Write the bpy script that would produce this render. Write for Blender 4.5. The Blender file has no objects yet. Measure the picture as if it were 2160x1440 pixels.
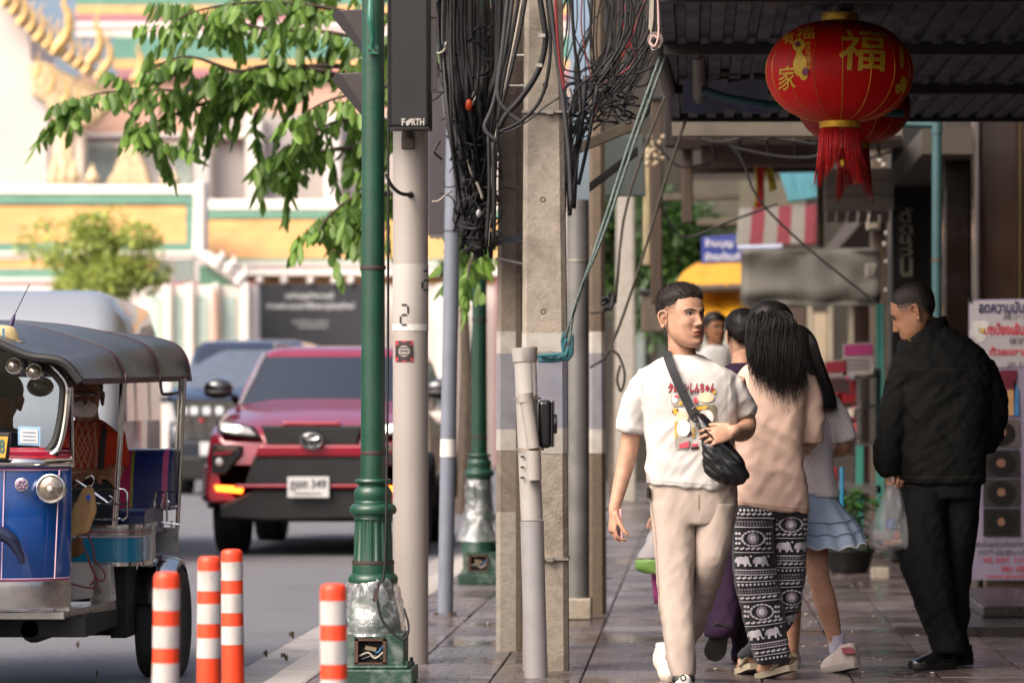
import bpy, bmesh, math, random
import numpy as np
from mathutils import Vector, Matrix, noise
from mathutils.bvhtree import BVHTree
R = math.radians
random.seed(7); RNG = np.random.default_rng(7)
SC = bpy.context.scene
COL = SC.collection

# ------------------------------------------------------------------ camera, sky, sun, exposure
LENS_PX, VAN_X, VAN_Y, CAM_H = 7200., 1465., 865., 1.22      # street runs along +Y, vanishing point of the street, camera height
cam_d = bpy.data.cameras.new('camera'); cam = bpy.data.objects.new('camera', cam_d); COL.objects.link(cam)
cam.location = (0, 0, CAM_H); cam.rotation_euler = (R(90), 0, 0)
cam_d.sensor_width = 36; cam_d.lens = 36 * LENS_PX / 2160
cam_d.shift_x = -(VAN_X - 1080) / 2160; cam_d.shift_y = (VAN_Y - 720) / 2160
cam_d.clip_start = .5; cam_d.clip_end = 2000
cam_d.dof.use_dof = True; cam_d.dof.focus_distance = 14.6; cam_d.dof.aperture_fstop = 3.2
SC.camera = cam
SUN_EL, SUN_AZ = 47., 224.      # elevation; azimuth clockwise from +Y: behind the camera and to the left, through thin haze
w = bpy.data.worlds.new('World'); SC.world = w; w.use_nodes = True
nt = w.node_tree; bgn = nt.nodes['Background']
sky = nt.nodes.new('ShaderNodeTexSky'); sky.sky_type = 'NISHITA'; sky.sun_disc = False
sky.sun_elevation = R(SUN_EL); sky.sun_rotation = R(SUN_AZ); sky.air_density = .7; sky.dust_density = 7.; sky.ozone_density = .3
nt.links.new(sky.outputs[0], bgn.inputs[0]); bgn.inputs[1].default_value = .15
sun_d = bpy.data.lights.new('sun', 'SUN'); sun = bpy.data.objects.new('sun', sun_d); COL.objects.link(sun)
sun_d.energy = .7; sun_d.angle = R(40); sun_d.color = (1, .97, .94)
az = R(SUN_AZ); el = R(SUN_EL)
sd = Vector((math.sin(az) * math.cos(el), math.cos(az) * math.cos(el), math.sin(el)))   # towards the sun
sun.rotation_euler = sd.to_track_quat('Z', 'Y').to_euler()
vs = SC.view_settings; vs.view_transform = 'Standard'; vs.look = 'None'; vs.gamma = 1; vs.use_curve_mapping = False; vs.exposure = 1.2
SC.render.engine = 'CYCLES'; SC.cycles.use_denoising = True; SC.cycles.max_bounces = 7; SC.cycles.transparent_max_bounces = 12
SC.cycles.diffuse_bounces = 4; SC.cycles.glossy_bounces = 3; SC.cycles.caustics_reflective = False; SC.cycles.caustics_refractive = False
SC.cycles.sample_clamp_indirect = 6

# ------------------------------------------------------------------ helpers
def P(px, py, Y): return Vector(((px - VAN_X) * Y / LENS_PX, Y, CAM_H + (VAN_Y - py) * Y / LENS_PX))
def GY(py): return CAM_H * LENS_PX / (py - VAN_Y)
def lin(h):
    h = h.lstrip('#'); c = [int(h[i:i + 2], 16) / 255 for i in (0, 2, 4)]
    return tuple(x / 12.92 if x <= .04045 else ((x + .055) / 1.055) ** 2.4 for x in c) + (1.,)
MATS = {}
def M(key, col='#808080', rough=.6, metal=0., var=.12, vs=6., bump=.0, bs=40., coat=0., spec=.5, trans=0., emis=None, estr=0., dirt=0., dcol='#3a342c', ds=3., alpha=1., rvar=0., sheen=0., stretch=None, sss=0.):
    """procedural material: base colour with two scales of noise variation, optional dirt patches, roughness variation and fine bump"""
    if key in MATS: return MATS[key]
    m = bpy.data.materials.new(key); m.use_nodes = True; nt = m.node_tree; N = nt.nodes; L = nt.links
    b = N['Principled BSDF']; c = lin(col) if isinstance(col, str) else col
    tc = N.new('ShaderNodeTexCoord'); vec = tc.outputs['Object']
    if stretch:
        mp = N.new('ShaderNodeMapping'); mp.inputs['Scale'].default_value = stretch; L.new(vec, mp.inputs[0]); vec = mp.outputs[0]
    def nz(scale, detail=4):
        n = N.new('ShaderNodeTexNoise'); n.inputs['Scale'].default_value = scale; n.inputs['Detail'].default_value = detail; L.new(vec, n.inputs['Vector']); return n.outputs['Fac']
    def ramp(src, a, bb, ca, cb):
        r = N.new('ShaderNodeValToRGB'); r.color_ramp.elements[0].position = a; r.color_ramp.elements[1].position = bb
        r.color_ramp.elements[0].color = ca; r.color_ramp.elements[1].color = cb; L.new(src, r.inputs[0]); return r.outputs[0]
    if var:
        d = tuple(max(0, x * (1 - var)) for x in c[:3]) + (1,); u = tuple(min(1, x * (1 + var)) for x in c[:3]) + (1,)
        out = ramp(nz(vs), .3, .7, d, u)
    else:
        rgb = N.new('ShaderNodeRGB'); rgb.outputs[0].default_value = c; out = rgb.outputs[0]
    if dirt:
        mk = ramp(nz(ds, 8), .5, .72, (0, 0, 0, 1), (dirt, dirt, dirt, 1))
        mx = N.new('ShaderNodeMix'); mx.data_type = 'RGBA'; L.new(mk, mx.inputs[0]); L.new(out, mx.inputs[6]); mx.inputs[7].default_value = lin(dcol); out = mx.outputs[2]
    L.new(out, b.inputs['Base Color'])
    b.inputs['Roughness'].default_value = rough; b.inputs['Metallic'].default_value = metal
    b.inputs['Specular IOR Level'].default_value = spec; b.inputs['Coat Weight'].default_value = coat; b.inputs['Coat Roughness'].default_value = .05
    if sss: b.inputs['Subsurface Weight'].default_value = sss; b.inputs['Subsurface Radius'].default_value = (.02, .008, .004)
    if rvar:
        rr = ramp(nz(vs * 1.7, 6), .3, .7, (max(.02, rough - rvar),) * 3 + (1,), (min(1, rough + rvar),) * 3 + (1,)); L.new(rr, b.inputs['Roughness'])
    if sheen: b.inputs['Sheen Weight'].default_value = sheen
    if trans: b.inputs['Transmission Weight'].default_value = trans; b.inputs['IOR'].default_value = 1.2
    if alpha < 1: b.inputs['Alpha'].default_value = alpha
    if emis: b.inputs['Emission Color'].default_value = lin(emis); b.inputs['Emission Strength'].default_value = estr
    if bump:
        bn = N.new('ShaderNodeBump'); bn.inputs['Strength'].default_value = bump; bn.inputs['Distance'].default_value = .01
        L.new(nz(bs, 5), bn.inputs['Height']); L.new(bn.outputs[0], b.inputs['Normal'])
    MATS[key] = m; return m
def rot_frame(t, ref=None):
    t = t.normalized(); r = ref or (Vector((0, 0, 1)) if abs(t.z) < .95 else Vector((0, 1, 0)))
    a = t.cross(r).normalized(); return a, a.cross(t).normalized()
def catmull(pts, n):
    p = [np.array(q, float) for q in pts]; p = [2 * p[0] - p[1]] + p + [2 * p[-1] - p[-2]]; out = []
    for i in range(1, len(p) - 2):
        for k in range(n):
            t = k / n
            out.append(.5 * ((2 * p[i]) + (-p[i - 1] + p[i + 1]) * t + (2 * p[i - 1] - 5 * p[i] + 4 * p[i + 1] - p[i + 2]) * t * t + (-p[i - 1] + 3 * p[i] - 3 * p[i + 1] + p[i + 2]) * t ** 3))
    out.append(p[-2]); return out
class MB:
    """collects shapes into one mesh"""
    def __init__(s): s.v = []; s.f = []; s.m = []
    def add(s, v, f, mi=0):
        o = len(s.v); s.v += [tuple(x) for x in v]; s.f += [tuple(i + o for i in q) for q in f]; s.m += [mi] * len(f); return s
    def join(s, o, mi=None):
        k = len(s.v); s.v += o.v; s.f += [tuple(i + k for i in q) for q in o.f]; s.m += (o.m if mi is None else [mi] * len(o.f)); return s
    def box(s, c, d, mi=0, rz=0., rx=0., ry=0.):
        c = Vector(c); m = Matrix.Rotation(rz, 3, 'Z') @ Matrix.Rotation(ry, 3, 'Y') @ Matrix.Rotation(rx, 3, 'X')
        v = [c + m @ Vector((sx * d[0] / 2, sy * d[1] / 2, sz * d[2] / 2)) for sz in (-1, 1) for sx, sy in ((-1, -1), (1, -1), (1, 1), (-1, 1))]
        return s.add(v, [(3, 2, 1, 0), (4, 5, 6, 7), (0, 1, 5, 4), (1, 2, 6, 5), (2, 3, 7, 6), (3, 0, 4, 7)], mi)
    def mm(s, a, b, mi=0): return s.box([(a[i] + b[i]) / 2 for i in range(3)], [abs(b[i] - a[i]) for i in range(3)], mi)
    def loft(s, rings, mi=0, cap=True, closed=True):
        n = len(rings[0]); v = [q for r in rings for q in r]; f = []
        for i in range(len(rings) - 1):
            for j in range(n if closed else n - 1):
                k = (j + 1) % n; f.append((i * n + j, i * n + k, (i + 1) * n + k, (i + 1) * n + j))
        if cap and closed: f.append(tuple(range(n - 1, -1, -1))); f.append(tuple((len(rings) - 1) * n + j for j in range(n)))
        return s.add(v, f, mi)
    def tube(s, pts, r, n=8, mi=0, cap=True, flat=1., ref=None):
        pts = [Vector(p) for p in pts]; rs = r if isinstance(r, (list, tuple)) else [r] * len(pts); rings = []; a = None
        for i, p in enumerate(pts):
            t = (pts[min(i + 1, len(pts) - 1)] - pts[max(i - 1, 0)])
            if t.length < 1e-9: t = Vector((0, 0, 1))
            t.normalize()
            if ref is not None: a, b = rot_frame(t, ref)
            elif a is None: a, b = rot_frame(t)
            else:
                a = (a - t * a.dot(t)).normalized(); b = a.cross(t).normalized()
            rings.append([p + (a * math.cos(2 * math.pi * k / n) + b * math.sin(2 * math.pi * k / n) * flat) * rs[i] for k in range(n)])
        return s.loft(rings, mi, cap)
    def curve(s, pts, r, n=6, mi=0, sub=4, cap=True):
        q = catmull(pts, sub)
        if isinstance(r, (list, tuple)):
            x = np.linspace(0, 1, len(q)); r = list(np.interp(x, np.linspace(0, 1, len(r)), r))
        return s.tube(q, r, n, mi, cap)
    def lathe(s, prof, c=(0, 0, 0), n=20, mi=0, axis=(0, 0, 1), cap=True, lobes=0, amp=0.):
        c = Vector(c); ax = Vector(axis).normalized(); a, b = rot_frame(ax)
        return s.loft([[c + ax * z + (a * math.cos(2 * math.pi * k / n) + b * math.sin(2 * math.pi * k / n)) * r * (1 + (amp * (1 if (k // 2) % 2 else -1) if lobes else 0)) for k in range(n)] for r, z in prof], mi, cap)
    def prism(s, poly, dvec, mi=0):
        poly = [Vector(p) for p in poly]; d = Vector(dvec); n = len(poly)
        return s.add(poly + [p + d for p in poly], [tuple(range(n - 1, -1, -1)), tuple(range(n, 2 * n))] + [(i, (i + 1) % n, n + (i + 1) % n, n + i) for i in range(n)], mi)
    def ell(s, c, r, n=16, m=10, mi=0, rot=None):
        c = Vector(c); rings = []
        for i in range(m + 1):
            t = math.pi * i / m; z = -math.cos(t); q = max(math.sin(t), 1e-3)
            ring = [Vector((r[0] * q * math.cos(2 * math.pi * k / n), r[1] * q * math.sin(2 * math.pi * k / n), r[2] * z)) for k in range(n)]
            rings.append([c + (rot @ p if rot else p) for p in ring])
        return s.loft(rings, mi)
    def xf(s, m):
        s.v = [tuple(m @ Vector(p)) for p in s.v]; return s
    def mesh(s, name):
        me = bpy.data.meshes.new(name); me.from_pydata(s.v, [], s.f); me.update(); return me
    def build(s, name, mats, parent=None, smooth=False, bevel=0., world=True, kind=None, label=None, ang=35, weld=False, seg=2):
        """one mesh object; with world=True the coordinates are world ones and are moved into the parent's frame"""
        if not isinstance(mats, (list, tuple)): mats = [mats]
        if parent is not None and world:
            inv = WM[parent.name].inverted(); s.v = [tuple(inv @ Vector(p)) for p in s.v]
        me = s.mesh(name)
        for m in mats: me.materials.append(m)
        if len(mats) > 1: me.polygons.foreach_set('material_index', [min(i, len(mats) - 1) for i in s.m])
        bm = bmesh.new(); bm.from_mesh(me)
        if weld: bmesh.ops.remove_doubles(bm, verts=bm.verts, dist=1e-5)
        bmesh.ops.recalc_face_normals(bm, faces=bm.faces); bm.to_mesh(me); bm.free()
        if smooth:
            me.polygons.foreach_set('use_smooth', [True] * len(me.polygons))
            if smooth != 'all': me.set_sharp_from_angle(angle=R(ang))
        o = bpy.data.objects.new(name, me); COL.objects.link(o)
        if bevel:
            b = o.modifiers.new('bevel', 'BEVEL'); b.width = bevel; b.segments = seg; b.limit_method = 'ANGLE'; b.angle_limit = R(40)
        if parent is not None:
            o.parent = parent; WM[o.name] = WM[parent.name]
        else: WM[o.name] = Matrix.Identity(4)
        if kind: o['kind'] = kind
        if label: o['label'] = label
        return o
WM = {}
def thing(name, label, cat, loc=(0, 0, 0), rz=0., group=None):
    o = bpy.data.objects.new(name, None); COL.objects.link(o); o.location = loc; o.rotation_euler = (0, 0, rz); o.empty_display_size = .1
    o['label'] = label; o['category'] = cat
    if group: o['group'] = group
    WM[o.name] = Matrix.Translation(Vector(loc)) @ Matrix.Rotation(rz, 4, 'Z'); return o
def tag(o, label, cat, group=None):
    o['label'] = label; o['category'] = cat
    if group: o['group'] = group
    return o
def struct(o): o['kind'] = 'structure'; return o
def remesh(mb, voxel, smooth=4, factor=.5):
    """fuse overlapping shapes of mb into one continuous skin"""
    me = mb.mesh('tmp'); bm = bmesh.new(); bm.from_mesh(me); bmesh.ops.recalc_face_normals(bm, faces=bm.faces); bm.to_mesh(me); bm.free()
    o = bpy.data.objects.new('tmp', me); COL.objects.link(o)
    m = o.modifiers.new('r', 'REMESH'); m.mode = 'VOXEL'; m.voxel_size = voxel
    if smooth: q = o.modifiers.new('s', 'SMOOTH'); q.iterations = smooth; q.factor = factor
    dg = bpy.context.evaluated_depsgraph_get(); dg.update()
    me2 = bpy.data.meshes.new_from_object(o.evaluated_get(dg)); r = MB()
    r.v = [tuple(v.co) for v in me2.vertices]; r.f = [tuple(p.vertices) for p in me2.polygons]; r.m = [0] * len(r.f)
    bpy.data.objects.remove(o); bpy.data.meshes.remove(me); bpy.data.meshes.remove(me2); return r
def vnormals(mb):
    me = mb.mesh('tmp'); n = np.zeros(len(me.vertices) * 3); me.vertices.foreach_get('normal', n); bpy.data.meshes.remove(me); return n.reshape(-1, 3)
def folds(mb, amp, fn):
    """push vertices along their normals by fn(p)*amp: cloth folds"""
    n = vnormals(mb); mb.v = [tuple(np.array(p) + n[i] * amp * fn(p)) for i, p in enumerate(mb.v)]; return mb
def fold_noise(sx, sy, sz, seed=0., tilt=0.):
    def fn(p):
        x, y, z = p; x, z = x + tilt * z, z
        a = noise.noise(Vector((x * sx + seed, y * sy, z * sz))); b = noise.noise(Vector((x * sx * 2.1 + seed + 9, y * sy * 2, z * sz * 2)))
        return (1 - 2.6 * abs(a)) * .7 + b * .5
    return fn
def px_ring(py, xl, xr, th, Y, n=28, e=2.5, pyr=None):
    """horizontal superellipse ring: left and right edges at pixel columns xl, xr on row py, depth th, centre depth Y"""
    a = P(xl, py, Y); b = P(xr, pyr if pyr is not None else py, Y); c = (a + b) / 2; hx = (b - a) / 2; out = []
    for k in range(n):
        t = 2 * math.pi * k / n; ct, st = math.cos(t), math.sin(t)
        u = math.copysign(abs(ct) ** (2 / e), ct); v = math.copysign(abs(st) ** (2 / e), st)
        out.append(c + hx * u + Vector((0, th / 2 * v, 0)))
    return out
def px_loft(rows, Y, n=28, e=2.5, sub=3):
    """rows: (py, xl, xr, thickness, dY[, py of the right edge])"""
    rows = [tuple(r) + (r[0],) if len(r) == 5 else tuple(r) for r in rows]
    q = catmull(rows, sub) if sub > 1 else [np.array(r, float) for r in rows]
    return MB().loft([px_ring(r[0], r[1], r[2], r[3], Y + r[4], n, e, r[5]) for r in q])
def bvh(mb): return BVHTree.FromPolygons([Vector(p) for p in mb.v], mb.f)
def clean_loop(poly):
    return [p for i, p in enumerate(poly) if (Vector(p) - Vector(poly[i - 1])).length > 1e-6]
def project(tree, verts, faces, off=.0015, seg=.012, d=Vector((0, 1, 0)), y0=None):
    """lay flat print onto a surface: subdivide, then push each vertex along d until it meets the surface"""
    bm = bmesh.new(); vv = [bm.verts.new(v) for v in verts]
    for f in faces:
        try: bm.faces.new([vv[i] for i in f])
        except ValueError: pass
    bmesh.ops.triangulate(bm, faces=bm.faces)
    for _ in range(5):
        es = [e for e in bm.edges if e.calc_length() > seg]
        if not es: break
        bmesh.ops.subdivide_edges(bm, edges=es, cuts=1); bmesh.ops.triangulate(bm, faces=bm.faces)
    r = MB(); ok = []
    for v in bm.verts:
        o = v.co - d * 3; h = tree.ray_cast(o, d)
        ok.append(h[0] is not None and abs((h[0] - v.co).dot(d)) < .4); 
        if ok[-1]:
            r.v.append(tuple(h[0] - d * off * 1.0 + (h[1] * off if h[1].dot(d) < 0 else -h[1] * off)))
        else: r.v.append(tuple(v.co))
    bm.verts.index_update()
    for f in bm.faces:
        ix = [v.index for v in f.verts]
        if all(ok[i] for i in ix):
            L = max((Vector(r.v[ix[i]]) - Vector(r.v[ix[i - 1]])).length for i in range(3))
            if L < seg * 4: r.f.append(tuple(ix)); r.m.append(0)
    bm.free(); return r
_TXT = {}
def text_mb(s, size=1., align='LEFT', bold=0., depth=0., shear=0.):
    """2-D lettering in the XZ plane (front towards -Y), origin at its baseline"""
    key = (s, align, bold, shear)
    if key not in _TXT:
        c = bpy.data.curves.new('t', 'FONT'); c.body = s; c.size = 1; c.align_x = align; c.offset = bold; c.resolution_u = 3; c.fill_mode = 'FRONT'; c.shear = shear
        o = bpy.data.objects.new('t', c); COL.objects.link(o); dg = bpy.context.evaluated_depsgraph_get(); dg.update()
        me = bpy.data.meshes.new_from_object(o.evaluated_get(dg))
        _TXT[key] = ([tuple(v.co) for v in me.vertices], [tuple(p.vertices) for p in me.polygons])
        bpy.data.objects.remove(o); bpy.data.curves.remove(c); bpy.data.meshes.remove(me)
    v, f = _TXT[key]; return MB().add([(x * size, 0, y * size) for x, y, _ in v], f)
def put_text(s, at, size, align='LEFT', bold=0., fit=None, shear=0.):
    """lettering at world point; fit = (width, height) scales the drawn glyph box, at = its lower left corner"""
    t = text_mb(s, size, align, bold, shear=shear)
    if fit and t.v:
        a = np.array(t.v); mn = a.min(0); mx = a.max(0); a[:, 0] = (a[:, 0] - mn[0]) / (mx[0] - mn[0]) * fit[0]; a[:, 2] = (a[:, 2] - mn[2]) / (mx[2] - mn[2]) * fit[1]; t.v = [tuple(q) for q in a]
    at = Vector(at); t.v = [tuple(Vector(p) + at) for p in t.v]; return t
def px_text(s, x0, y0, x1, y1, Y, bold=0., shear=0.):
    a = P(x0, y1, Y); b = P(x1, y0, Y); return put_text(s, a, 1, bold=bold, fit=(b.x - a.x, b.z - a.z), shear=shear)
def px_poly(pts, Y): return [P(x, y, Y) for x, y in pts]
def copy_tree(o, parent=None):
    c = o.copy(); COL.objects.link(c); c.parent = parent
    for ch in list(o.children): copy_tree(ch, c)
    return c
# ------------------------------------------------------------------ materials of the setting
ROAD_Z = -.05
asphalt = M('asphalt', '#626266', .72, var=.3, vs=70, bump=.5, bs=150, dirt=.6, dcol='#57534f', ds=.8)
gutter_m = M('gutter concrete', '#8b8785', .8, var=.12, vs=3, bump=.3, bs=60, dirt=.5, dcol='#4d4843', ds=4)
kerb_m = M('kerb paint worn', '#a39d97', .7, var=.10, vs=5, bump=.3, bs=50, dirt=.45, dcol='#6a645c', ds=5)
white_p = M('temple white', '#e0d7ce', .8, var=.05, vs=.8, dirt=.15, dcol='#b9aca0', ds=.7)
cream_p = M('temple cream', '#dccbb8', .8, var=.06, vs=.8)
orange_t = M('temple orange tile', '#c4935a', .45, var=.16, vs=2.2, bump=.3, bs=20)
green_t = M('temple green tile', '#557a66', .45, var=.15, vs=2.2, bump=.3, bs=20)
red_t = M('temple red trim', '#8f5f62', .5, var=.1, vs=2)
gold_m = M('temple gold', '#d0a869', .45, .25, var=.25, vs=6, bump=.5, bs=14)
gold_flat = M('gilded carving', '#d0b68e', .6, .05, var=.35, vs=7, bump=.8, bs=9)
dark_glass = M('dark window', '#1d2224', .1, var=.1)
grey_panel = M('temple grey panel', '#ada49e', .8, var=.06, vs=.8)

# ------------------------------------------------------------------ ground and road
g = MB().mm((-160, -30, -.6), (160, 240, -.12)); struct(g.build('ground', asphalt))
mb = MB()      # road sheet with slight crown
ys = [-40, 0, 8, 12, 16, 20, 26, 34, 46, 62, 80]; xs = [-14, -10, -7, -4.5, -2.6, -2.22]
mb.add([(x, y, ROAD_Z + .03 * (1 - ((x + 7) / 5) ** 2) * (x > -12) * (x < -2.2)) for y in ys for x in xs], [(i * 6 + j, i * 6 + j + 1, i * 6 + j + 7, i * 6 + j + 6) for i in range(len(ys) - 1) for j in range(5)])
road = struct(mb.build('road', asphalt, smooth=True))
road_paint = M('worn road paint', '#b5b2ac', .8, var=.2, vs=9, dirt=.8, dcol='#6b6a6a', ds=7)
for (x0, y0, x1, y1) in ( (-6.3, 18, -6.18, 21), (-6.3, 25, -6.18, 28), (-6.3, 33, -6.18, 36)):
    MB().add([(x0, y0, -.019), (x1, y0, -.019), (x1, y1, -.019), (x0, y1, -.019)], [(0, 1, 2, 3)]).build('road_marking', road_paint, road)
gut = struct(MB().mm((-2.22, -40, -.3), (-1.95, 80, -.045)).build('gutter', gutter_m, bevel=.01))
# sidewalk: bedding slab, kerb stones, tiles laid one by one where they can be told apart
bed_m = M('mortar bed', '#3d3836', .9, var=.2, vs=5, bump=.3, bs=40)
side = struct(MB().mm((-1.95, -40, -.4), (6, 80, -.022)).build('sidewalk', bed_m))
km = MB().mm((-.1, 0, -.3), (.1, .985, 0)).mesh('kerb_stone'); km.materials.append(kerb_m)
for i in range(40):
    o = bpy.data.objects.new('kerb_stone', km); COL.objects.link(o); o.location = (-1.851 + random.uniform(-.004, .004), 13 + i * 1.0, random.uniform(-.004, .003)); o.parent = side
    b = o.modifiers.new('b', 'BEVEL'); b.width = .018; b.segments = 2
MB().mm((-1.95, -40, -.3), (-1.75, 12.98, -.002)).build('kerb_run', kerb_m, side); MB().mm((-1.95, 53.02, -.3), (-1.75, 80, -.002)).build('kerb_run', kerb_m, side)
def tile_mat(key, col, rough):
    m = bpy.data.materials.new(key); m.use_nodes = True; nt = m.node_tree; N = nt.nodes; L = nt.links; b = N['Principled BSDF']
    ge = N.new('ShaderNodeNewGeometry')
    oi = N.new('ShaderNodeObjectInfo')
    n1 = N.new('ShaderNodeTexNoise'); n1.inputs['Scale'].default_value = 1.3; n1.inputs['Detail'].default_value = 8; L.new(ge.outputs['Position'], n1.inputs[0])
    n2 = N.new('ShaderNodeTexNoise'); n2.inputs['Scale'].default_value = 45; n2.inputs['Detail'].default_value = 5; L.new(ge.outputs['Position'], n2.inputs[0])
    r = N.new('ShaderNodeValToRGB'); c = lin(col); e = r.color_ramp.elements
    e[0].position = .32; e[0].color = tuple(x * .62 for x in c[:3]) + (1,); e[1].position = .72; e[1].color = tuple(x * 1.35 for x in c[:3]) + (1,)
    ad = N.new('ShaderNodeMath'); ad.operation = 'MULTIPLY_ADD'; L.new(oi.outputs['Random'], ad.inputs[0]); ad.inputs[1].default_value = .22; ad.inputs[2].default_value = -.11
    a2 = N.new('ShaderNodeMath'); a2.operation = 'ADD'; L.new(n1.outputs[0], a2.inputs[0]); L.new(ad.outputs[0], a2.inputs[1]); L.new(a2.outputs[0], r.inputs[0])
    mx = N.new('ShaderNodeMix'); mx.data_type = 'RGBA'; mx.blend_type = 'MULTIPLY'; mx.inputs[0].default_value = .35; L.new(r.outputs[0], mx.inputs[6]); L.new(n2.outputs[0], mx.inputs[7]); L.new(mx.outputs[2], b.inputs['Base Color'])
    rr = N.new('ShaderNodeMapRange'); rr.inputs[1].default_value = .35; rr.inputs[2].default_value = .65; rr.inputs[3].default_value = rough - .1; rr.inputs[4].default_value = rough + .22; L.new(n1.outputs[0], rr.inputs[0]); L.new(rr.outputs[0], b.inputs['Roughness'])
    bp = N.new('ShaderNodeBump'); bp.inputs['Strength'].default_value = .25; bp.inputs['Distance'].default_value = .004; L.new(n2.outputs[0], bp.inputs['Height']); L.new(bp.outputs[0], b.inputs['Normal'])
    b.inputs['Specular IOR Level'].default_value = .6
    return m
tile_ms = [tile_mat('damp red brown paving', '#665a57', .22), tile_mat('damp grey brown paving', '#756e6d', .24), tile_mat('dark worn paving', '#5a504e', .2)]
T = .41
def tile_mesh(mi, seed):
    """a slab of 41 cm scored into four courses of small pavers"""
    rr = random.Random(seed); mb = MB(); mb.mm((-.2005, -.2005, -.06), (.2005, .2005, -.0035))
    for r_ in range(4):
        y0 = -.2 + r_ * .1; cuts = [-.2, -.1, 0, .1, .2] if r_ % 2 == 0 else [-.2, -.15, -.05, .05, .15, .2]
        for a, b in zip(cuts[:-1], cuts[1:]):
            z = rr.uniform(-.0009, .0009); h = .0013
            mb.add([(a + h, y0 + h, -.004), (b - h, y0 + h, -.004), (b - h, y0 + .1 - h, -.004), (a + h, y0 + .1 - h, -.004), (a + h * 2, y0 + h * 2, z), (b - h * 2, y0 + h * 2, z), (b - h * 2, y0 + .1 - h * 2, z), (a + h * 2, y0 + .1 - h * 2, z)], [(4, 5, 6, 7), (0, 1, 5, 4), (1, 2, 6, 5), (2, 3, 7, 6), (3, 0, 4, 7)])
    me = mb.mesh('paving_slab'); me.materials.append(tile_ms[mi]); return me
tmeshes = [[tile_mesh(mi, s) for s in range(4)] for mi in range(3)]
x_first = -1.745 + T / 2; far_mb = [MB(), MB(), MB()]; n_t = 0
for j in range(96):
    yc = 14.6 + j * T
    for i in range(10):
        xc = x_first + i * T; mi = random.choices((0, 1, 2), (5, 4 if i < 4 else 1, 3))[0]; dz = random.uniform(-.003, .001); tx, ty = random.uniform(-.006, .006), random.uniform(-.004, .004)
        vis = 0 < VAN_X + xc * LENS_PX / yc + 300 and VAN_X + (xc - T / 2) * LENS_PX / yc < 2200
        if not vis: continue
        if n_t < 290:
            o = bpy.data.objects.new('paving_slab', tmeshes[mi][random.randrange(4)]); COL.objects.link(o); o.location = (xc, yc, dz); o.rotation_euler = (ty, tx, random.choice((0, math.pi))); o.parent = side; n_t += 1
        else: far_mb[mi].box((xc, yc, dz - .03), (T - .008, T - .008, .06))
for mi in range(3):
    if far_mb[mi].v: far_mb[mi].build('paving_far', tile_ms[mi], side, kind='stuff')
# petals and grit scattered on the paving, fallen leaves on the road edge
pet = MB()
for _ in range(120):
    Y = random.uniform(15.6, 26); x = random.gauss(.62, .28) if random.random() < .75 else random.uniform(-1.6, 1.5); s = random.uniform(.004, .009); a = random.uniform(0, 6.3)
    pet.box((x, Y, .004), (s * 2.2, s, .003), rz=a)
tag(pet.build('litter', M('pale grit', '#cfc6bb', .8), kind='stuff'), 'tiny pale petals and grit scattered on the paving', 'litter')
leafm = M('dry leaf', '#5b4a34', .8, var=.3, vs=20)
for k, (px, py) in enumerate(((165, 1357), (600, 1383), (560, 1376), (205, 1418), (615, 1337))):
    Y = GY(py - 4); c = P(px, py, Y); c.z = -.035
    s = random.uniform(.016, .03); a = random.uniform(0, 3)
    tag(MB().loft([[c + Vector((math.cos(a) * (u - .5) * s * 2 - math.sin(a) * v * s * .4 * math.sin(math.pi * u), math.sin(a) * (u - .5) * s * 2 + math.cos(a) * v * s * .4 * math.sin(math.pi * u), .012 * math.sin(u * 6 + v) + .012 + .02 * v * v)) for v in (-1, -.5, 0, .5, 1)] for u in np.linspace(.02, .98, 7)], closed=False, cap=False).build('fallen_leaf', leafm, smooth='all'),
        'dry curled brown leaf lying on the grey road', 'leaf', 'fallen leaves on the road')

# ------------------------------------------------------------------ temple beyond the junction
def slab(mb, x0, y0, x1, y1, Yt, Yb, th=.15, mi=0):
    """strip of roof or wall seen between pixel rows y0 (top, at depth Yt) and y1 (bottom, at depth Yb)"""
    q = [P(x0, y1, Yb), P(x1, y1, Yb), P(x1, y0, Yt), P(x0, y0, Yt)]; mb.prism(q, (0, th, -.02), mi); return mb
TY = 70.
gal = thing('temple_gallery', 'long low temple gallery with orange and green tiled roof and white ridges', 'temple', P(600, 984, TY))
def part(name, mats, parent, *slabs, **k):
    mb = MB()
    for s in slabs: slab(mb, *s)
    return mb.build(name, mats, parent, **k)
# left, nearer roof
part('roof_field', orange_t, gal, (-400, 428, 392, 512, TY + 2.3, TY + .3), (-400, 545, 330, 566, TY + .1, TY - .5))
part('roof_border', green_t, gal, (-400, 408, 408, 430, TY + 2.5, TY + 2.1), (392, 428, 408, 512, TY + 2.2, TY + .25), (-400, 512, 408, 530, TY + .25, TY), (-400, 566, 330, 586, TY - .5, TY - .7))
part('ridge', white_p, gal, (-400, 390, 418, 409, TY + 2.5, TY + 2.4, .5), bevel=.04)
part('eave_board', white_p, gal, (-400, 530, 408, 537, TY - .05, TY - .06, .3), (-400, 542, 408, 546, TY - .05, TY - .06, .3), (-400, 586, 330, 594, TY - .75, TY - .75, .3))
part('eave_line', red_t, gal, (-400, 537, 408, 542, TY - .02, TY - .03, .25), (-400, 594, 540, 602, TY - .74, TY - .74, .25))
mb = MB(); mb.prism(px_poly([(404, 392), (414, 384), (424, 378), (432, 384), (431, 530), (438, 545), (405, 536), (408, 420)], TY - .1), (0, .6, 0)); mb.build('gable_end', white_p, gal, bevel=.05)
mb = MB(); mb.prism(px_poly([(400, 532), (440, 530), (476, 556), (522, 596), (516, 608), (480, 588), (440, 560)], TY - 1.0), (0, .5, 0)); mb.build('barge_board', white_p, gal, bevel=.05)
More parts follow.
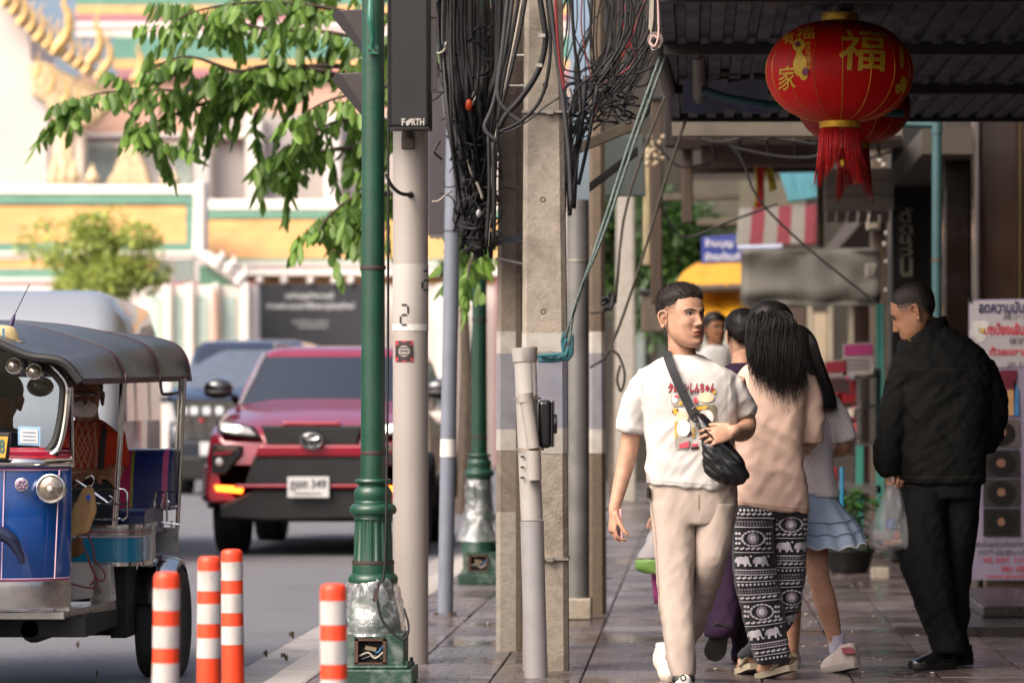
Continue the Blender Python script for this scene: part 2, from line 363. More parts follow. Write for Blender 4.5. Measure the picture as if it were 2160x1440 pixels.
mb = MB(); mb.prism(px_poly([(420, 560), (440, 562), (500, 606), (420, 606)], TY - .8), (0, .3, 0)); mb.build('gable_panel', green_t, gal)
for (x, y, s) in ((508, 585, 1), (486, 560, .8), (462, 548, .7)):
    mb = MB(); mb.curve([P(x - 6, y + 14, TY - 1.1), P(x, y, TY - 1.1), P(x + 10 * s, y - 8, TY - 1.1), P(x + 8 * s, y - 26 * s, TY - 1.1)], [.1, .09, .06, .02], 6); mb.build('finial', white_p, gal, smooth=True)
# right, farther roof
RY = TY + 3
part('roof_field', orange_t, gal, (432, 461, 1100, 545, RY + 2.2, RY + .2))
part('roof_border', green_t, gal, (432, 443, 1100, 461, RY + 2.4, RY + 2.1), (432, 545, 1100, 552, RY + .2, RY + .05))
part('ridge', white_p, gal, (428, 421, 1100, 443, RY + 2.4, RY + 2.35, .5), bevel=.04)
part('eave_board', white_p, gal, (432, 552, 1100, 561, RY - .1, RY - .1, .3), (432, 566, 1100, 580, RY - .1, RY - .12, .3))
part('eave_line', red_t, gal, (432, 561, 1100, 566, RY - .05, RY - .07, .25))
part('frieze', orange_t, gal, (500, 580, 1100, 602, RY + .3, RY + .25, .3))
part('wall', white_p, gal, (540, 600, 1110, 985, RY + .12, RY + .12, .5)); part('wall', white_p, gal, (-400, 602, 542, 985, TY - .85, TY - .85, .5))
for x in (352, 398, 452, 516, 778, 842, 930, 1000):
    mb = MB().prism(px_poly([(x - 9, 985), (x + 9, 985), (x + 9, 596), (x - 9, 600)], RY - .45 if x > 540 else TY - 1.15), (0, .3, 0)); mb.build('column', white_p, gal, bevel=.03)
for x in (325, 375, 425, 484):
    mb = MB().prism(px_poly([(x - 12, 985), (x + 12, 985), (x + 12, 625), (x - 12, 625)], TY - .92), (0, .1, 0)); mb.build('window', M('pale shutter', '#adc0b6', .6, var=.08), gal)
mb = MB().prism(px_poly([(440, 985), (462, 985), (458, 620), (446, 600)], TY - 1.3), (0, .2, 0)); mb.build('carved_post', M('pinkish post', '#c39d8b', .7), gal, bevel=.03)
red_wall = MB().prism(px_poly([(1044, 985), (1200, 985), (1200, 590), (1044, 590)], RY - .5), (0, .4, 0)).build('red_gate_panel', red_t, gal)
ban = thing('banner', 'black banner with white lettering hung on the temple wall', 'banner', P(655, 700, RY - 1))
MB().prism(px_poly([(545, 842), (782, 842), (780, 597), (546, 600)], RY - 1.05), (0, .05, 0)).build('sheet', M('banner black', '#2b2c31', .6, var=.1, vs=2), ban)
bw = M('banner lettering', '#d9d9d6', .7)
px_text('เหล่าบุญทำความดี', 603, 616, 703, 633, RY - 1.08, .015).build('lettering', bw, ban)
px_text('งานพระบรมสารีริกธาตุวัดสุทัศน์', 562, 638, 747, 655, RY - 1.08, .012).build('lettering', bw, ban)
px_text('พุทธศักราช ๒๕๖๘', 617, 675, 693, 682, RY - 1.08, .005).build('lettering', bw, ban); px_text('ขอเชิญร่วมงาน', 628, 684, 690, 692, RY - 1.08, .005).build('lettering', bw, ban)
for x in (548, 600, 655, 706, 740): MB().ell(P(x, 592, RY - 1.1), (.08, .08, .08), 10, 6).build('grommet_lamp', white_p, ban, smooth=True)
# main hall behind
HY = 95.
hall = thing('temple_hall', 'tall white temple hall with gilded gable and tiered tiled roof', 'temple', P(200, 957, HY))
part('roof_border', green_t, hall, (160, -60, 1200, 12, HY + 9, HY + 7), (238, 78, 512, 126, HY + 4.2, HY + 2.4), (512, 78, 1200, 126, HY + 4.2, HY + 2.4))
part('roof_field', orange_t, hall, (160, 12, 1200, 30, HY + 7, HY + 6.4), (240, 126, 1200, 146, HY + 2.4, HY + 1.8))
part('eave_line', red_t, hall, (160, 30, 1200, 47, HY + 6.4, HY + 6), (160, 58, 1200, 64, HY + 5.6, HY + 5.6), (250, 146, 1200, 166, HY + 1.8, HY + 1.4), (160, 290, 560, 298, HY + .2, HY + .2))
part('eave_board', white_p, hall, (160, 47, 1200, 58, HY + 5.7, HY + 5.7, .4), (160, 64, 1200, 78, HY + 5.2, HY + 5.2, .4), (160, 280, 560, 290, HY + .1, HY + .1, .4))
part('upper_wall', M('temple pinkish wall', '#cda48f', .8, var=.08, vs=.6), hall, (160, 160, 1200, 290, HY + 1.6, HY + 1.6, .4))
part('wall', white_p, hall, (60, 290, 460, 960, HY + .8, HY + .8, .4))
part('wall', grey_panel, hall, (455, 240, 1200, 960, HY + .5, HY + .5, .4))
for x in (425, 535, 700, 862): part('column', white_p, hall, (x - 17, 240, x + 17, 960, HY - .2, HY - .2, .6), bevel=.04)
part('doorway', M('pale doorway', '#bccabf', .7), hall, (178, 302, 240, 960, HY + .7, HY + .7, .08)); part('doorway', M('pale doorway', ''), hall, (370, 305, 405, 960, HY + .7, HY + .7, .08))
mb = MB().prism(px_poly([(-400, 960), (100, 960), (100, 140), (66, 130), (60, 60), (10, -10), (-400, -200)], HY - 3), (0, 3.5, 0)); mb.build('porch_wall', M('porch pinkish white', '#cabfb9', .8, var=.06, vs=.7), hall)
mb = MB().prism(px_poly([(60, 135), (96, 130), (160, 165), (230, 190), (226, 230), (190, 262), (150, 272), (112, 250), (96, 215), (66, 200)], HY - 3.2), (0, .8, 0)); mb.build('gable_carving', gold_flat, hall, bevel=.05); part('porch_column', cream_p, hall, (102, 250, 176, 960, HY - 2.9, HY - 2.9, .6), bevel=.05); part('porch_column', gold_flat, hall, (128, 272, 150, 960, HY - 3.0, HY - 3.0, .2))
mb = MB().prism(px_poly([(-20, -60), (20, -30), (100, 75), (232, 168), (224, 186), (90, 104), (-20, -20)], HY - 3.6), (0, .6, 0)); mb.build('barge_board', M('pale gilding', '#d0c5a6', .5, .2, var=.2, vs=5), hall, bevel=.05)
for (x, y, s) in ((14, -4, 1.), (32, 14, 1.), (50, 34, 1.2), (68, 52, 1.), (86, 68, 1.2), (104, 84, 1.), (122, 96, 1.1), (138, 74, 2.0), (150, 112, 1.), (168, 126, 1.), (186, 138, 1.1), (205, 106, 1.7), (212, 152, .9), (228, 130, 1.3), (293, 150, 1.3), (292, 175, .9), (80, 150, .8), (110, 180, .9), (140, 200, .8), (165, 220, .8)):
    q = [P(x - 10 * s, y + 16 * s, HY - 3.7), P(x + 2 * s, y, HY - 3.7), P(x + 4 * s, y - 20 * s, HY - 3.7), P(x - 2 * s, y - 34 * s, HY - 3.7), P(x + 5 * s, y - 50 * s, HY - 3.7)]
    MB().curve(q, [.09 * s, .08 * s, .06 * s, .035 * s, .012], 6).build('finial', gold_m, hall, smooth=True)
mb = MB().prism(px_poly([(220, 392), (240, 360), (262, 300), (274, 230), (282, 300), (305, 350), (318, 392)], HY - 4), (0, .6, 0)); mb.build('pediment', gold_flat, hall, bevel=.06)
for (x, y, h) in ((115, 388, 60), (135, 388, 70), (155, 388, 50), (352, 390, 40), (365, 390, 30), (195, 388, 40)):
    MB().lathe([(.16, 0), (.2, h * .004), (.1, h * .008), (.02, h * .0132)], P(x, y, HY - 4.2), 8).build('spire', gold_flat, hall, smooth=True)
# paving of the far junction
# ------------------------------------------------------------------ shophouses on the right (their mass shades street and pavement)
wallm = M('shophouse plaster', '#8c8377', .85, var=.15, vs=.7, bump=.2, bs=12, dirt=.5, ds=1.1)
stone = M('dark brown stone', '#291d17', .22, var=.3, vs=2.5, coat=.3, rvar=.08)
steel_d = M('dark shutter', '#171412', .4, var=.2, vs=3)
row = thing('shophouse_row', 'row of dark fronted shophouses along the covered pavement', 'building', (2.2, 20, 0))
MB().mm((2.75, 11, 3.2), (12, 58, 13.5)).build('upper_storeys', wallm, row)
MB().mm((3.4, 11, 0), (12, 58, 3.2)).build('shop_interior', steel_d, row)
for i, y in enumerate((11.0, 14.5, 18.0)): MB().mm((2.2, y, 0), (2.75, y + .7, 3.2)).build('column', stone, row, bevel=.02)
# columns that the picture shows
def colpx(x0, x1, Y, y0=-80, depth=.5, mat=stone, name='column'):
    a = P(x0, 0, Y); b = P(x1, 0, Y); return MB().mm((a.x, Y, 0), (b.x, Y + depth, P(0, y0, Y).z)).build(name, mat, row, bevel=.015)
colpx(2067, 2400, 22.4, depth=.7); colpx(1992, 2047, 24.6, y0=320, depth=.5); colpx(2058, 2068, 22.3, depth=.1, mat=M('aluminium trim', '#5a5652', .35, .7), name='trim')
colpx(2150, 2156, 22.2, y0=-80, depth=.1, mat=M('brass trim', '#40351a', .35, .6), name='trim')
colpx(1880, 1972, 27.5, y0=60, depth=.6, mat=M('black panel', '#15130f', .4, var=.3, vs=4))
colpx(1975, 2060, 29, y0=60, depth=.4, mat=steel_d); colpx(1840, 1882, 33, y0=300, depth=.5, mat=M('brown timber post', '#3f3021', .6, var=.3, vs=6, stretch=(8, 8, 1))); colpx(1850, 1950, 37, depth=.5); colpx(1800, 1850, 42, depth=.5)
MB().prism(px_poly([(1990, 325), (1990, 160), (2060, 30), (2068, 300), (2050, 315)], 24.9), (0, .4, 0)).build('bracket', M('grey render', '#332e29', .8, var=.15), row, bevel=.01)
MB().mm((1.6, 24.0, 3.02), (2.75, 58, 3.2)).build('lintel', M('darkened plaster', '#3d372f', .85, var=.2, vs=1.5), row)  # row plaster in a darker colour, set to darken the walkway
st = M('dark granite', '#2a2624', .3, var=.3, vs=20, rvar=.1)
struct(MB().mm((1.42, 18.4, -.01), (2.2, 21.2, .055)).mm((1.62, 19.2, .055), (2.2, 21.2, .12)).build('shop_step', st, bevel=.01))
# ------------------------------------------------------------------ traffic bollards
or_m = M('bollard orange', '#e8431c', .45, var=.08, vs=12, dirt=.55, dcol='#7a3421', ds=16, stretch=(1, 1, .35))
wh_m = M('bollard reflective white', '#bcb6af', .45, var=.06, vs=14, dirt=.7, dcol='#7d7266', ds=17, stretch=(1, 1, .4), bump=.1, bs=300)
def bollard(px, py, Y, bands, label, lean=0.):
    c = P(px, py, Y); h = c.z; t = thing('traffic_bollard', label, 'bollard', (c.x, Y, 0), group='orange and white traffic bollards')
    z = lambda y: CAM_H + (VAN_Y - y) * Y / LENS_PX; r = lambda zz: .0385 + .006 * max(0, (.55 - zz)); ax = Vector((lean, 0, 1))
    def seg(z0, z1, dr=0.): return MB().lathe([(r(z0) + dr, z0), (r((z0 + z1) / 2) + dr, (z0 + z1) / 2), (r(z1) + dr, z1)], (c.x - lean * h, Y, 0), 28, axis=ax)
    MB().lathe([(r(0), 0), (r(.3), .3), (.0385, h - .02), (.0365, h - .007), (.031, h - .001), (.02, h + .001)], (c.x - lean * h, Y, 0), 28, axis=ax).build('post', or_m, t, smooth=True)
    for y0, y1 in bands:
        seg(max(z(y1), .01), z(y0), .0012).build('white_band', wh_m, t, smooth=True)
    MB().lathe([(.1, 0), (.1, .012), (.07, .03), (.05, .035)], (c.x - lean * h, Y, 0), 24).build('base', or_m, t, smooth=True)
bollard(352, 1206, 10.2, ((1240, 1286), (1319, 1365), (1397, 1450)), 'orange and white bollard standing in front of the tuk-tuk rear wheel', .012)
bollard(442, 1173, 11.3, ((1203, 1245), (1272, 1314), (1344, 1386)), 'orange and white bollard between two others, shorter of the close pair', .006)
bollard(489, 1158, 12.2, ((1184, 1223), (1251, 1291), (1319, 1358)), 'orange and white bollard with the highest top, hindmost of the close pair', -.01)
bollard(703, 1231, 10.0, ((1266, 1316), (1350, 1399), (1431, 1480)), 'orange and white bollard beside the foot of the near green lamp post', -.008)

# ------------------------------------------------------------------ green cast iron lamp posts
grn = M('lamp green paint', '#17402f', .38, var=.14, vs=7, bump=.12, bs=60, dirt=.3, dcol='#23382c', ds=9, rvar=.1, coat=.15)
grn2 = M('lamp green chipped', '#183b2d', .5, var=.2, vs=9, bump=.3, bs=50, dirt=.5, dcol='#8d938c', ds=14)
rust = M('rusty iron', '#4a3428', .8, var=.3, vs=20, bump=.3)
tape = M('brown tape', '#3a2c26', .6, var=.2, vs=20)
blackc = M('black cable', '#070708', .65, var=.2, vs=9)
greyc = M('grey cable', '#303032', .6, var=.2, vs=9); redc = M('red cable', '#7a1a1c', .5); bluec = M('blue cable', '#2d6ba3', .5); palec = M('pale cable', '#a8a092', .6)
def plastic_wrap_mat():
    m = bpy.data.materials.new('clear plastic wrap'); m.use_nodes = True; nt = m.node_tree; N = nt.nodes; L = nt.links
    for n in list(N): N.remove(n)
    o = N.new('ShaderNodeOutputMaterial'); tr = N.new('ShaderNodeBsdfTransparent'); gl = N.new('ShaderNodeBsdfGlossy'); gl.inputs['Roughness'].default_value = .18
    df = N.new('ShaderNodeBsdfDiffuse'); df.inputs['Color'].default_value = (.42, .42, .42, 1); m1 = N.new('ShaderNodeMixShader'); m2 = N.new('ShaderNodeMixShader')
    tc = N.new('ShaderNodeTexCoord'); nz = N.new('ShaderNodeTexNoise'); nz.inputs['Scale'].default_value = 22; nz.inputs['Detail'].default_value = 6; nz.inputs['Distortion'].default_value = 1.2; L.new(tc.outputs['Object'], nz.inputs[0])
    r = N.new('ShaderNodeMapRange'); r.inputs[1].default_value = .42; r.inputs[2].default_value = .68; r.inputs[3].default_value = .12; r.inputs[4].default_value = .55; L.new(nz.outputs[0], r.inputs[0])
    bp = N.new('ShaderNodeBump'); bp.inputs['Strength'].default_value = .4; bp.inputs['Distance'].default_value = .02; L.new(nz.outputs[0], bp.inputs['Height']); L.new(bp.outputs[0], gl.inputs['Normal']); L.new(bp.outputs[0], df.inputs['Normal'])
    L.new(r.outputs[0], m1.inputs[0]); L.new(tr.outputs[0], m1.inputs[1]); L.new(df.outputs[0], m1.inputs[2])
    m2.inputs[0].default_value = .12; L.new(m1.outputs[0], m2.inputs[1]); L.new(gl.outputs[0], m2.inputs[2]); L.new(m2.outputs[0], o.inputs[0]); return m
wrap_m = plastic_wrap_mat()
def wrap(parent, c, prof, seed, amp=.014):
    rings = []; q = catmull([(r, z, 0) for r, z in prof], 5)
    for r, z, _ in q:
        ring = []
        for k in range(48):
            a = 2 * math.pi * k / 48; n_ = noise.noise(Vector((math.cos(a) * 2.4 + seed, math.sin(a) * 2.4, z * 14))) + .6 * noise.noise(Vector((math.cos(a) * 6 + seed, math.sin(a) * 6, z * 34)))
            rr = r + amp * n_; ring.append((c[0] + rr * math.cos(a), c[1] + rr * math.sin(a), z))
        rings.append(ring)
    return MB().loft(rings, cap=False).build('plastic_wrap', wrap_m, parent, smooth='all')
def lamp_post(px, Y, label, near):
    c = P(px, 0, Y); X = c.x; t = thing('lamp_post', label, 'lamp post', (X, Y, 0), group='green cast iron lamp posts'); C = (X, Y, 0)
    MB().lathe([(.056, .9), (.053, 1.6), (.05, 3.2), (.044, 5.2)], C, 28).build('shaft', grn, t, smooth=True)
    MB().lathe([(.056, .915), (.078, .912), (.083, .902), (.078, .893), (.066, .888), (.066, .882), (.08, .868), (.087, .85), (.084, .83), (.08, .815), (.082, .812), (.082, .802), (.094, .798), (.104, .785), (.106, .77), (.1, .757), (.088, .752), (.088, .742), (.083, .738)], C, 32, cap=False).build('collar', grn, t, smooth=True)
    # fluted drum
    n = 64; rings = []
    for z, r in ((.742, .084), (.735, .086), (.73, .083), (.72, .082), (.54, .089), (.53, .09), (.525, .094), (.49, .094)):
        fl = .0 if z > .729 or z < .535 else .0055
        rings.append([(X + (r - fl * (1 if (k % 4) in (1, 2) else 0)) * math.cos(2 * math.pi * k / n), Y + (r - fl * (1 if (k % 4) in (1, 2) else 0)) * math.sin(2 * math.pi * k / n), z) for k in range(n)])
    MB().loft(rings).build('fluted_drum', grn, t, smooth=True, ang=25)
    MB().lathe([(.09, .492), (.1, .486), (.11, .474), (.113, .46), (.108, .445), (.095, .436), (.09, .42), (.1, .38), (.118, .30), (.13, .22)], C, 32).build('neck', grn, t, smooth=True)
    # pedestal with an open hatch
    bx = X + .02; hw = .128; z0, z1 = .085, .225; b = MB()
    b.mm((bx - hw, Y - hw + .03, z0), (bx + hw, Y + hw, z1)); b.mm((bx - hw, Y - hw, z0), (bx - .085, Y - hw + .03, z1)); b.mm((bx + .045, Y - hw, z0), (bx + hw, Y - hw + .03, z1)); b.mm((bx - .085, Y - hw, z1 - .025), (bx + .045, Y - hw + .03, z1)); b.mm((bx - .085, Y - hw, z0), (bx + .045, Y - hw + .03, z0 + .01))
    b.build('pedestal', grn2, t, bevel=.004)
    h = MB(); zc = z1 - .085
    for a in ((-.09, -.074, z0 + .008, z1 - .02), (.036, .05, z0 + .008, z1 - .02)): h.mm((bx + a[0], Y - hw - .008, a[2]), (bx + a[1], Y - hw - .001, a[3]))
    h.mm((bx - .09, Y - hw - .008, z0 + .005), (bx + .05, Y - hw - .001, z0 + .014)); h.mm((bx - .09, Y - hw - .008, z1 - .03), (bx + .05, Y - hw - .001, z1 - .018)); h.build('hatch_frame', rust, t)
    MB().mm((bx - .084, Y - hw + .024, z0 + .01), (bx + .044, Y - hw + .0295, z1 - .02)).build('hatch_back', M('hatch dark', '#0d0b0a', .9), t)
    cab = [[(-.07, .03), (-.03, .045), (.0, .02), (.04, .05)], [(-.06, .015), (-.01, .03), (.03, .018)], [(-.02, .06), (.01, .045), (.035, .075)]]
    for k, q in enumerate(cab):
        MB().curve([(bx + a, Y - hw + .012 + .004 * k, z0 + .012 + b_) for a, b_ in q], .0045, 6).build('wire', (palec, greyc, bluec)[k], t, smooth=True)
    MB().box((bx - .02, Y - hw + .018, z0 + .075), (.05, .01, .018), ry=.2).build('terminal', M('terminal brass', '#8f8365', .4, .5), t)
    MB().lathe([(.25, 0), (.25, .03), (.245, .04)], (bx + .005, Y, 0), 4, axis=(0, 0, 1)).xf(Matrix.Translation((bx + .005, Y, 0)) @ Matrix.Rotation(R(45), 4, 'Z') @ Matrix.Translation((-bx - .005, -Y, 0)))
    MB().mm((bx - .16, Y - .16, 0), (bx + .17, Y + .16, .07)).mm((bx - .145, Y - .145, .07), (bx + .15, Y + .145, .087)).build('foot', grn2, t, bevel=.008)
    for sx in (-1, 1):
        for sy in (-1, 1): MB().lathe([(.014, 0), (.014, .016), (.008, .016), (.008, .035)], (bx + .137 * sx + .005, Y + .12 * sy, .07 + (.017 if sx < 9 else 0) * 0), 6).build('anchor_bolt', grn2, t)
    for z in (1.85, 1.02, .53): MB().lathe([(.0565 if z > .9 else .0945, z), (.058 if z > .9 else .0955, z + .005), (.0565 if z > .9 else .0945, z + .018)], C, 28, cap=False, axis=(.0, .0, 1)).build('tape_band', tape, t, smooth=True)
    if near:
        wrap(t, C, [(.1, .475), (.118, .44), (.128, .4), (.135, .34), (.15, .28), (.145, .235), (.152, .215)], 3.)
    else:
        wrap(t, C, [(.092, .73), (.1, .66), (.096, .58), (.112, .5), (.13, .42), (.15, .35), (.17, .3)], 8.)
    return t
lp1 = lamp_post(787, 15.32, 'green cast iron lamp post nearest the bollards, foot wrapped in plastic', True)
lp2 = lamp_post(1011, 24.1, 'green cast iron lamp post farther off, behind the slim grey pole', False)
# hanging hook bracket and cable loop on the near post
Yl = 15.24; b = MB(); b.prism(px_poly([(774, 96), (798, 96), (798, 114), (774, 114)], Yl), (0, .012, 0)); b.curve([P(782, 0, Yl - .03), P(782, 40, Yl - .05), P(786, 78, Yl - .03), P(784, 100, Yl - .01)], [.012, .016, .011, .008], 8); b.build('hook_bracket', M('lamp teal hardware', '#2c6b57', .45, var=.15), lp1, smooth=True)
for x in (779, 793): MB().lathe([(.006, 0), (.006, .004)], P(x, 106, Yl - .006), 10, axis=(0, 1, 0)).build('bolt', rust, lp1)
lc = thing('power_cable', 'dark cable looping off the near lamp post over its plastic wrap', 'cable', P(806, 1240, 15.18))
MB().curve([P(820, -30, 15.25), P(819, 400, 15.25), P(818, 800, 15.25), P(812, 1180, 15.14), P(800, 1230, 15.13), P(796, 1265, 15.12), P(808, 1310, 15.12), P(838, 1342, 15.12), P(856, 1345, 15.12), P(862, 1320, 15.13), P(852, 1282, 15.15)], .0055, 8, sub=6).build('cable', blackc, lc, smooth=True)
MB().prism(px_poly([(790, 1240), (800, 1238), (796, 1270), (785, 1268)], 15.11), (0, .006, 0)).build('tape_flag', tape, lc)

# ------------------------------------------------------------------ steel signal pole with traffic light
steel = M('grey painted steel', '#9f9790', .35, var=.05, vs=3, rvar=.08, dirt=.12, dcol='#7d746c', ds=5, coat=.1)
steel2 = M('pale sleeve', '#aca69f', .4, var=.04, vs=4)
sp = thing('signal_pole', 'thick pale grey steel pole with a stencilled 2 and a round sticker', 'pole', (P(866, 0, 16.5).x, 16.5, 0)); X, Y = sp.location.x, 16.5
zz = lambda y, Y: CAM_H + (VAN_Y - y) * Y / LENS_PX
MB().lathe([(.0865, 0), (.086, .6), (.085, 2.0), (.0835, 4.2)], (X, Y, 0), 40).build('shaft', steel, sp, smooth=True)
MB().lathe([(.0862, zz(698, Y)), (.0868, zz(696, Y)), (.0868, zz(560, Y)), (.0862, zz(558, Y))], (X, Y, 0), 40, cap=False).build('sleeve', steel2, sp, smooth=True)
MB().lathe([(.0874, zz(698, Y)), (.0874, zz(684, Y))], (X, Y, 0), 40, cap=False).build('reflective_band', M('white tape', '#cfccc6', .5), sp, smooth=True)
shaft_tree = bvh(MB().lathe([(.0876, 0), (.0876, 4)], (X, Y, 0), 48))
dig = MB(); dk = M('stencil black', '#2b2926', .7, var=.2, vs=40)
def seg7(x, y, w_, h_, on):
    s = {'a': ((0, 0), (1, 0)), 'g': ((0, .5), (1, .5)), 'd': ((0, 1), (1, 1)), 'b': ((1, 0), (1, .5)), 'c': ((1, .5), (1, 1)), 'e': ((0, .5), (0, 1)), 'f': ((0, 0), (0, .5))}
    for k in on:
        (ax, ay), (bx, by) = s[k]; L_ = 3
        if ay == by: q = [(x + ax * w_ + 3, y + ay * h_ - 2), (x + bx * w_ - 3, y + by * h_ - 2), (x + bx * w_ - 2, y + by * h_), (x + bx * w_ - 3, y + by * h_ + 2), (x + ax * w_ + 3, y + ay * h_ + 2), (x + ax * w_ + 2, y + ay * h_)]
        else: q = [(x + ax * w_ - 2, y + ay * h_ + 4), (x + ax * w_, y + ay * h_ + 2), (x + ax * w_ + 2, y + ay * h_ + 4), (x + ax * w_ + 2, y + by * h_ - 4), (x + ax * w_, y + by * h_ - 2), (x + ax * w_ - 2, y + by * h_ - 4)]
        dig.join(project(shaft_tree, px_poly(q, Y), [tuple(range(6))], .0012, .02))
seg7(848, 644, 16, 42, 'abged'); seg7(893, 572, 14, 40, 'aged'); dig.build('number', dk, sp, kind='stuff')
st_tree = shaft_tree
def disc(cx, cy, r, Y, n=20, r2=0.): return px_poly([(cx + r * math.cos(2 * math.pi * k / n), cy + r * math.sin(2 * math.pi * k / n)) for k in range(n)], Y)
stk = project(st_tree, px_poly([(836, 719), (874, 719), (875, 763), (836, 763)], Y), [(0, 1, 2, 3)], .0010, .015).build('sticker', M('sticker red', '#a8323f', .5), sp)
rays = MB()
for k in range(8):
    a = k * math.pi / 4 + .2; q = [(856, 741), (856 + 27 * math.cos(a), 741 + 27 * math.sin(a)), (856 + 27 * math.cos(a + .4), 741 + 27 * math.sin(a + .4))]
    q = [(min(874, max(837, x)), min(762, max(720, y))) for x, y in q]; rays.join(project(st_tree, px_poly(q, Y), [(0, 1, 2)], .0018, .015))
rays.join(project(st_tree, disc(856, 741, 19, Y), [tuple(range(20))], .0024, .012)); rays.build('print', M('sticker black', '#2a2523', .5), stk, kind='stuff')
em = project(st_tree, disc(856, 741, 12, Y), [tuple(range(20))], .003, .012); em.build('emblem', M('sticker grey', '#8d8580', .5, var=.5, vs=160), stk)
for y in (734, 741, 748): project(st_tree, px_poly([(847, y - 1), (865, y - 1), (865, y + 1), (847, y + 1)], Y), [(0, 1, 2, 3)], .0036, .012).build('emblem_line', dk, stk)
MB().prism(px_poly([(846, 278), (874, 278), (874, 314), (846, 314)], Y - .1), (0, .03, 0)).build('bracket', M('bracket dark', '#4a453c', .5, .3), sp, bevel=.004)
MB().lathe([(.02, 0), (.024, .015), (.024, .05)], P(860, 292, Y - .15), 16, axis=(0, 0, 1)).build('bracket_bolt', M('bracket dark', ''), sp, smooth=True)
MB().lathe([(.016, -.02), (.016, .004), (.01, .006)], P(866, 411, Y - .085), 14, axis=(0, -1, 0)).build('cable_gland', M('rubber', '#1b1a19', .6), sp, smooth=True)
MB().curve([P(816, 370, 15.6), P(826, 392, 15.9), P(845, 408, 16.2), P(866, 411, 16.41)], .009, 8).build('cable', blackc, sp, smooth=True)
tl = thing('traffic_light', 'black traffic light housing with visors, seen from behind, lettered FORTH', 'traffic light', P(862, 268, 16.2))
blk = M('matt black housing', '#151414', .5, var=.12, vs=4, rvar=.06)
TLY = 16.15; a = P(818, 268, TLY); b_ = P(904, -140, TLY)
MB().mm((a.x, TLY, a.z), (b_.x, TLY + .16, b_.z)).build('housing', blk, tl, bevel=.012)
MB().mm((a.x - .008, TLY - .004, a.z - .008), (b_.x + .004, TLY + .165, a.z)).build('lip', blk, tl)
MB().mm((a.x + .0, TLY - .006, a.z + .004), (a.x + .012, TLY, b_.z)).build('edge_trim', M('housing edge', '#33302f', .4), tl)
vis_m = M('visor brown black', '#37302d', .5, var=.15, vs=5); vis_d = M('visor dark edge', '#1c1818', .5)
for y in (22, 155, -112):
    A = [(700, y + 14), (709, y), (770, y - 3), (770, y + 104), (764, y + 90)]
    v = MB().prism(px_poly(A, TLY + .05), (0, .16, 0)).build('visor', vis_m, tl, bevel=.006)
    MB().prism(px_poly([(699, y + 12), (709, y - 1), (717, y + 2), (766, y + 78), (766, y + 93)], TLY + .04), (0, .02, 0)).build('visor_rim', vis_d, v)
lt = M('logo grey', '#a19b94', .6)
px_text('F', 847, 250, 855, 265, TLY - .003, .03).build('letter', lt, tl); px_text('RTH', 868, 250, 895, 265, TLY - .003, .03).build('letter', lt, tl, kind='stuff')
MB().prism(px_poly([(856, 259), (858, 255), (862, 253), (865, 250), (868, 252), (867, 258), (864, 260), (862, 265), (857, 265)], TLY - .004), (0, .003, 0)).build('logo', lt, tl)
pv = M('pvc grey', '#9b948c', .5, var=.08, vs=6)
cd = thing('conduit', 'grey plastic conduit hanging beside the traffic light housing', 'pipe', P(910, 190, 16.4))
MB().tube([P(908, -60, 16.4), P(911, 190, 16.4)], .026, 16).build('pipe', pv, cd, smooth=True); MB().tube([P(907, -30, 16.39), P(908, 38, 16.39)], .033, 16).build('coupling', pv, cd, smooth=True)
MB().prism(px_poly([(901, 194), (910, 194), (911, 276), (902, 272)], 16.36), (0, .03, 0)).build('end_strip', blk, cd)
MB().curve([P(914, 2, 16.38), P(922, 8, 16.38), P(926, 30, 16.38)], .005, 6).build('wire', greyc, cd, smooth=True)

# ------------------------------------------------------------------ slim grey pole and dark panel
bl = M('blue grey paint', '#6f7480', .5, var=.08, vs=5, dirt=.25, dcol='#55585f', ds=8)
Yb = 20.2; gp = thing('sign_pole', 'slim blue grey pole with white tape, slightly leaning', 'pole', P(940, 1300, Yb))
MB().tube([P(939, 1300, Yb), P(955, 405, Yb), P(958, 240, Yb)], .046, 20).build('shaft', bl, gp, smooth=True)
MB().tube([P(941.4, 1000, Yb), P(943, 925, Yb)][:1] + [P(944.9, 963, Yb), P(945.6, 926, Yb)][1:], .0, 4) if False else None
MB().tube([P(945.0, 963, Yb), P(945.7, 926, Yb)], .0475, 20).build('white_tape', M('white tape', ''), gp, smooth=True)
MB().tube([P(954, 490, Yb), P(954.1, 486, Yb)], .048, 20).build('joint', M('joint', '#3c3d44', .6), gp)
MB().lathe([(.078, 0), (.078, .018), (.066, .026), (.05, .036)], P(939, 1305, Yb), 20).build('flange', M('flange dark', '#4a4a50', .6, var=.2), gp, smooth=True)
for k in range(4): MB().lathe([(.012, 0), (.012, .02)], P(939, 1303, Yb) + Vector((.062 * math.cos(k * 1.57 + .6), .062 * math.sin(k * 1.57 + .6), .015)), 6).build('bolt', rust, gp)
dp = thing('signal_cabinet', 'dark grey cabinet mounted high on the slim grey pole', 'cabinet', P(950, 497, 20.4))
MB().prism(px_poly([(902, 497), (1006, 497), (1002, 150), (902, 150)], 20.35), (0, .14, 0)).build('casing', M('panel charcoal', '#393338', .6, var=.15, vs=3), dp, bevel=.01)
MB().prism(px_poly([(906, 502), (960, 502), (960, 494), (906, 494)], 20.3), (0, .03, 0)).build('clamp', M('clamp grey', '#5d5c58', .5, .4), dp)

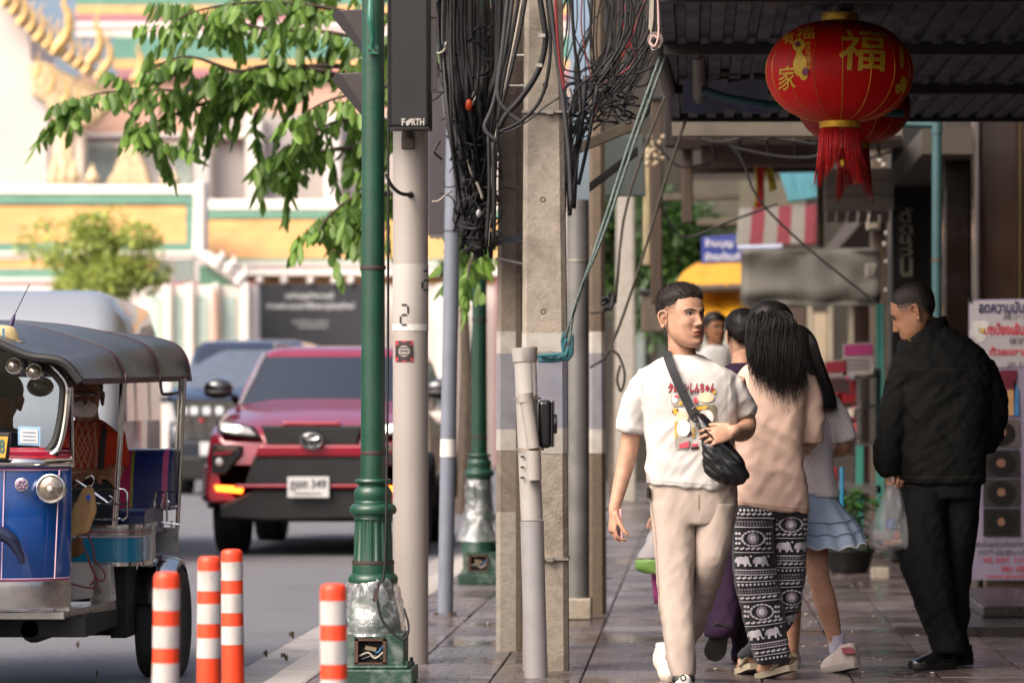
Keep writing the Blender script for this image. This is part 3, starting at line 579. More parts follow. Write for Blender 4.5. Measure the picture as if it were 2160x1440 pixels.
# ------------------------------------------------------------------ concrete utility poles
def conc(key, col, dirt=.45):
    return M(key, col, .85, var=.13, vs=28, bump=.45, bs=60, dirt=dirt, dcol='#574e42', ds=8)
c1 = conc('weathered concrete', '#968c7e'); c2 = conc('darker concrete', '#796e61'); c3 = conc('whitewashed concrete', '#989184', .3)
paint_w = M('flaking white paint', '#a8a39a', .8, var=.08, vs=14, dirt=.6, dcol='#857b6c', ds=15); paint_b = M('flaking lavender paint', '#82838f', .8, var=.1, vs=10, dirt=.45, dcol='#8a8072', ds=13); paint_g = M('grey band paint', '#7b7a80', .8, var=.1, vs=8, dirt=.3, ds=9)
def cpole(name, label, rows, Y, depth, mat, bands, bmats, group=True):
    """rows: (py, xl, xr)"""
    a = rows[-1]; t = thing('utility_pole', label, 'utility pole', P((a[1] + a[2]) / 2, a[0], Y), group='concrete utility poles')
    def ring(py, xl, xr, d, o):
        l = P(xl, py, Y); r = P(xr, py, Y); ch = .022; x0, x1, z = l.x - o, r.x + o, l.z; y0, y1 = Y - depth / 2 - o, Y + depth / 2 + o
        return [(x0 + ch, y0, z), (x1 - ch, y0, z), (x1, y0 + ch, z), (x1, y1 - ch, z), (x1 - ch, y1, z), (x0 + ch, y1, z), (x0, y1 - ch, z), (x0, y0 + ch, z)]
    MB().loft([ring(*r, 0, 0) for r in rows]).build('shaft', mat, t, smooth=True, ang=20)
    f = lambda y, i: np.interp(y, [r[0] for r in rows], [r[i] for r in rows])
    for (y0, y1), m in zip(bands, bmats):
        MB().loft([ring(y0, f(y0, 1), f(y0, 2), 0, .0018), ring(y1, f(y1, 1), f(y1, 2), 0, .0018)], cap=False).build('painted_band', m, t, smooth=True, ang=20)
    return t
up1 = cpole('a', 'tall weathered concrete pole in front, with two holes and painted bands', [(-260, 1111, 1182), (240, 1106, 1190), (720, 1103, 1196), (1416, 1104, 1200)], 16.1, .17, c1, ((703, 757), (757, 902), (902, 956)), (paint_w, paint_b, paint_w))
for (x, y) in ((1145, 421), (1146, 657), (1150, 180)): MB().lathe([(.013, -.004), (.013, .0015), (.0095, .002), (.009, -.003)], P(x, y, 16.015), 16, axis=(0, -1, 0)).build('bolt_hole', M('hole dark', '#15120f', .9), up1)
galv = M('galvanised strap', '#9c978c', .45, .6, var=.2, vs=20)
for (y, o) in ((238, .004), (1181, .004), (746, .004)):
    l, r = P(1101, y, 16.0), P(1199, y, 16.0); MB().mm((l.x, 15.995, l.z), (r.x, 16.19, l.z + .011)).build('strap', galv, up1); MB().box(P(1160, y - 2, 15.99), (.03, .014, .022)).build('buckle', galv, up1)
up2 = cpole('b', 'concrete pole behind and left of the front one, whitewashed at its foot', [(-260, 1058, 1120), (700, 1050, 1120), (1078, 1049, 1122), (1372, 1049, 1124)], 17.4, .2, c2, ((700, 746), (746, 905), (905, 949), (1078, 1371)), (paint_w, paint_g, paint_w, c3))
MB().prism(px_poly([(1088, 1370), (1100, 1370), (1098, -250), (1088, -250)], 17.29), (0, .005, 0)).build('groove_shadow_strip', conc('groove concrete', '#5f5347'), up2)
for y in (118, 182, 545): MB().tube([P(1046, y, 17.25), P(1112, y + (14 if y == 545 else 0), 17.25)], .008, 6).build('strap', galv, up2)
up3 = cpole('c', 'dark stained concrete pole behind the round galvanised one', [(-260, 1244, 1274), (700, 1243, 1276), (1306, 1242, 1279)], 20.6, .16, conc('stained concrete', '#5d5042'), ((700, 745), (745, 905), (905, 955)), (paint_w, paint_g, paint_w))
up4 = cpole('d', 'pale concrete pole far along the pavement, behind the walking man', [(300, 1302, 1338), (1056, 1297, 1342)], 45, .25, conc('pale concrete', '#99938a', .2), (), ())
gv = thing('galvanised_pole', 'round grey galvanised pole set in a square concrete block', 'pole', P(1219, 1306, 20.0))
MB().lathe([(.067, .1), (.066, 1.3), (.064, 2.45)], P(1219, 1304, 20.0), 26).build('shaft', M('galvanised grey', '#6c6b68', .5, .25, var=.25, vs=4, dirt=.4, dcol='#3d3c3a', ds=5), gv, smooth=True)
l, r = P(1196, 1310, 19.9), P(1247, 1262, 19.9); MB().mm((l.x, 19.9, 0), (r.x, 20.12, r.z)).build('footing', c1, gv, bevel=.01)
MB().lathe([(.0685, 0), (.0685, .012)], P(1219, 552, 20), 26).build('strap', galv, gv); 

# ------------------------------------------------------------------ plastic riser pipe with meter strapped to the front pole
pr = thing('riser_pipe', 'leaning white plastic riser pipe with a flared top in front of the poles', 'pipe', P(1130, 1428, 15.6)); Yp = 15.62
pvw = M('pvc white', '#a39e98', .45, var=.06, vs=6, dirt=.25, dcol='#7d776e', ds=9); pvg = M('pvc lower grey', '#908d8d', .4, var=.06, vs=6, dirt=.25, dcol='#6e6a68', ds=8)
MB().tube([P(1131, 1428, Yp), P(1122, 1098, Yp)], .0535, 28).build('lower_pipe', pvg, pr, smooth=True)
MB().tube([P(1122, 1096, Yp), P(1108, 765, Yp), P(1107.5, 762, Yp), P(1106, 733, Yp)], [.0505, .0505, .056, .0605], 28).build('upper_pipe', pvw, pr, smooth=True)
MB().tube([P(1109, 835, Yp - .075), P(1120, 905, Yp - .08), P(1126, 945, Yp - .08)], [.031, .029, .028], 20).build('small_pipe', pv, pr, smooth=True)
MB().tube([P(1125, 950, Yp - .08), P(1127, 1012, Yp - .08)], .034, 20).build('small_pipe_sleeve', pv, pr, smooth=True)
MB().tube([P(1107, 829, Yp - .075), P(1109, 848, Yp - .075)], .034, 20).build('cap', pv, pr, smooth=True)
for (x, y) in ((1112, 842), (1118, 949)): MB().lathe([(.064, 0), (.064, .009)], P(x, y, Yp - .012), 28, cap=False).build('hose_clamp', M('clamp brass', '#96897a', .4, .5), pr, smooth=True)
for y in (963, 985, 1007): MB().prism(px_poly([(1098, y - 2), (1105, y - 2.5), (1107, y), (1105, y + 2.5), (1098, y + 2)], Yp - .058), (0, .004, 0)).build('slot_mark', dk, pr)
lab = MB(); lt_ = bvh(MB().tube([P(1122, 1096, Yp), P(1108, 765, Yp)], .0512, 40)); project(lt_, px_poly([(1123, 760), (1131, 760), (1135, 838), (1126, 838)], Yp), [(0, 1, 2, 3)], .0012, .02).build('paper_label', M('paper label', '#cbc7bf', .7), pr)
mt = thing('meter_box', 'black round faced meter box strapped to the white riser pipe', 'meter', P(1150, 945, 15.65)); bb = M('meter black', '#121214', .25, var=.1, coat=.3)
l, r = P(1136, 945, 15.6), P(1168, 843, 15.6); MB().mm((l.x, 15.57, l.z), (r.x - .01, 15.72, r.z)).build('casing', bb, mt, bevel=.02, seg=3)
MB().mm((r.x - .012, 15.56, l.z + .004), (r.x, 15.73, r.z - .004)).build('cover_flange', bb, mt, bevel=.01)
MB().lathe([(.045, 0), (.045, .012), (.038, .014)], (r.x, 15.64, (l.z + r.z) / 2), 20, axis=(1, 0, 0)).build('lens', M('lens grey', '#3c4147', .15), mt, smooth=True)
MB().mm((l.x - .012, 15.6, l.z + .02), (l.x, 15.7, r.z - .02)).build('bracket', galv, mt)

# ------------------------------------------------------------------ cables
def bundle(name, label, cat='cables'): return thing(name, label, cat, (0, 0, 0))
rg = random.Random(11)
b1 = thing('cable_bundle', 'thick mass of black cables hanging left of the concrete poles', 'cables', P(1010, 520, 17))
def add_cable(par, pts, r, mat, sub=5): return MB().curve(pts, r, 5, sub=sub).build('cable', mat, par, smooth='all')
for k in range(104):
    x0 = rg.uniform(918, 1066); Y0 = rg.uniform(16.9, 17.9); x1 = rg.gauss(1012 if x0 > 960 else 992, 12); ym = rg.uniform(250, 430); f = rg.random()
    xm = x0 + (x1 - x0) * rg.uniform(.25, .6)
    pts = [P(x0, -40, Y0), P(x0 + rg.gauss(0, 5), 110, Y0), P(xm + rg.gauss(0, 5), ym * .75, Y0 - .1), P(x1 + rg.gauss(0, 6), ym + 60, 17.2), P(x1 + rg.gauss(0, 10), rg.choice((rg.uniform(390, 470), rg.uniform(470, 530), rg.uniform(500, 545))), 17.15)]
    add_cable(b1, pts, rg.choice((.005, .006, .008, .011, .014)), rg.choices((blackc, greyc, redc, palec), (24, 3, .3, .5))[0])
for k in range(70):      # loose loops and cut ends at the bottom knot
    c = Vector((rg.gauss(1000, 22), rg.gauss(420, 55))) if k < 32 else Vector((rg.uniform(930, 1060), rg.uniform(40, 400))); a = rg.uniform(0, 6.3); L_ = rg.uniform(25, 60)
    add_cable(b1, [P(c.x, c.y, 17.1), P(c.x + L_ * .5 * math.cos(a) + rg.gauss(0, 8), c.y + L_ * .5 * math.sin(a), 16.98), P(c.x + L_ * math.cos(a + .5), c.y + L_ * math.sin(a + .5), 17.05)], rg.choice((.003, .004, .006)), rg.choices((blackc, greyc, palec), (8, 3, 1))[0])
for k in range(10):
    add_cable(b1, [P(rg.uniform(985, 1000), rg.uniform(500, 525), 17.1), P(1015, rg.uniform(505, 525), 17.05), P(1050, rg.uniform(496, 520), 17.1), P(1105, rg.uniform(492, 512), 16.5)], .005, blackc)
for q in ([(1028, 440), (1034, 452), (1040, 462)], [(1005, 385), (1012, 400), (1018, 420)]): add_cable(b1, [P(x, y, 16.95) for x, y in q], .007, palec)
add_cable(b1, [P(912, 425, 16.9), P(925, 424, 16.9), P(940, 412, 16.9), P(952, 404, 17)], .005, palec)
MB().ell(P(989, 222, 16.85), (.018, .02, .03), 8, 6).build('orange_connector', M('orange plastic', '#c9481d', .5), b1, smooth=True)
MB().ell(P(1010, 450, 16.85), (.014, .02, .02), 8, 6).build('splice', M('splice white', '#c9c9c9', .3), b1, smooth=True)
b2 = thing('cable_bundle', 'black and grey cables crossing the front of the concrete poles', 'cables', P(1040, 500, 16))
for (q, r, m) in (([(1085, -40), (1068, 90), (1040, 220), (1022, 270), (1050, 300)], .011, greyc), ([(1100, -40), (1080, 80), (1055, 210), (1045, 350), (1038, 480)], .008, blackc), ([(1108, -40), (1088, 70), (1062, 200), (1040, 330), (1030, 520)], .005, palec),
                  ([(1132, -40), (1145, 40), (1150, 90), (1135, 150), (1100, 205), (1065, 245), (1052, 270)], .015, blackc), ([(1148, -40), (1160, 60), (1158, 140), (1140, 210), (1100, 255), (1050, 280)], .009, blackc), ([(1155, -40), (1168, 70), (1180, 160), (1190, 230), (1200, 330), (1205, 440)], .012, greyc),
                  ([(1040, 300), (1042, 400), (1040, 520)], .012, blackc), ([(1030, 280), (1032, 400), (1026, 520)], .01, blackc), ([(1180, 205), (1150, 225), (1120, 250), (1080, 275), (1050, 280)], .005, greyc), ([(1075, -40), (1060, 100), (1050, 200), (1075, 240), (1105, 262)], .012, greyc), ([(1170, -40), (1176, 90), (1186, 170), (1190, 190)], .007, redc), ([(1115, -40), (1098, 60), (1075, 160), (1048, 260)], .009, blackc)):
    add_cable(b2, [P(x, y, 15.9 + .01 * rg.random()) for x, y in q], r, m)
for (x, y) in ((1143, 75), (1137, 138), (1120, 400)): MB().box(P(x, y, 15.87), (.03, .01, .016), ry=.1).build('cable_clip', galv, b2) if y < 300 else None
b3 = thing('cable_bundle', 'tangled dark and red cables right of the concrete poles', 'cables', P(1230, 300, 17))
for k in range(46):
    x0 = rg.uniform(1192, 1400); Y0 = rg.uniform(16.6, 18.2); kx = 1215 + .42 * (x0 - 1192) + rg.gauss(0, 12); yk = rg.uniform(150, 240)
    if rg.random() < .5: pts = [P(x0, -40, Y0), P(x0 + rg.gauss(0, 8), 70, Y0), P(kx + rg.gauss(0, 10), yk, Y0), P(kx - rg.uniform(5, 50), yk + rg.uniform(-20, 40), Y0 - .1), P(1205 + rg.gauss(0, 8), yk + rg.uniform(60, 110), 16.7), P(1200 + rg.gauss(0, 6), rg.uniform(330, 450), 16.6)]
    else: pts = [P(x0, -40, Y0), P(x0 + rg.gauss(0, 12), 60, Y0), P(x0 + rg.gauss(-15, 14), rg.uniform(120, 170), Y0), P(kx, yk, Y0), P(kx + rg.uniform(10, 70), yk + rg.uniform(-40, 20), Y0), P(kx + rg.uniform(40, 110), rg.uniform(60, 160), Y0), P(kx + rg.uniform(60, 150), -40, Y0)]
    add_cable(b3, pts, rg.choice((.004, .005, .006, .009)), rg.choices((blackc, greyc, redc), (12, 4, .6))[0])
for k in range(34):
    c = Vector((rg.uniform(1205, 1340), rg.gauss(215, 28))); a = rg.uniform(0, 6.3); L_ = rg.uniform(25, 70)
    add_cable(b3, [P(c.x, c.y, 16.9), P(c.x + L_ * .5 * math.cos(a), c.y + L_ * .3 * math.sin(a) + 8, 16.8), P(c.x + L_ * math.cos(a + .6), c.y + L_ * .5 * math.sin(a + .6), 16.95)], rg.choice((.004, .006)), rg.choices((blackc, greyc, redc), (9, 4, .3))[0])
for q, r in (([(1235, 160), (1228, 240), (1215, 330), (1208, 440)], .016), ([(1260, 180), (1240, 300), (1220, 390)], .01), ([(1202, 250), (1203, 340), (1201, 455)], .012)): add_cable(b3, [P(x, y, 16.75) for x, y in q], r, greyc)
stay = M('stay rope', '#5d6a66', .9, var=.25, vs=60, bump=.6, bs=200)
rp = thing('stay_rope', 'pair of taut green grey ropes running diagonally to the front pole', 'rope', P(1195, 745, 15.9)); 
for q in ([(1470, -90), (1344, 255), (1270, 480), (1192, 712)], [(1478, -80), (1352, 262), (1280, 475), (1215, 640), (1200, 730)]):
    MB().curve([P(x, y, 15.7) for x, y in q], .0075, 7).build('rope', stay, rp, smooth='all')
kn = M('teal rope', '#2f6068', .9, var=.25, vs=60, bump=.6, bs=200)
for q in ([(1135, 757), (1165, 756), (1185, 752), (1196, 742)], [(1137, 761), (1168, 761), (1190, 755), (1200, 730)], [(1188, 705), (1196, 712), (1203, 735), (1198, 758), (1190, 748)], [(1190, 700), (1186, 725), (1195, 750), (1206, 730), (1207, 705)], [(1194, 715), (1205, 722), (1206, 745), (1197, 755), (1188, 740), (1194, 715)], [(1105, 752), (1140, 750), (1196, 746)]): MB().curve([P(x, y, 15.88 if x < 1180 else 15.78) for x, y in q], .0085, 7).build('knot', kn, rp, smooth='all')
r2 = thing('guy_wire', 'dark guy ropes hanging behind the galvanised pole, knotted midway', 'rope', P(1290, 730, 20))
for q in ([(1565, -80), (1420, 330), (1350, 560), (1287, 735), (1245, 775)], [(1470, 40), (1330, 400), (1298, 640)], [(1287, 735), (1305, 750), (1318, 790), (1310, 825), (1302, 800), (1308, 770)], [(1380, -60), (1400, 120), (1408, 180)], [(1245, 660), (1275, 655), (1290, 635), (1275, 650)], [(1420, 60), (1416, 180), (1424, 150)]): MB().curve([P(x, y, 19.8) for x, y in q], .009, 6).build('rope', M('dark rope', '#3a352f', .9, var=.2, vs=50), r2, smooth='all')
for k in range(7): MB().curve([P(1275 + rg.uniform(-8, 8), 640 + rg.uniform(-12, 14), 19.7), P(1280 + rg.uniform(-10, 14), 640 + rg.uniform(-14, 14), 19.65), P(1288 + rg.uniform(-8, 8), 632 + rg.uniform(-14, 14), 19.7)], .011, 6).build('knot', blackc, r2, smooth='all')
# steel braces behind the poles
for (q, w_, lab_) in (([(1195, 322), (1350, 258)], .03, 'pale rusty steel brace running from the front pole to the awning'), ([(1243, 395), (1345, 318)], .024, 'dark steel brace below the rusty one, beside the galvanised pole')):
    a, b = P(*q[0], 18), P(*q[1], 18); d = (b - a).normalized(); n = Vector((0, 0, 1)); 
    tag(MB().prism([a - n * w_, b - n * w_, b + n * w_, a + n * w_], (0, .04, 0)).build('steel_brace', M('brace ' + q.__repr__()[:6], '#6f6456' if w_ > .025 else '#2d2925', .7, .2, var=.25, vs=9), bevel=.004), lab_, 'brace')
gs = tag(MB().prism(px_poly([(1272, 414), (1362, 414), (1358, 285), (1272, 285)], 23), (0, .05, 0)).build('signboard', M('board grey green', '#39403e', .7, var=.1), bevel=.01), 'plain dark grey signboard seen from behind between poles and awning', 'sign')
# ------------------------------------------------------------------ vehicles
chrome = M('chrome', '#c9c7c4', .12, 1., var=.06, vs=9, rvar=.05); steelp = M('polished steel sheet', '#a7a3a0', .28, .9, var=.12, vs=6, rvar=.1, dirt=.2, dcol='#5a504a', ds=8)
rubber = M('tyre rubber', '#151517', .8, var=.2, vs=10, bump=.3, bs=60, dirt=.3, dcol='#3b3936', ds=6); glassd = M('tinted glass', '#12161b', .04, var=.1, vs=2, spec=.9, coat=1.); plast = M('black plastic', '#0b0b0c', .5, var=.15, vs=8)
lensm = M('lamp lens', '#c4c4c2', .08, var=.1, vs=20, spec=.8, coat=1.); under = M('underbody black', '#0b0b0b', .9)
def wheel(parent, c, r, wd, rim=True, spokes=6):
    c = Vector(c); h = wd / 2
    prof = [(r * .66, -h * .92), (r * .72, -h), (r * .9, -h), (r * .97, -h * .86), (r, -h * .6), (r, -h * .2), (r * .985, -h * .18), (r * .985, -h * .12), (r, -h * .1), (r, h * .1), (r * .985, h * .12), (r * .985, h * .18), (r, h * .2), (r, h * .6), (r * .97, h * .86), (r * .9, h), (r * .72, h), (r * .66, h * .92)]
    w_ = MB().lathe(prof, c, 40, axis=(1, 0, 0)).build('wheel', rubber, parent, smooth=True, ang=30)
    if rim:
        mb = MB().lathe([(r * .64, -h * .5), (r * .66, h * .9), (r * .6, h * .8), (r * .58, h * .3), (r * .16, h * .55), (r * .1, h * .7), (.01, h * .72)], c, 24, axis=(1, 0, 0), cap=False); mb.build('rim', steelp, w_, smooth=True)
    return w_
def patch(rows):
    """grid of points -> open surface"""
    return MB().loft(rows, cap=False, closed=False)
def solid(poly, dv): return MB().prism(poly, dv)

# ---- red sport utility vehicle
SY = 29.4; SX = P(657, 0, SY).x; SZ = ROAD_Z
suv = thing('car', 'red sport utility car facing the camera with amber lights on', 'car', (SX, SY, SZ)); red = M('metallic red paint', '#8c0f28', .2, .2, var=.06, vs=3, coat=1., rvar=.03)
def suv_hull(st, n=7):
    rings = []
    for y, hw, zb, zt, c in st:
        half = [(0, zb), (hw * .8, zb), (hw * .95, zb + .08), (hw, zb + .28), (hw * .995, (zb + zt) / 2 + .12), (hw * .965, zt - .05), (hw * .87, zt), (hw * .5, zt + c), (0, zt + c * 1.15)]
        full = half + [(-x, z) for x, z in half[-2:0:-1]]; rings.append([(SX + x, SY + y, SZ + z) for x, z in full])
    return rings
st = catmull([(.0, .82, .52, .96, .02), (.05, .9, .45, 1.04, .03), (.18, .925, .42, 1.10, .04), (.55, .925, .42, 1.19, .05), (1.1, .93, .44, 1.28, .06), (1.4, .93, .44, 1.31, .05), (2.6, .93, .44, 1.2, .02), (4.4, .925, .46, 1.2, .0), (4.78, .86, .52, 1.12, 0.)], 4)
MB().loft(suv_hull(st)).build('body', red, suv, smooth=True, ang=50)
def rrect(hw, y0, y1, z, r=.12, n=5):
    out = []
    for cx, cy, a0 in ((hw - r, y1 - r, 0), (-hw + r, y1 - r, 90), (-hw + r, y0 + r, 180), (hw - r, y0 + r, 270)):
        for k in range(n + 1):
            a = R(a0 + 90 * k / n); out.append((SX + cx + r * math.cos(a), SY + cy + r * math.sin(a), SZ + z))
    return out
rl = [rrect(.84, 1.2, 4.65, 1.26), rrect(.79, 1.47, 4.6, 1.48), rrect(.71, 1.82, 4.5, 1.72), rrect(.66, 1.97, 4.42, 1.80), rrect(.58, 2.1, 4.3, 1.845), rrect(.4, 2.4, 4.0, 1.865)]
MB().loft(rl).build('roof', red, suv, smooth='all')
rows = []
for k in range(7):
    t = k / 6; z = 1.325 + .435 * t; hw = .765 - .135 * t; y = 1.215 + .63 * t
    rows.append([(SX + hw * u, SY + y - .05 + .10 * u * u * (1 - .3 * t), SZ + z) for u in np.linspace(-1, 1, 11)])
ws = patch(rows).build('windscreen', glassd, suv, smooth='all')
for s in (-1, 1):
    MB().tube([(SX + s * .785, SY + 1.25, SZ + 1.31), (SX + s * .70, SY + 1.6, SZ + 1.57), (SX + s * .645, SY + 1.9, SZ + 1.78)], .024, 8).build('pillar', M('pillar grey', '#8e8a90', .3, .3), suv, smooth=True)
    MB().prism([(SX + s * .80, SY + 1.75, SZ + 1.36), (SX + s * .82, SY + 4.3, SZ + 1.36), (SX + s * .72, SY + 4.2, SZ + 1.7), (SX + s * .72, SY + 2.05, SZ + 1.7)], (s * .012, 0, 0)).build('side_window', glassd, suv)
    m_ = MB().ell((SX + s * 1.0, SY + 1.42, SZ + 1.47), (.135, .075, .085), 16, 10).build('mirror', M('mirror black', '#1a1b20', .15, coat=1.), suv, smooth='all')
    MB().ell((SX + s * 1.0, SY + 1.405, SZ + 1.425), (.13, .07, .05), 14, 8).build('mirror_lower', plast, m_, smooth='all')
    MB().tube([(SX + s * .87, SY + 1.45, SZ + 1.4), (SX + s * .84, SY + 1.5, SZ + 1.34)], .03, 8).build('mirror_arm', plast, suv, smooth=True)
    MB().tube([(SX + s * .6, SY + 2.3, SZ + 1.88), (SX + s * .6, SY + 4.1, SZ + 1.88)], .02, 8).build('roof_rail', steelp, suv, smooth=True)
    for y, x_ in ((.95, .80), (3.7, .80)): wheel(suv, (SX + s * x_, SY + y, SZ + .385), .385, .27)
    for y in (.95, 3.7): # wheel arch lips
        MB().curve([(SX + s * .93, SY + y - .47, SZ + .42), (SX + s * .945, SY + y - .36, SZ + .72), (SX + s * .95, SY + y, SZ + .87), (SX + s * .945, SY + y + .36, SZ + .72), (SX + s * .93, SY + y + .47, SZ + .42)], .035, 8).build('wheel_arch', plast, suv, smooth=True)
MB().mm((SX - .7, SY + .3, SZ + .3), (SX + .7, SY + 4.5, SZ + .46)).build('chassis', under, suv)
# front fascia: pieces traced on the front and set proud of the body
FY = SY - .05
def fp(pts, dy=0., th=.06, mir=False): return MB().prism([P((1314 - x) if mir else x, y, FY + dy) for x, y in pts], (0, th, 0))
MB().loft([[P(x, y, FY + d) for x, y in ((440, 985), (452, 975), (862, 975), (874, 985), (880, 1045), (872, 1060), (442, 1060), (434, 1045))] for d in (.05,)] + [[P(x, y, FY + .35) for x, y in ((428, 985), (440, 975), (874, 975), (886, 985), (890, 1050), (880, 1062), (434, 1062), (424, 1050))]]).build('bumper', red, suv, bevel=.02)
fp([(536, 962), (778, 962), (797, 1021), (517, 1021)], .0, .1).build('lower_grille', M('grille mesh black', '#161617', .45, var=.3, vs=60, bump=.6, bs=90), suv, bevel=.01)
for k in range(6): fp([(532 - k * 2, 968 + k * 9), (782 + k * 2, 968 + k * 9), (782 + k * 2, 970.5 + k * 9), (532 - k * 2, 970.5 + k * 9)], -.006, .02).build('grille_bar', M('grille bar', '#232325', .35), suv)
fp([(551, 897), (763, 897), (752, 938), (563, 938)], .0, .1).build('upper_grille', M('grille mesh black', ''), suv, bevel=.01)
for k in range(3): fp([(556 + k * 3, 905 + k * 10), (758 - k * 3, 905 + k * 10), (757 - k * 3, 908 + k * 10), (557 + k * 3, 908 + k * 10)], -.008, .02).build('grille_bar', M('grille bar', ''), suv)
fp([(548, 938), (766, 938), (778, 963), (536, 963)], -.03, .12).build('bumper_bar', red, suv, bevel=.02)
fp([(498, 1021), (816, 1021), (822, 1029), (492, 1029)], -.035, .1).build('lip', red, suv, bevel=.01)
fp([(462, 1066), (540, 1031), (774, 1031), (852, 1066), (850, 1092), (560, 1098), (464, 1092)], .02, .3).build('skid_plate', plast, suv, bevel=.02)
fp([(598, 889), (716, 889), (722, 898), (592, 898)], -.01, .1).build('hood_edge', red, suv, bevel=.012)
emb = MB().lathe([(.105, 0), (.105, .02), (.095, .028)], P(657, 929, FY - .05), 28, axis=(0, -1, 0)); emb.xf(Matrix.Translation(P(657, 929, FY)) @ Matrix.Scale(.72, 4, (0, 0, 1)) @ Matrix.Translation(-P(657, 929, FY))); em_ = emb.build('emblem', M('emblem blue black', '#22272f', .2, coat=1.), suv, smooth=True)
def ring_e(rx, rz, tx=0, tz=0, r=.0075): return MB().tube([P(657, 929, FY - .085) + Vector((tx + rx * math.cos(a), 0, tz + rz * math.sin(a))) for a in np.linspace(0, 2 * math.pi, 25)], r, 6)
for a in ((.094, .064, 0, 0), (.062, .024, 0, .034), (.026, .058, 0, 0)): ring_e(*a).build('emblem_ring', chrome, em_, smooth=True)
pl = fp([(606, 1005), (694, 1005), (694, 1049), (606, 1049)], -.07, .02).build('licence_plate', M('plate white', '#c6c6c4', .5, var=.05), suv, bevel=.004)
px_text('ฎขถ 349', 612, 1011, 688, 1034, FY - .075, .02).build('plate_number', M('plate ink', '#2b2b2e', .6), pl, kind='stuff'); px_text('กรุงเทพมหานคร', 622, 1038, 678, 1045, FY - .075, .01).build('plate_province', M('plate ink', ''), pl, kind='stuff')
amber = M('amber lamp lit', '#ff9a3c', .4, emis='#ff5c12', estr=4.5); led = M('led lamp lit', '#ffffff', .3, emis='#fff4e0', estr=5.)
for mir in (False, True):
    fp([(456, 884), (476, 888), (531, 899), (552, 925), (540, 924), (487, 919), (459, 912)], .0, .14, mir).build('headlight_surround', plast, suv, bevel=.008)
    hl = fp([(462, 888), (480, 892), (526, 902), (540, 918), (488, 914), (464, 908)], -.006, .06, mir).build('headlight', lensm, suv, bevel=.008)
    for cx, r in ((497, 6), (478, 4)): MB().ell(P(1314 - cx if mir else cx, 903, FY - .012), (r / 245 * 2, .02, r / 245), 12, 8).build('led', led, hl, smooth='all')
    fp([(446, 936), (511, 939), (509, 957), (474, 1001), (446, 997)], .0, .14, mir).build('fog_recess', plast, suv, bevel=.012)
    fp([(458, 940), (500, 943), (497, 950), (460, 949)], -.01, .03, mir).build('fog_trim', M('fog trim', '#6c5a50', .3, .4), suv)
    fp([(450, 953), (492, 951), (488, 957), (452, 961)], -.02, .05, mir).build('fog_bar', red, suv)
    MB().lathe([(.03, 0), (.034, .02), (.02, .03)], P(1314 - 463 if mir else 463, 974, FY - .0), 14, axis=(0, -1, 0)).build('fog_lamp', lensm, suv, smooth=True)
    fp([(452, 1023), (508, 1026), (512, 1032), (509, 1040), (455, 1035)], -.02, .06, mir).build('turn_lamp', amber, suv, bevel=.006)
fp([(620, 868), (694, 868), (694, 871), (620, 871)], .3, .02) 

# ---- dark people carrier behind
VY2 = 50.; dv = thing('van', 'dark blue people carrier behind the red car, wide chrome grille', 'van', (P(495, 0, VY2).x, VY2, SZ)); DX = P(495, 0, VY2).x; dkb = M('dark blue paint', '#1c2230', .25, .3, coat=1., var=.1)
def sect(hw, y0, y1, z, r=.15):
    out = []
    for cx, cy, a0 in ((hw - r, y1 - r, 0), (-hw + r, y1 - r, 90), (-hw + r, y0 + r, 180), (hw - r, y0 + r, 270)):
        for k in range(5): a = R(a0 + 22.5 * k); out.append((DX + cx + r * math.cos(a), VY2 + cy + r * math.sin(a), SZ + z))
    return out
MB().loft([sect(.93, .1, 4.9, .26), sect(1., 0, 5, .45), sect(1., 0, 5, .9), sect(.99, .1, 5, 1.25), sect(.97, .65, 5, 1.45), sect(.9, 1.2, 4.95, 1.85), sect(.84, 1.6, 4.85, 2.2), sect(.76, 1.8, 4.6, 2.3), sect(.6, 2.1, 4.4, 2.34)]).build('body', dkb, dv, smooth='all')
patch([[(DX + u * (.94 - .11 * t), VY2 + .66 + .95 * t - .05 + .1 * u * u, SZ + 1.5 + .68 * t) for u in np.linspace(-1, 1, 9)] for t in np.linspace(0, 1, 6)]).build('windscreen', M('grey blue glass', '#4b535f', .06, spec=.9, coat=1.), dv, smooth='all')
def vp(pts, dy=-.03, th=.06, mat=plast, name='trim', bev=.01): return MB().prism(px_poly(pts, VY2 + dy), (0, th, 0)).build(name, mat, dv, bevel=bev)
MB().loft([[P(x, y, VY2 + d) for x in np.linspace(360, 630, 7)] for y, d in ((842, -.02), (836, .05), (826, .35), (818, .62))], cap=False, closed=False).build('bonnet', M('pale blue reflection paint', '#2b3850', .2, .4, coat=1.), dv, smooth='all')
gr = vp([(366, 842), (624, 842), (610, 926), (390, 926)], mat=plast, name='grille')
for k in range(7): MB().prism(px_poly([(372 + k * 2, 850 + k * 11), (618 - k * 2, 850 + k * 11), (618 - k * 2, 855 + k * 11), (372 + k * 2, 855 + k * 11)], VY2 - .06), (0, .03, 0)).build('grille_bar', chrome, gr)
for x in (405, 432, 465, 500, 535, 570): MB().prism(px_poly([(x, 845), (x + 3, 845), (x + 3, 924), (x, 924)], VY2 - .066), (0, .02, 0)).build('grille_post', plast, gr)
vp([(346, 848), (362, 850), (372, 892), (354, 888)], -.02, .1, lensm, 'headlight'); vp([(618, 850), (640, 848), (632, 888), (614, 892)], -.02, .1, lensm, 'headlight')
for x in (378, 402, 428, 455): vp([(x, 858), (x + 15, 858), (x + 15, 874), (x, 874)], -.09, .03, M('led panel', '#d5dade', .15, spec=.8), 'lamp_cell', .005)
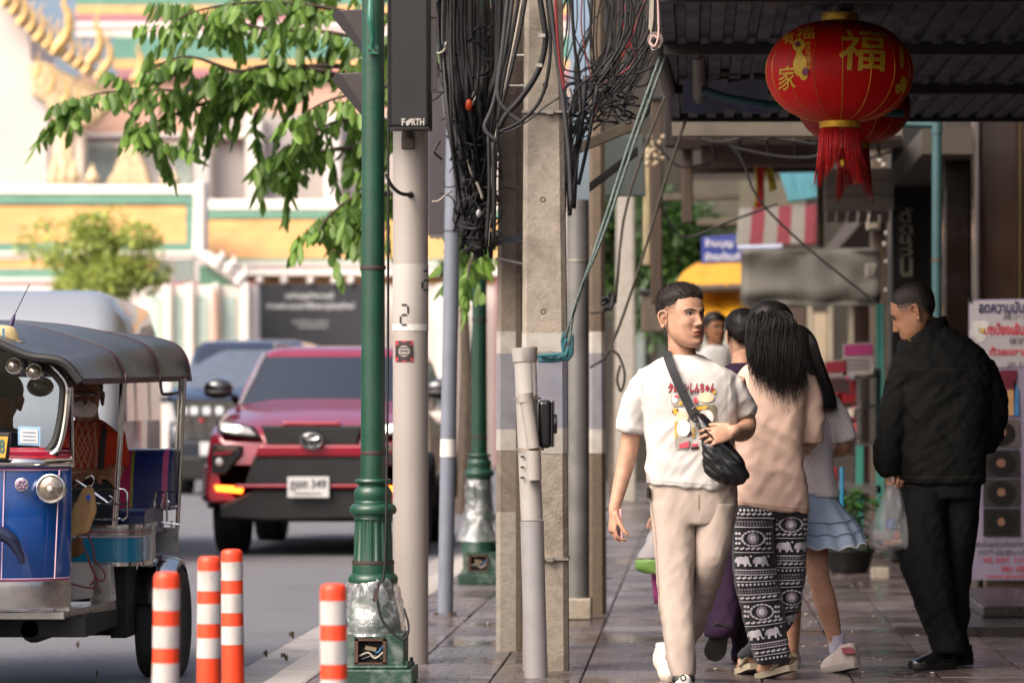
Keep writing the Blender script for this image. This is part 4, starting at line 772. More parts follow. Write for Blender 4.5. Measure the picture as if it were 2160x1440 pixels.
MB().ell(P(425, 887, VY2 - .1), (.03, .02, .03), 8, 6).build('red_badge', M('red badge', '#b3202c', .4), dv, smooth=True)
vp([(422, 932), (478, 932), (478, 960), (422, 960)], -.08, .02, M('plate white', ''), 'licence_plate', .004); vp([(352, 962), (636, 962), (626, 1012), (362, 1012)], -.02, .3, plast, 'bumper', .03)
for s in (-1, 1):
    for y in (.9, 3.9): wheel(dv, (DX + s * .86, VY2 + y, SZ + .33), .33, .22, False)
    MB().ell((DX + s * 1.12, VY2 + .9, SZ + 1.45), (.12, .07, .1), 12, 8).build('mirror', dkb, dv, smooth='all')

# ---- pale high roof van behind the tuk-tuk
wv = thing('van', 'pale silver high roofed van behind the tuk-tuk', 'van', (P(245, 0, 27.5).x - .95, 27.5, SZ), R(4.6)); wvp = M('pale silver paint', '#858a90', .3, .15, coat=.6, var=.04, vs=2)
def vs_(hw, y0, y1, z, r=.18):
    out = []
    for cx, cy, a0 in ((hw - r, y1 - r, 0), (-hw + r, y1 - r, 90), (-hw + r, y0 + r, 180), (hw - r, y0 + r, 270)):
        for k in range(5): a = R(a0 + 22.5 * k); out.append((cx + r * math.cos(a), cy + r * math.sin(a), z))
    return out
MB().loft([vs_(.9, .1, 4.8, .3), vs_(.95, 0, 4.85, .5), vs_(.95, 0, 4.85, 1.1), vs_(.94, .12, 4.85, 1.3), vs_(.92, .3, 4.84, 1.75), vs_(.9, .5, 4.8, 2.0), vs_(.84, .7, 4.7, 2.2), vs_(.7, 1., 4.5, 2.27)]).build('body', wvp, wv, smooth='all', world=False)
for (y0, y1) in ((.75, 1.6), (1.75, 3.1), (3.25, 4.55)):
    MB().prism([(.953, y0, 1.18), (.953, y1, 1.18), (.925, y1, 1.78), (.925, y0 + .1, 1.78)], (.012, 0, 0)).build('side_window', M('van side glass', '#5a5b52', .1, var=.5, vs=3, spec=.8), wv, world=False)
patch([[(u * (.9 - .05 * t), .06 + .36 * t + .1 * u * u - .02, 1.15 + .62 * t) for u in np.linspace(-1, 1, 9)] for t in np.linspace(0, 1, 5)]).build('windscreen', M('grey blue glass', ''), wv, smooth='all', world=False)
MB().mm((-.6, -.03, .6), (.6, .06, .95)).build('grille', plast, wv, world=False); MB().mm((-.92, -.04, .3), (.92, .1, .55)).build('bumper', M('van bumper', '#8d8f90', .5), wv, world=False, bevel=.03)
for s in (-1, 1):
    MB().mm((s * .65, -.035, .7), (s * .9, .1, 1.0)).build('headlight', lensm, wv, world=False, bevel=.02)
    for y in (.85, 3.9):
        MB().lathe([(.2, -.1), (.3, -.1), (.33, -.06), (.33, .06), (.3, .1), (.2, .1)], (s * .83, y, .33), 24, axis=(1, 0, 0)).build('wheel', rubber, wv, smooth=True, world=False)
# ------------------------------------------------------------------ tuk-tuk
tblue = M('tuk-tuk blue enamel', '#0a3f82', .18, .15, var=.12, vs=2.5, coat=.8, rvar=.05); tteal = M('tuk-tuk teal enamel', '#147596', .25, .1, var=.1, vs=3, coat=.8); tred = M('tuk-tuk red enamel', '#a8152c', .25, .1, coat=.8, var=.1); stripe = M('pink pinstripe', '#c9a7b5', .4); stripe2 = M('magenta pinstripe', '#8d2c54', .4)
vinyl = M('grey vinyl canopy', '#3a393c', .33, var=.08, vs=3, bump=.08, bs=120, rvar=.05); piping = M('maroon piping', '#3c2026', .6)
TX = -3.22; tk = thing('tuk_tuk', 'blue and red tuk-tuk with a grey canopy and chrome rails', 'tuk-tuk', (TX, 15.6, SZ)); FYt = 14.7
def tp(pts, Y=FYt, th=.03): return MB().prism(px_poly(pts, Y), (0, th, 0))
def mirx(p): return Vector((2 * TX - p[0], p[1], p[2]))
# front cowl: curved panel, wrapped round at the right edge
def cowl(rows, mat, name, bev=0.):
    """rows (py, half width m, depth offset)"""
    rings = []
    for py, hw, dy in rows:
        z = P(0, py, FYt).z; ring = []
        for u in np.linspace(-1, 1, 21):
            x = TX + hw * math.copysign(abs(u) ** .9, u); ring.append((x, FYt + dy + .16 * abs(u) ** 5 , z))
        rings.append(ring)
    return MB().loft(rings, cap=False, closed=False).build(name, mat, tk, smooth='all')
cw = cowl([(984, .505, .0), (1010, .51, -.01), (1100, .51, -.02), (1180, .505, -.01), (1226, .50, 0)], tblue, 'front_panel')
cowl([(944, .50, .06), (950, .505, .03), (962, .51, .0), (968, .51, -.005)], tred, 'upper_cowl'); cowl([(967, .515, -.02), (973, .52, -.03), (980, .52, -.03), (985, .512, -.015)], chrome, 'cowl_band')
cowl([(1226, .505, -.008), (1240, .507, -.012), (1284, .50, 0.)], steelp, 'kick_plate')
for z0, m_ in (((990, 992.5), stripe), ((987, 989), stripe2), ((1219, 1221.5), stripe), ((1223, 1225.5), stripe2), ((950, 952), stripe), ((957, 959), stripe2)):
    cowl([(z0[0], .5, -.018 + (0 if z0[0] > 970 else .018)), (z0[1], .5, -.018 + (0 if z0[0] > 970 else .018))], m_, 'pinstripe')
for x in (8, 124): tp([(x, 990), (x + 2.4, 990), (x + (-4 if x < 20 else -8), 1220), (x + (-6.5 if x < 20 else -10.4), 1220)], FYt + (-.03 if x < 20 else .02), .004).build('pinstripe', stripe, tk)
MB().prism(px_poly([(124, 984), (150, 978), (147, 1290), (112, 1290)], FYt + .155), (.0, .03, 0)).build('side_edge', steelp, tk, bevel=.006)
tp([(138, 800), (146, 802), (152, 984), (146, 986)], FYt + .16, .03).build('red_pillar', tred, tk, bevel=.004)
MB().tube([P(150, 815, FYt + .15), P(152, 985, FYt + .15)], .009, 8).build('pillar_tube', chrome, tk, smooth=True)
# windscreen
fr = [(-560, 955), (-566, 930), (-548, 800), (-490, 745), (-400, 715), (-230, 700), (-60, 716), (60, 748), (128, 800), (134, 850), (122, 920), (104, 948), (70, 956)]
FYw = FYt + .1
wpts = [P(x, y, FYw) for x, y in fr]
MB().tube(catmull([tuple(p) for p in wpts] + [tuple(wpts[0])], 4), .022, 8).build('windscreen_rubber', M('rubber', ''), tk, smooth=True)
MB().tube([Vector(p) + Vector((0, -.012, 0)) for p in catmull([tuple(P(x + (9 if x > 0 else -9), y + (8 if y > 900 else -2), FYw)) for x, y in fr[5:]], 4)], .012, 8).build('windscreen_trim', chrome, tk, smooth=True)
def clear_glass():
    m = bpy.data.materials.new('clear windscreen glass'); m.use_nodes = True; N = m.node_tree.nodes; L = m.node_tree.links
    for n in list(N): N.remove(n)
    o = N.new('ShaderNodeOutputMaterial'); t = N.new('ShaderNodeBsdfTransparent'); t.inputs[0].default_value = (.8, .84, .86, 1); g_ = N.new('ShaderNodeBsdfGlossy'); g_.inputs['Roughness'].default_value = .02; f = N.new('ShaderNodeFresnel'); f.inputs[0].default_value = 1.5
    a = N.new('ShaderNodeMath'); a.operation = 'MULTIPLY_ADD'; a.inputs[1].default_value = 1.; a.inputs[2].default_value = .05; L.new(f.outputs[0], a.inputs[0]); mx = N.new('ShaderNodeMixShader'); L.new(a.outputs[0], mx.inputs[0]); L.new(t.outputs[0], mx.inputs[1]); L.new(g_.outputs[0], mx.inputs[2]); L.new(mx.outputs[0], o.inputs[0]); return m
cg = clear_glass()
MB().prism([P(x, y, FYw + .005) for x, y in fr], (0, .005, 0)).build('windscreen', cg, tk)
stc = tp([(38, 898), (85, 900), (85, 940), (38, 938)], FYw - .006, .002).build('tax_sticker', M('sticker pale blue', '#8fb6d4', .6), tk); tp([(43, 903), (80, 905), (80, 935), (43, 934)], FYw - .009, .002).build('sticker_panel', M('sticker white', '#c9cbc9', .6, var=.1, vs=60), stc)
for y in (910, 918, 926): tp([(48, y), (74, y + 1), (74, y + 2.5), (48, y + 1.5)], FYw - .012, .002).build('sticker_line', M('sticker ink', '#7d93b0', .6), stc)
# round driving lamps, headlamp, emblem
def rlamp(x, y, r, Y, name='driving_lamp'):
    q = P(x, y, Y); o = MB().lathe([(r * .7, -.07), (r, -.03), (r * 1.02, 0), (r, .012), (r * .93, .014), (r * .9, .006)], q, 28, axis=(0, -1, 0)).build(name, chrome, tk, smooth=True)
    MB().lathe([(r * .9, .004), (r * .6, .018), (r * .25, .022), (.002, .023)], q, 28, axis=(0, -1, 0)).build('lens', M('glass lens', '#7d7265', .1, .6, var=.3, vs=40, coat=1.), o, smooth=True)
    MB().lathe([(r * .22, .02), (r * .18, .034), (.002, .036)], q, 14, axis=(0, -1, 0)).build('bulb_cap', M('bulb cap', '#d8d4c8', .2, .5), o, smooth=True)
    return o
rlamp(30, 771, .037, FYt + .03); rlamp(73, 783, .036, FYt + .03); rlamp(-330, 771, .037, FYt + .03)
rlamp(108, 1030, .063, FYt - .03, 'headlamp'); rlamp(2 * (TX * LENS_PX / FYt + VAN_X) - 108, 1030, .063, FYt - .03, 'headlamp')
e_ = MB().lathe([(.03, 0), (.03, .006), (.026, .008)], P(46, 1022, FYt - .03), 20, axis=(0, -1, 0)).build('badge', M('badge silver', '#9b9097', .3, .6, var=.4, vs=90), tk, smooth=True)
for k in range(6): MB().ell(P(46, 1022, FYt - .04) + Vector((.015 * math.cos(k * 1.047), 0, .015 * math.sin(k * 1.047))), (.007, .004, .007), 8, 6).build('petal', M('badge petal', '#7c5a7a', .3, .3), e_, smooth=True)
# number plate
np_ = tp([(-120, 912), (22, 912), (16, 972), (-120, 972)], FYt - .09, .03).build('number_plate_frame', plast, tk, bevel=.006); tp([(-114, 920), (17, 920), (11, 965), (-114, 965)], FYt - .098, .006).build('number_plate', M('plate yellow', '#c9993a', .5, var=.1), np_)
px_text('8', -2, 926, 10, 956, FYt - .1, .03).build('plate_digit', M('plate green ink', '#2d5a58', .6), np_); px_text('4', -22, 926, -8, 956, FYt - .1, .03).build('plate_digit', M('plate green ink', ''), np_)
# mudguard and front wheel
MB().curve([P(-70, 1150, FYt - .12), P(-20, 1122, FYt - .12), P(20, 1135, FYt - .1), P(40, 1165, FYt - .08), P(48, 1188, FYt - .07)], [.03, .035, .03, .02, .012], 10, sub=5).build('mudguard', M('mudguard dark blue', '#252a44', .3, coat=.5), tk, smooth=True)
wheel(tk, (TX, FYt + .0, SZ + .25), .25, .13); tp([(-400, 1200), (20, 1170), (20, 1280), (-400, 1290)], FYt + .05, .1).build('wheel_well', under, tk)
# taxi sign and aerial
sg = MB(); c = P(-14, 722, FYt + .25); sg.loft([[c + Vector((hx * math.copysign(abs(math.cos(a)) ** .7, math.cos(a)), hy * math.sin(a), z)) for a in np.linspace(0, 2 * math.pi, 28)[:-1]] for hx, hy, z in ((.135, .08, 0), (.135, .08, .004), (.115, .062, .008), (.11, .06, .03), (.1, .055, .055), (.085, .045, .07), (.05, .03, .076))]); sgo = sg.build('taxi_sign', M('cream plastic', '#c2ac7c', .4, var=.05, coat=.3), tk, smooth=True, ang=50)
px_text('TAX', -60, 692, -2, 712, FYt + .178, .03).build('sign_letters', M('sign ink', '#3d6f8c', .5), sgo, kind='stuff'); px_text('I', 5, 692, 10, 712, FYt + .178, .03).build('sign_letter', M('sign ink', ''), sgo)
MB().box(P(10, 728, FYt + .25), (.06, .05, .02)).build('sign_foot', piping, tk)
MB().tube([P(22, 690, FYt + .3), P(28, 672, FYt + .3), P(31, 662, FYt + .3)], [.011, .009, .004], 8).build('aerial_base', M('aerial purple', '#35204a', .4), tk, smooth=True); MB().tube([P(31, 664, FYt + .3), P(62, 600, FYt + .3)], .0022, 5).build('aerial', blackc, tk)
# canopy: arched sections along the length, sagging between ribs
def csec(Y, xr, ze, zs, xs, zc, sag=0., n=25):
    """half profile from crown (TX, zc) through the shoulder (xs, zs) to the eave (xr, ze)"""
    q = catmull([(TX, zc), ((TX + xs) / 2, zc - (zc - zs) * .32), (xs, zs), ((xs + xr) / 2 + .035, (zs + ze) / 2 + .03), (xr, ze)], 6); q = [np.array(p) for p in q]
    for i, p in enumerate(q):
        t = i / (len(q) - 1); p[1] -= sag * math.sin(math.pi * min(1, t * 1.0)) * .5; p[0] -= sag * (t > .5) * math.sin(math.pi * (t - .5) * 2) * .9
    right = [Vector((p[0], Y, p[1])) for p in q]; left = [Vector((2 * TX - p[0], Y, p[1])) for p in q[:0:-1]]; return left + right
ribs = [(14.66, -2.63, 1.350, 1.465, -2.86, 1.575), (15.45, -2.575, 1.362, 1.53, -2.745, 1.632), (16.25, -2.545, 1.375, 1.565, -2.69, 1.648), (17.02, -2.515, 1.385, 1.575, -2.65, 1.63)]
secs = []
for a, b in zip(ribs[:-1], ribs[1:]):
    for k in range(8):
        t = k / 8; v = [x + (y - x) * t for x, y in zip(a, b)]; s_ = math.sin(math.pi * t); secs.append(csec(v[0], v[1], v[2], v[3], v[4], v[5], .045 * s_))
secs.append(csec(*ribs[-1])); MB().loft(secs, closed=False, cap=False).build('canopy', vinyl, tk, smooth='all')
MB().loft([[p - Vector((0, 0, .02)) for p in s] for s in secs], closed=False, cap=False).build('canopy_lining', M('canopy lining', '#1c1b1d', .8), tk, smooth='all')
for r_ in ribs:
    s = csec(*r_); MB().tube([p + Vector((0, 0, -.008)) for p in s], .010, 6).build('rib', M('rubber', '') if r_[0] < 15 else piping, tk, smooth=True)
MB().tube(csec(14.62, -2.63, 1.342, 1.455, -2.86, 1.562), .019, 8).build('front_roll', M('rubber', ''), tk, smooth=True)
MB().prism([secs[-1][i] for i in range(0, len(secs[-1]), 2)], (0, .015, 0)).build('rear_curtain', vinyl, tk)
for sgn in (1, -1):
    e = [(s[-1] if sgn > 0 else s[0]) for s in secs]; MB().loft([[p + Vector((0, 0, .006)) for p in e], [p + Vector((sgn * .006, 0, -.02)) for p in e]], closed=False, cap=False).build('eave_band', piping, tk)
for r_ in ribs[1:]: MB().prism([(r_[1] + .006, r_[0] - .03, r_[2] - .02), (r_[1] + .006, r_[0] + .03, r_[2] - .02), (r_[1] + .004, r_[0], r_[2] + .03)], (-.01, 0, 0)).build('rib_patch', piping, tk)
# posts, grab handle, rails
for sgn in (0, 1):
    f_ = (lambda p: mirx(p)) if sgn else (lambda p: p)
    MB().tube([f_(P(262, 800, 15.5)), f_(P(242, 1112, 15.5))], .0125, 12).build('post', chrome, tk, smooth=True); MB().tube([f_(P(255, 800, 15.52)), f_(P(252, 1000, 15.5))], .007, 8).build('post', chrome, tk, smooth=True)
    MB().tube([f_(P(389, 797, 16.75)), f_(P(374, 1112, 16.75))], .0115, 12).build('post', chrome, tk, smooth=True); MB().tube([f_(P(380, 800, 16.9)), f_(P(368, 1040, 16.9))], .008, 8).build('post', chrome, tk, smooth=True)
    MB().curve([f_(P(x, y, 16.6)) for x, y in ((338, 802), (341, 826), (346, 831), (372, 829), (381, 822), (386, 800))], .008, 8).build('grab_handle', M('handle grey', '#6a6668', .3, .7), tk, smooth=True)
    for pts, Y in (([(152, 1030), (245, 1030), (262, 1032), (268, 1040), (268, 1088), (260, 1096), (250, 1093)], 15.45), ([(152, 1060), (266, 1063)], 15.45), ([(195, 1094), (245, 1095)], 15.45), ([(160, 1012), (215, 1050), (228, 1060)], 15.4), ([(330, 1038), (378, 1036)], 16.5), ([(332, 1070), (374, 1066)], 16.5), ([(330, 1036), (326, 1055), (328, 1085), (332, 1100), (378, 1106)], 16.5), ([(352, 1036), (352, 1100)], 16.5), ([(340, 1068), (346, 1045), (356, 1058), (350, 1070)], 16.5), ([(344, 1098), (344, 1112)], 16.5), ([(362, 1098), (362, 1112)], 16.5)):
        MB().tube([f_(P(x, y, Y)) for x, y in pts], .0055, 8).build('rail', chrome, tk, smooth=True)
# seat with striped upholstery
sm = [M('navy vinyl', '#141f4f', .35, coat=.3, var=.1), M('magenta vinyl', '#8c1745', .35, coat=.3), M('olive vinyl', '#6a7020', .4), M('seat edge pink', '#a0406a', .35)]
xb = lambda px, Y=16.65: P(px, 0, Y).x
st_ = MB(); z0, z1 = P(0, 1075, 16.6).z, P(0, 946, 16.6).z
strips = [(-400, 262, 1), (262, 280, 1), (280, 286, 2), (286, 346, 0), (346, 358, 3), (358, 366, 0)]
for k, (a, b, mi) in enumerate(strips):
    xa, xb_ = xb(a), xb(b); prof = [(16.56, z0), (16.58, (z0 + z1) / 2), (16.62, z1 - .04), (16.66, z1 - .008), (16.72, z1), (16.78, z1 - .03), (16.8, z0)]
    st_.loft([[(x, y, z) for y, z in prof] for x in (xa, xb_)], mi)
st_.build('backrest', sm, tk, smooth=True, ang=60)
for a, b, mi in ((-400, 262, 1), (262, 320, 0)):
    prof = [(16.0, P(0, 1122, 16.1).z), (15.98, P(0, 1085, 16.1).z), (16.03, P(0, 1074, 16.1).z), (16.2, P(0, 1070, 16.2).z), (16.56, P(0, 1072, 16.5).z), (16.56, P(0, 1122, 16.5).z)]
    MB().loft([[(x, y, z) for y, z in prof] for x in (xb(a, 16.2), xb(b, 16.2))]).build('seat_cushion', sm[mi], tk, smooth=True, ang=50)
# rear body: rounded corner drum, fender, wheel, floor
dr = lambda y: P(0, y, 15.7).z
def drum(y0, y1, mat, name, o=0.):
    ring = lambda z: [(TX - .48, 15.62 - o, z)] + [(xb(262, 15.7) - .02 + (.1 + o) * math.sin(a), 15.72 - (.1 + o) * math.cos(a), z) for a in np.linspace(0, math.pi / 2, 9)] + [(xb(262, 15.7) + .08 + o, 16.1, z), (TX - .48, 16.1, z)]
    return MB().loft([ring(dr(y0)), ring(dr(y1))]).build(name, mat, tk, smooth=True, ang=30)
drum(1128, 1184, tteal, 'side_drum'); drum(1112, 1128, steelp, 'drum_band', .004); drum(1105, 1112, chrome, 'drum_rim', .01); drum(1184, 1192, chrome, 'drum_foot', .008); drum(1119, 1121, stripe2, 'pinstripe', .006); drum(1129, 1131.5, stripe, 'pinstripe', .003)
MB().prism(px_poly([(300, 1115), (326, 1108), (322, 1195), (296, 1195)], 15.95), (0, .02, 0)).build('side_plate', steelp, tk, bevel=.004); MB().prism(px_poly([(326, 1112), (376, 1112), (374, 1165), (324, 1165)], 16.6), (0, .03, 0)).build('rear_plate', steelp, tk, bevel=.004)
wc = Vector((P(345, 0, 16.25).x, 16.25, SZ + .262)); wheel(tk, wc, .262, .2); wheel(tk, mirx(wc), .262, .2)
for f_ in (lambda p: p, mirx):
    rings = []
    for a in np.linspace(R(20), R(165), 12):
        cy, cz = -math.cos(a) * .31, math.sin(a) * .31
        rings.append([f_(wc + Vector((dx, cy * s, cz * s))) for dx, s in ((-.1, 1.), (-.05, 1.03), (.03, 1.03), (.085, .97), (.09, .9), (.075, .9), (.02, .99), (-.1, .96))])
    MB().loft(rings).build('rear_fender', chrome, tk, smooth=True, ang=40)
flr = lambda y: P(0, y, 15).z
MB().prism([(TX - .5, 14.85, flr(1285)), (xb(140, 14.9), 14.85, flr(1285)), (xb(245, 15.6), 15.6, P(0, 1268, 15.6).z), (TX - .5, 15.6, P(0, 1268, 15.6).z)], (0, 0, -.035)).build('floor', steelp, tk, bevel=.004)
MB().mm((TX - .45, 14.9, SZ + .28), (xb(230, 15.5), 16.5, flr(1300))).build('chassis', under, tk); MB().lathe([(.04, -.3), (.065, -.2), (.065, .25), (.04, .35)], P(90, 1318, 15.2), 14, axis=(0, 1, 0)).build('gearbox', under, tk, smooth=True)
MB().tube([mirx(wc), wc], .045, 10).build('axle', under, tk); MB().lathe([(.05, -.15), (.09, -.05), (.09, .1), (.05, .2)], P(190, 1300, 16.2), 14, axis=(1, 0, 0)).build('differential', under, tk, smooth=True)
MB().mm((xb(245, 15.9), 15.75, SZ + .22), (xb(268, 15.9) + .02, 16.05, P(0, 1195, 15.8).z)).build('rear_bulkhead', under, tk)
MB().prism(px_poly([(190, 1190), (232, 1190), (238, 1270), (190, 1275)], 15.5), (0, .1, 0)).build('battery_panel', steelp, tk, bevel=.006)
bxw = thing('box', 'white metal box standing on the tuk-tuk floor', 'box', P(165, 1268, 15.25)); MB().prism(px_poly([(134, 1268), (186, 1262), (186, 1188), (134, 1186)], 15.25), (0, .14, 0)).build('shell', M('white box paint', '#a8a29c', .5, var=.08, dirt=.3, ds=10), bxw, bevel=.006); MB().prism(px_poly([(132, 1252), (143, 1250), (143, 1254), (134, 1256)], 15.23), (0, .02, 0)).build('latch', chrome, bxw)
for q in ([(162, 1130), (180, 1160), (192, 1195), (205, 1225), (195, 1240), (140, 1228)], [(170, 1140), (188, 1180), (200, 1215), (190, 1235)], [(180, 1120), (195, 1150), (200, 1190)], [(200, 1180), (222, 1210), (215, 1225), (200, 1215)]):
    MB().curve([P(x, y, 15.2) for x, y in q], .0045, 6).build('wire', M('maroon wire', '#5a1a1e', .5), tk, smooth=True)
MB().prism(px_poly([(145, 1140), (170, 1130), (172, 1170), (146, 1180)], 15.3), (0, .08, 0)).build('tool_bundle', M('brown cloth', '#6b4a2a', .9, var=.2, vs=10), tk, bevel=.02)
# kraft paper bag on a wire hanger
kb = thing('paper_bag', 'brown kraft paper bag hanging from a wire hanger in the tuk-tuk doorway', 'bag', P(172, 1125, 15.15)); kraft = M('kraft paper', '#a98455', .8, var=.1, vs=8, bump=.4, bs=14)
fb = px_loft([(1020, 186, 193, .01, 0), (1030, 172, 198, .03, 0), (1060, 158, 198, .05, .0), (1090, 150, 197, .07, 0), (1118, 143, 190, .07, 0), (1128, 142, 178, .05, 0)], 15.15, 20, 4.); folds(fb, .012, fold_noise(14, 10, 9, 2.)); fb.build('bag', kraft, kb, smooth='all')
MB().prism(px_poly([(181, 1046), (187, 1042), (191, 1047), (188, 1055), (182, 1053)], 15.1), (0, .004, 0)).build('blue_sticker', M('sticker blue', '#1f4fc0', .5), kb)
MB().curve([P(x, y, 15.14) for x, y in ((180, 1008), (190, 1002), (198, 1010), (194, 1022), (188, 1026))], .004, 6).build('hanger', chrome, kb, smooth=True); MB().curve([P(x, y, 15.14) for x, y in ((200, 1042), (215, 1052), (228, 1060), (237, 1050), (230, 1045))], .003, 6).build('hanger', chrome, kb, smooth=True)
mrr = MB().ell(P(85, 815, FYt + .3), (.06, .03, .045), 14, 8).build('rear_view_mirror', M('mirror amber', '#4a3410', .2, coat=.6), tk, smooth='all')
MB().tube([P(-110, 1010, FYt + .45), P(40, 985, FYt + .42), P(80, 975, FYt + .5)], .012, 8).build('handlebar', plast, tk, smooth=True)
# ------------------------------------------------------------------ people
FADE = {}
def skin_mat(key, col):
    FADE[key] = lin(col)[:3]; return M(key, col, .5, var=.16, vs=26, bump=.15, bs=260, sss=.1, spec=.35)
hair_m = M('black hair', '#120e0c', .5, var=.35, vs=30, stretch=(6, 6, 1), spec=.3); hair_s = M('short dark hair', '#221813', .55, var=.35, vs=90, bump=.5, bs=160)
lip_m = M('lips', '#94534b', .4, var=.08, vs=30, sss=.1); brow_m = M('brow hair', '#2b1d17', .7); eyew = M('eye white', '#b9b0a8', .25); iris = M('iris', '#1d120c', .12, coat=1.)
HT = [(-.118, .012, -.072, -.050), (-.112, .027, -.083, -.02), (-.10, .041, -.089, .01), (-.08, .0545, -.0885, .03), (-.058, .0615, -.089, .045), (-.03, .0665, -.091, .065), (0, .0705, -.092, .082), (.03, .0735, -.092, .092), (.06, .0725, -.086, .093), (.085, .0655, -.070, .083), (.10, .0535, -.050, .066), (.112, .034, -.025, .042), (.118, .010, .002, .015)]
def G2(a, b, sa, sb): return math.exp(-(a / sa) ** 2 - (b / sb) ** 2)
def head_surface(nz=70, na=96, jaw=1.):
    rows = catmull(HT, 8); zs = np.array([r[0] for r in rows]); rings = []
    for z in np.linspace(-.1178, .1178, nz):
        a, yf, yb = (np.interp(z, zs, [r[k] for r in rows]) for k in (1, 2, 3))
        if z < 0: a *= 1 + (jaw - 1) * min(1, -z / .06)
        ring = []
        for k in range(na):
            u = k / na; t = 2 * math.pi * u + .45 * math.sin(2 * math.pi * u + math.pi / 2 + math.pi / 2) * 0
            ct, s_ = math.cos(t), math.sin(t); e = 2.25
            x = a * math.copysign(abs(ct) ** (2 / e), ct); cy = (yf + yb) / 2; hy = (yb - yf) / 2; y = cy + hy * math.copysign(abs(s_) ** (2 / e), s_); front = max(0, -s_)
            if front > .2:
                w_ = min(1, (front - .2) / .35); d = 0; ax = abs(x)
                d -= np.interp(z, (-.043, -.037, -.029, -.016, 0, .016, .026), (0, .013, .026, .019, .011, .005, 0)) * math.exp(-(x / .0095) ** 2)
                d -= .009 * G2(ax - .0125, z + .033, .006, .006)
                d += .0095 * G2(ax - .031, z - .009, .015, .0095); d -= .0045 * G2(ax - .03, z - .025, .024, .0065); d -= .002 * G2(x, z - .024, .02, .008)
                d -= .005 * G2(ax - .043, z + .022, .017, .014); d -= .005 * G2(x, z + .062, .028, .016)
                d -= .0045 * G2(x, z + .0565, .019, .0038); d -= .0055 * G2(x, z + .0695, .016, .0045); d += .0045 * G2(x, z + .0628, .021, .0016)
                d += .0035 * G2(x, z + .081, .018, .006); d -= .006 * G2(x, z + .1, .02, .011); d += .003 * G2(ax - .026, z + .048, .008, .014)
                y += d * w_
            ring.append(Vector((x, y, z)))
        rings.append(ring)
    return rings
def strip(fn, n, wfn, eps=.0012):
    """ribbon on the face: fn(u)->(x, z) centre, wfn(u)->half height"""
    return [(fn(u)[0], fn(u)[1] - wfn(u), fn(u)[1] + wfn(u)) for u in np.linspace(0, 1, n)]
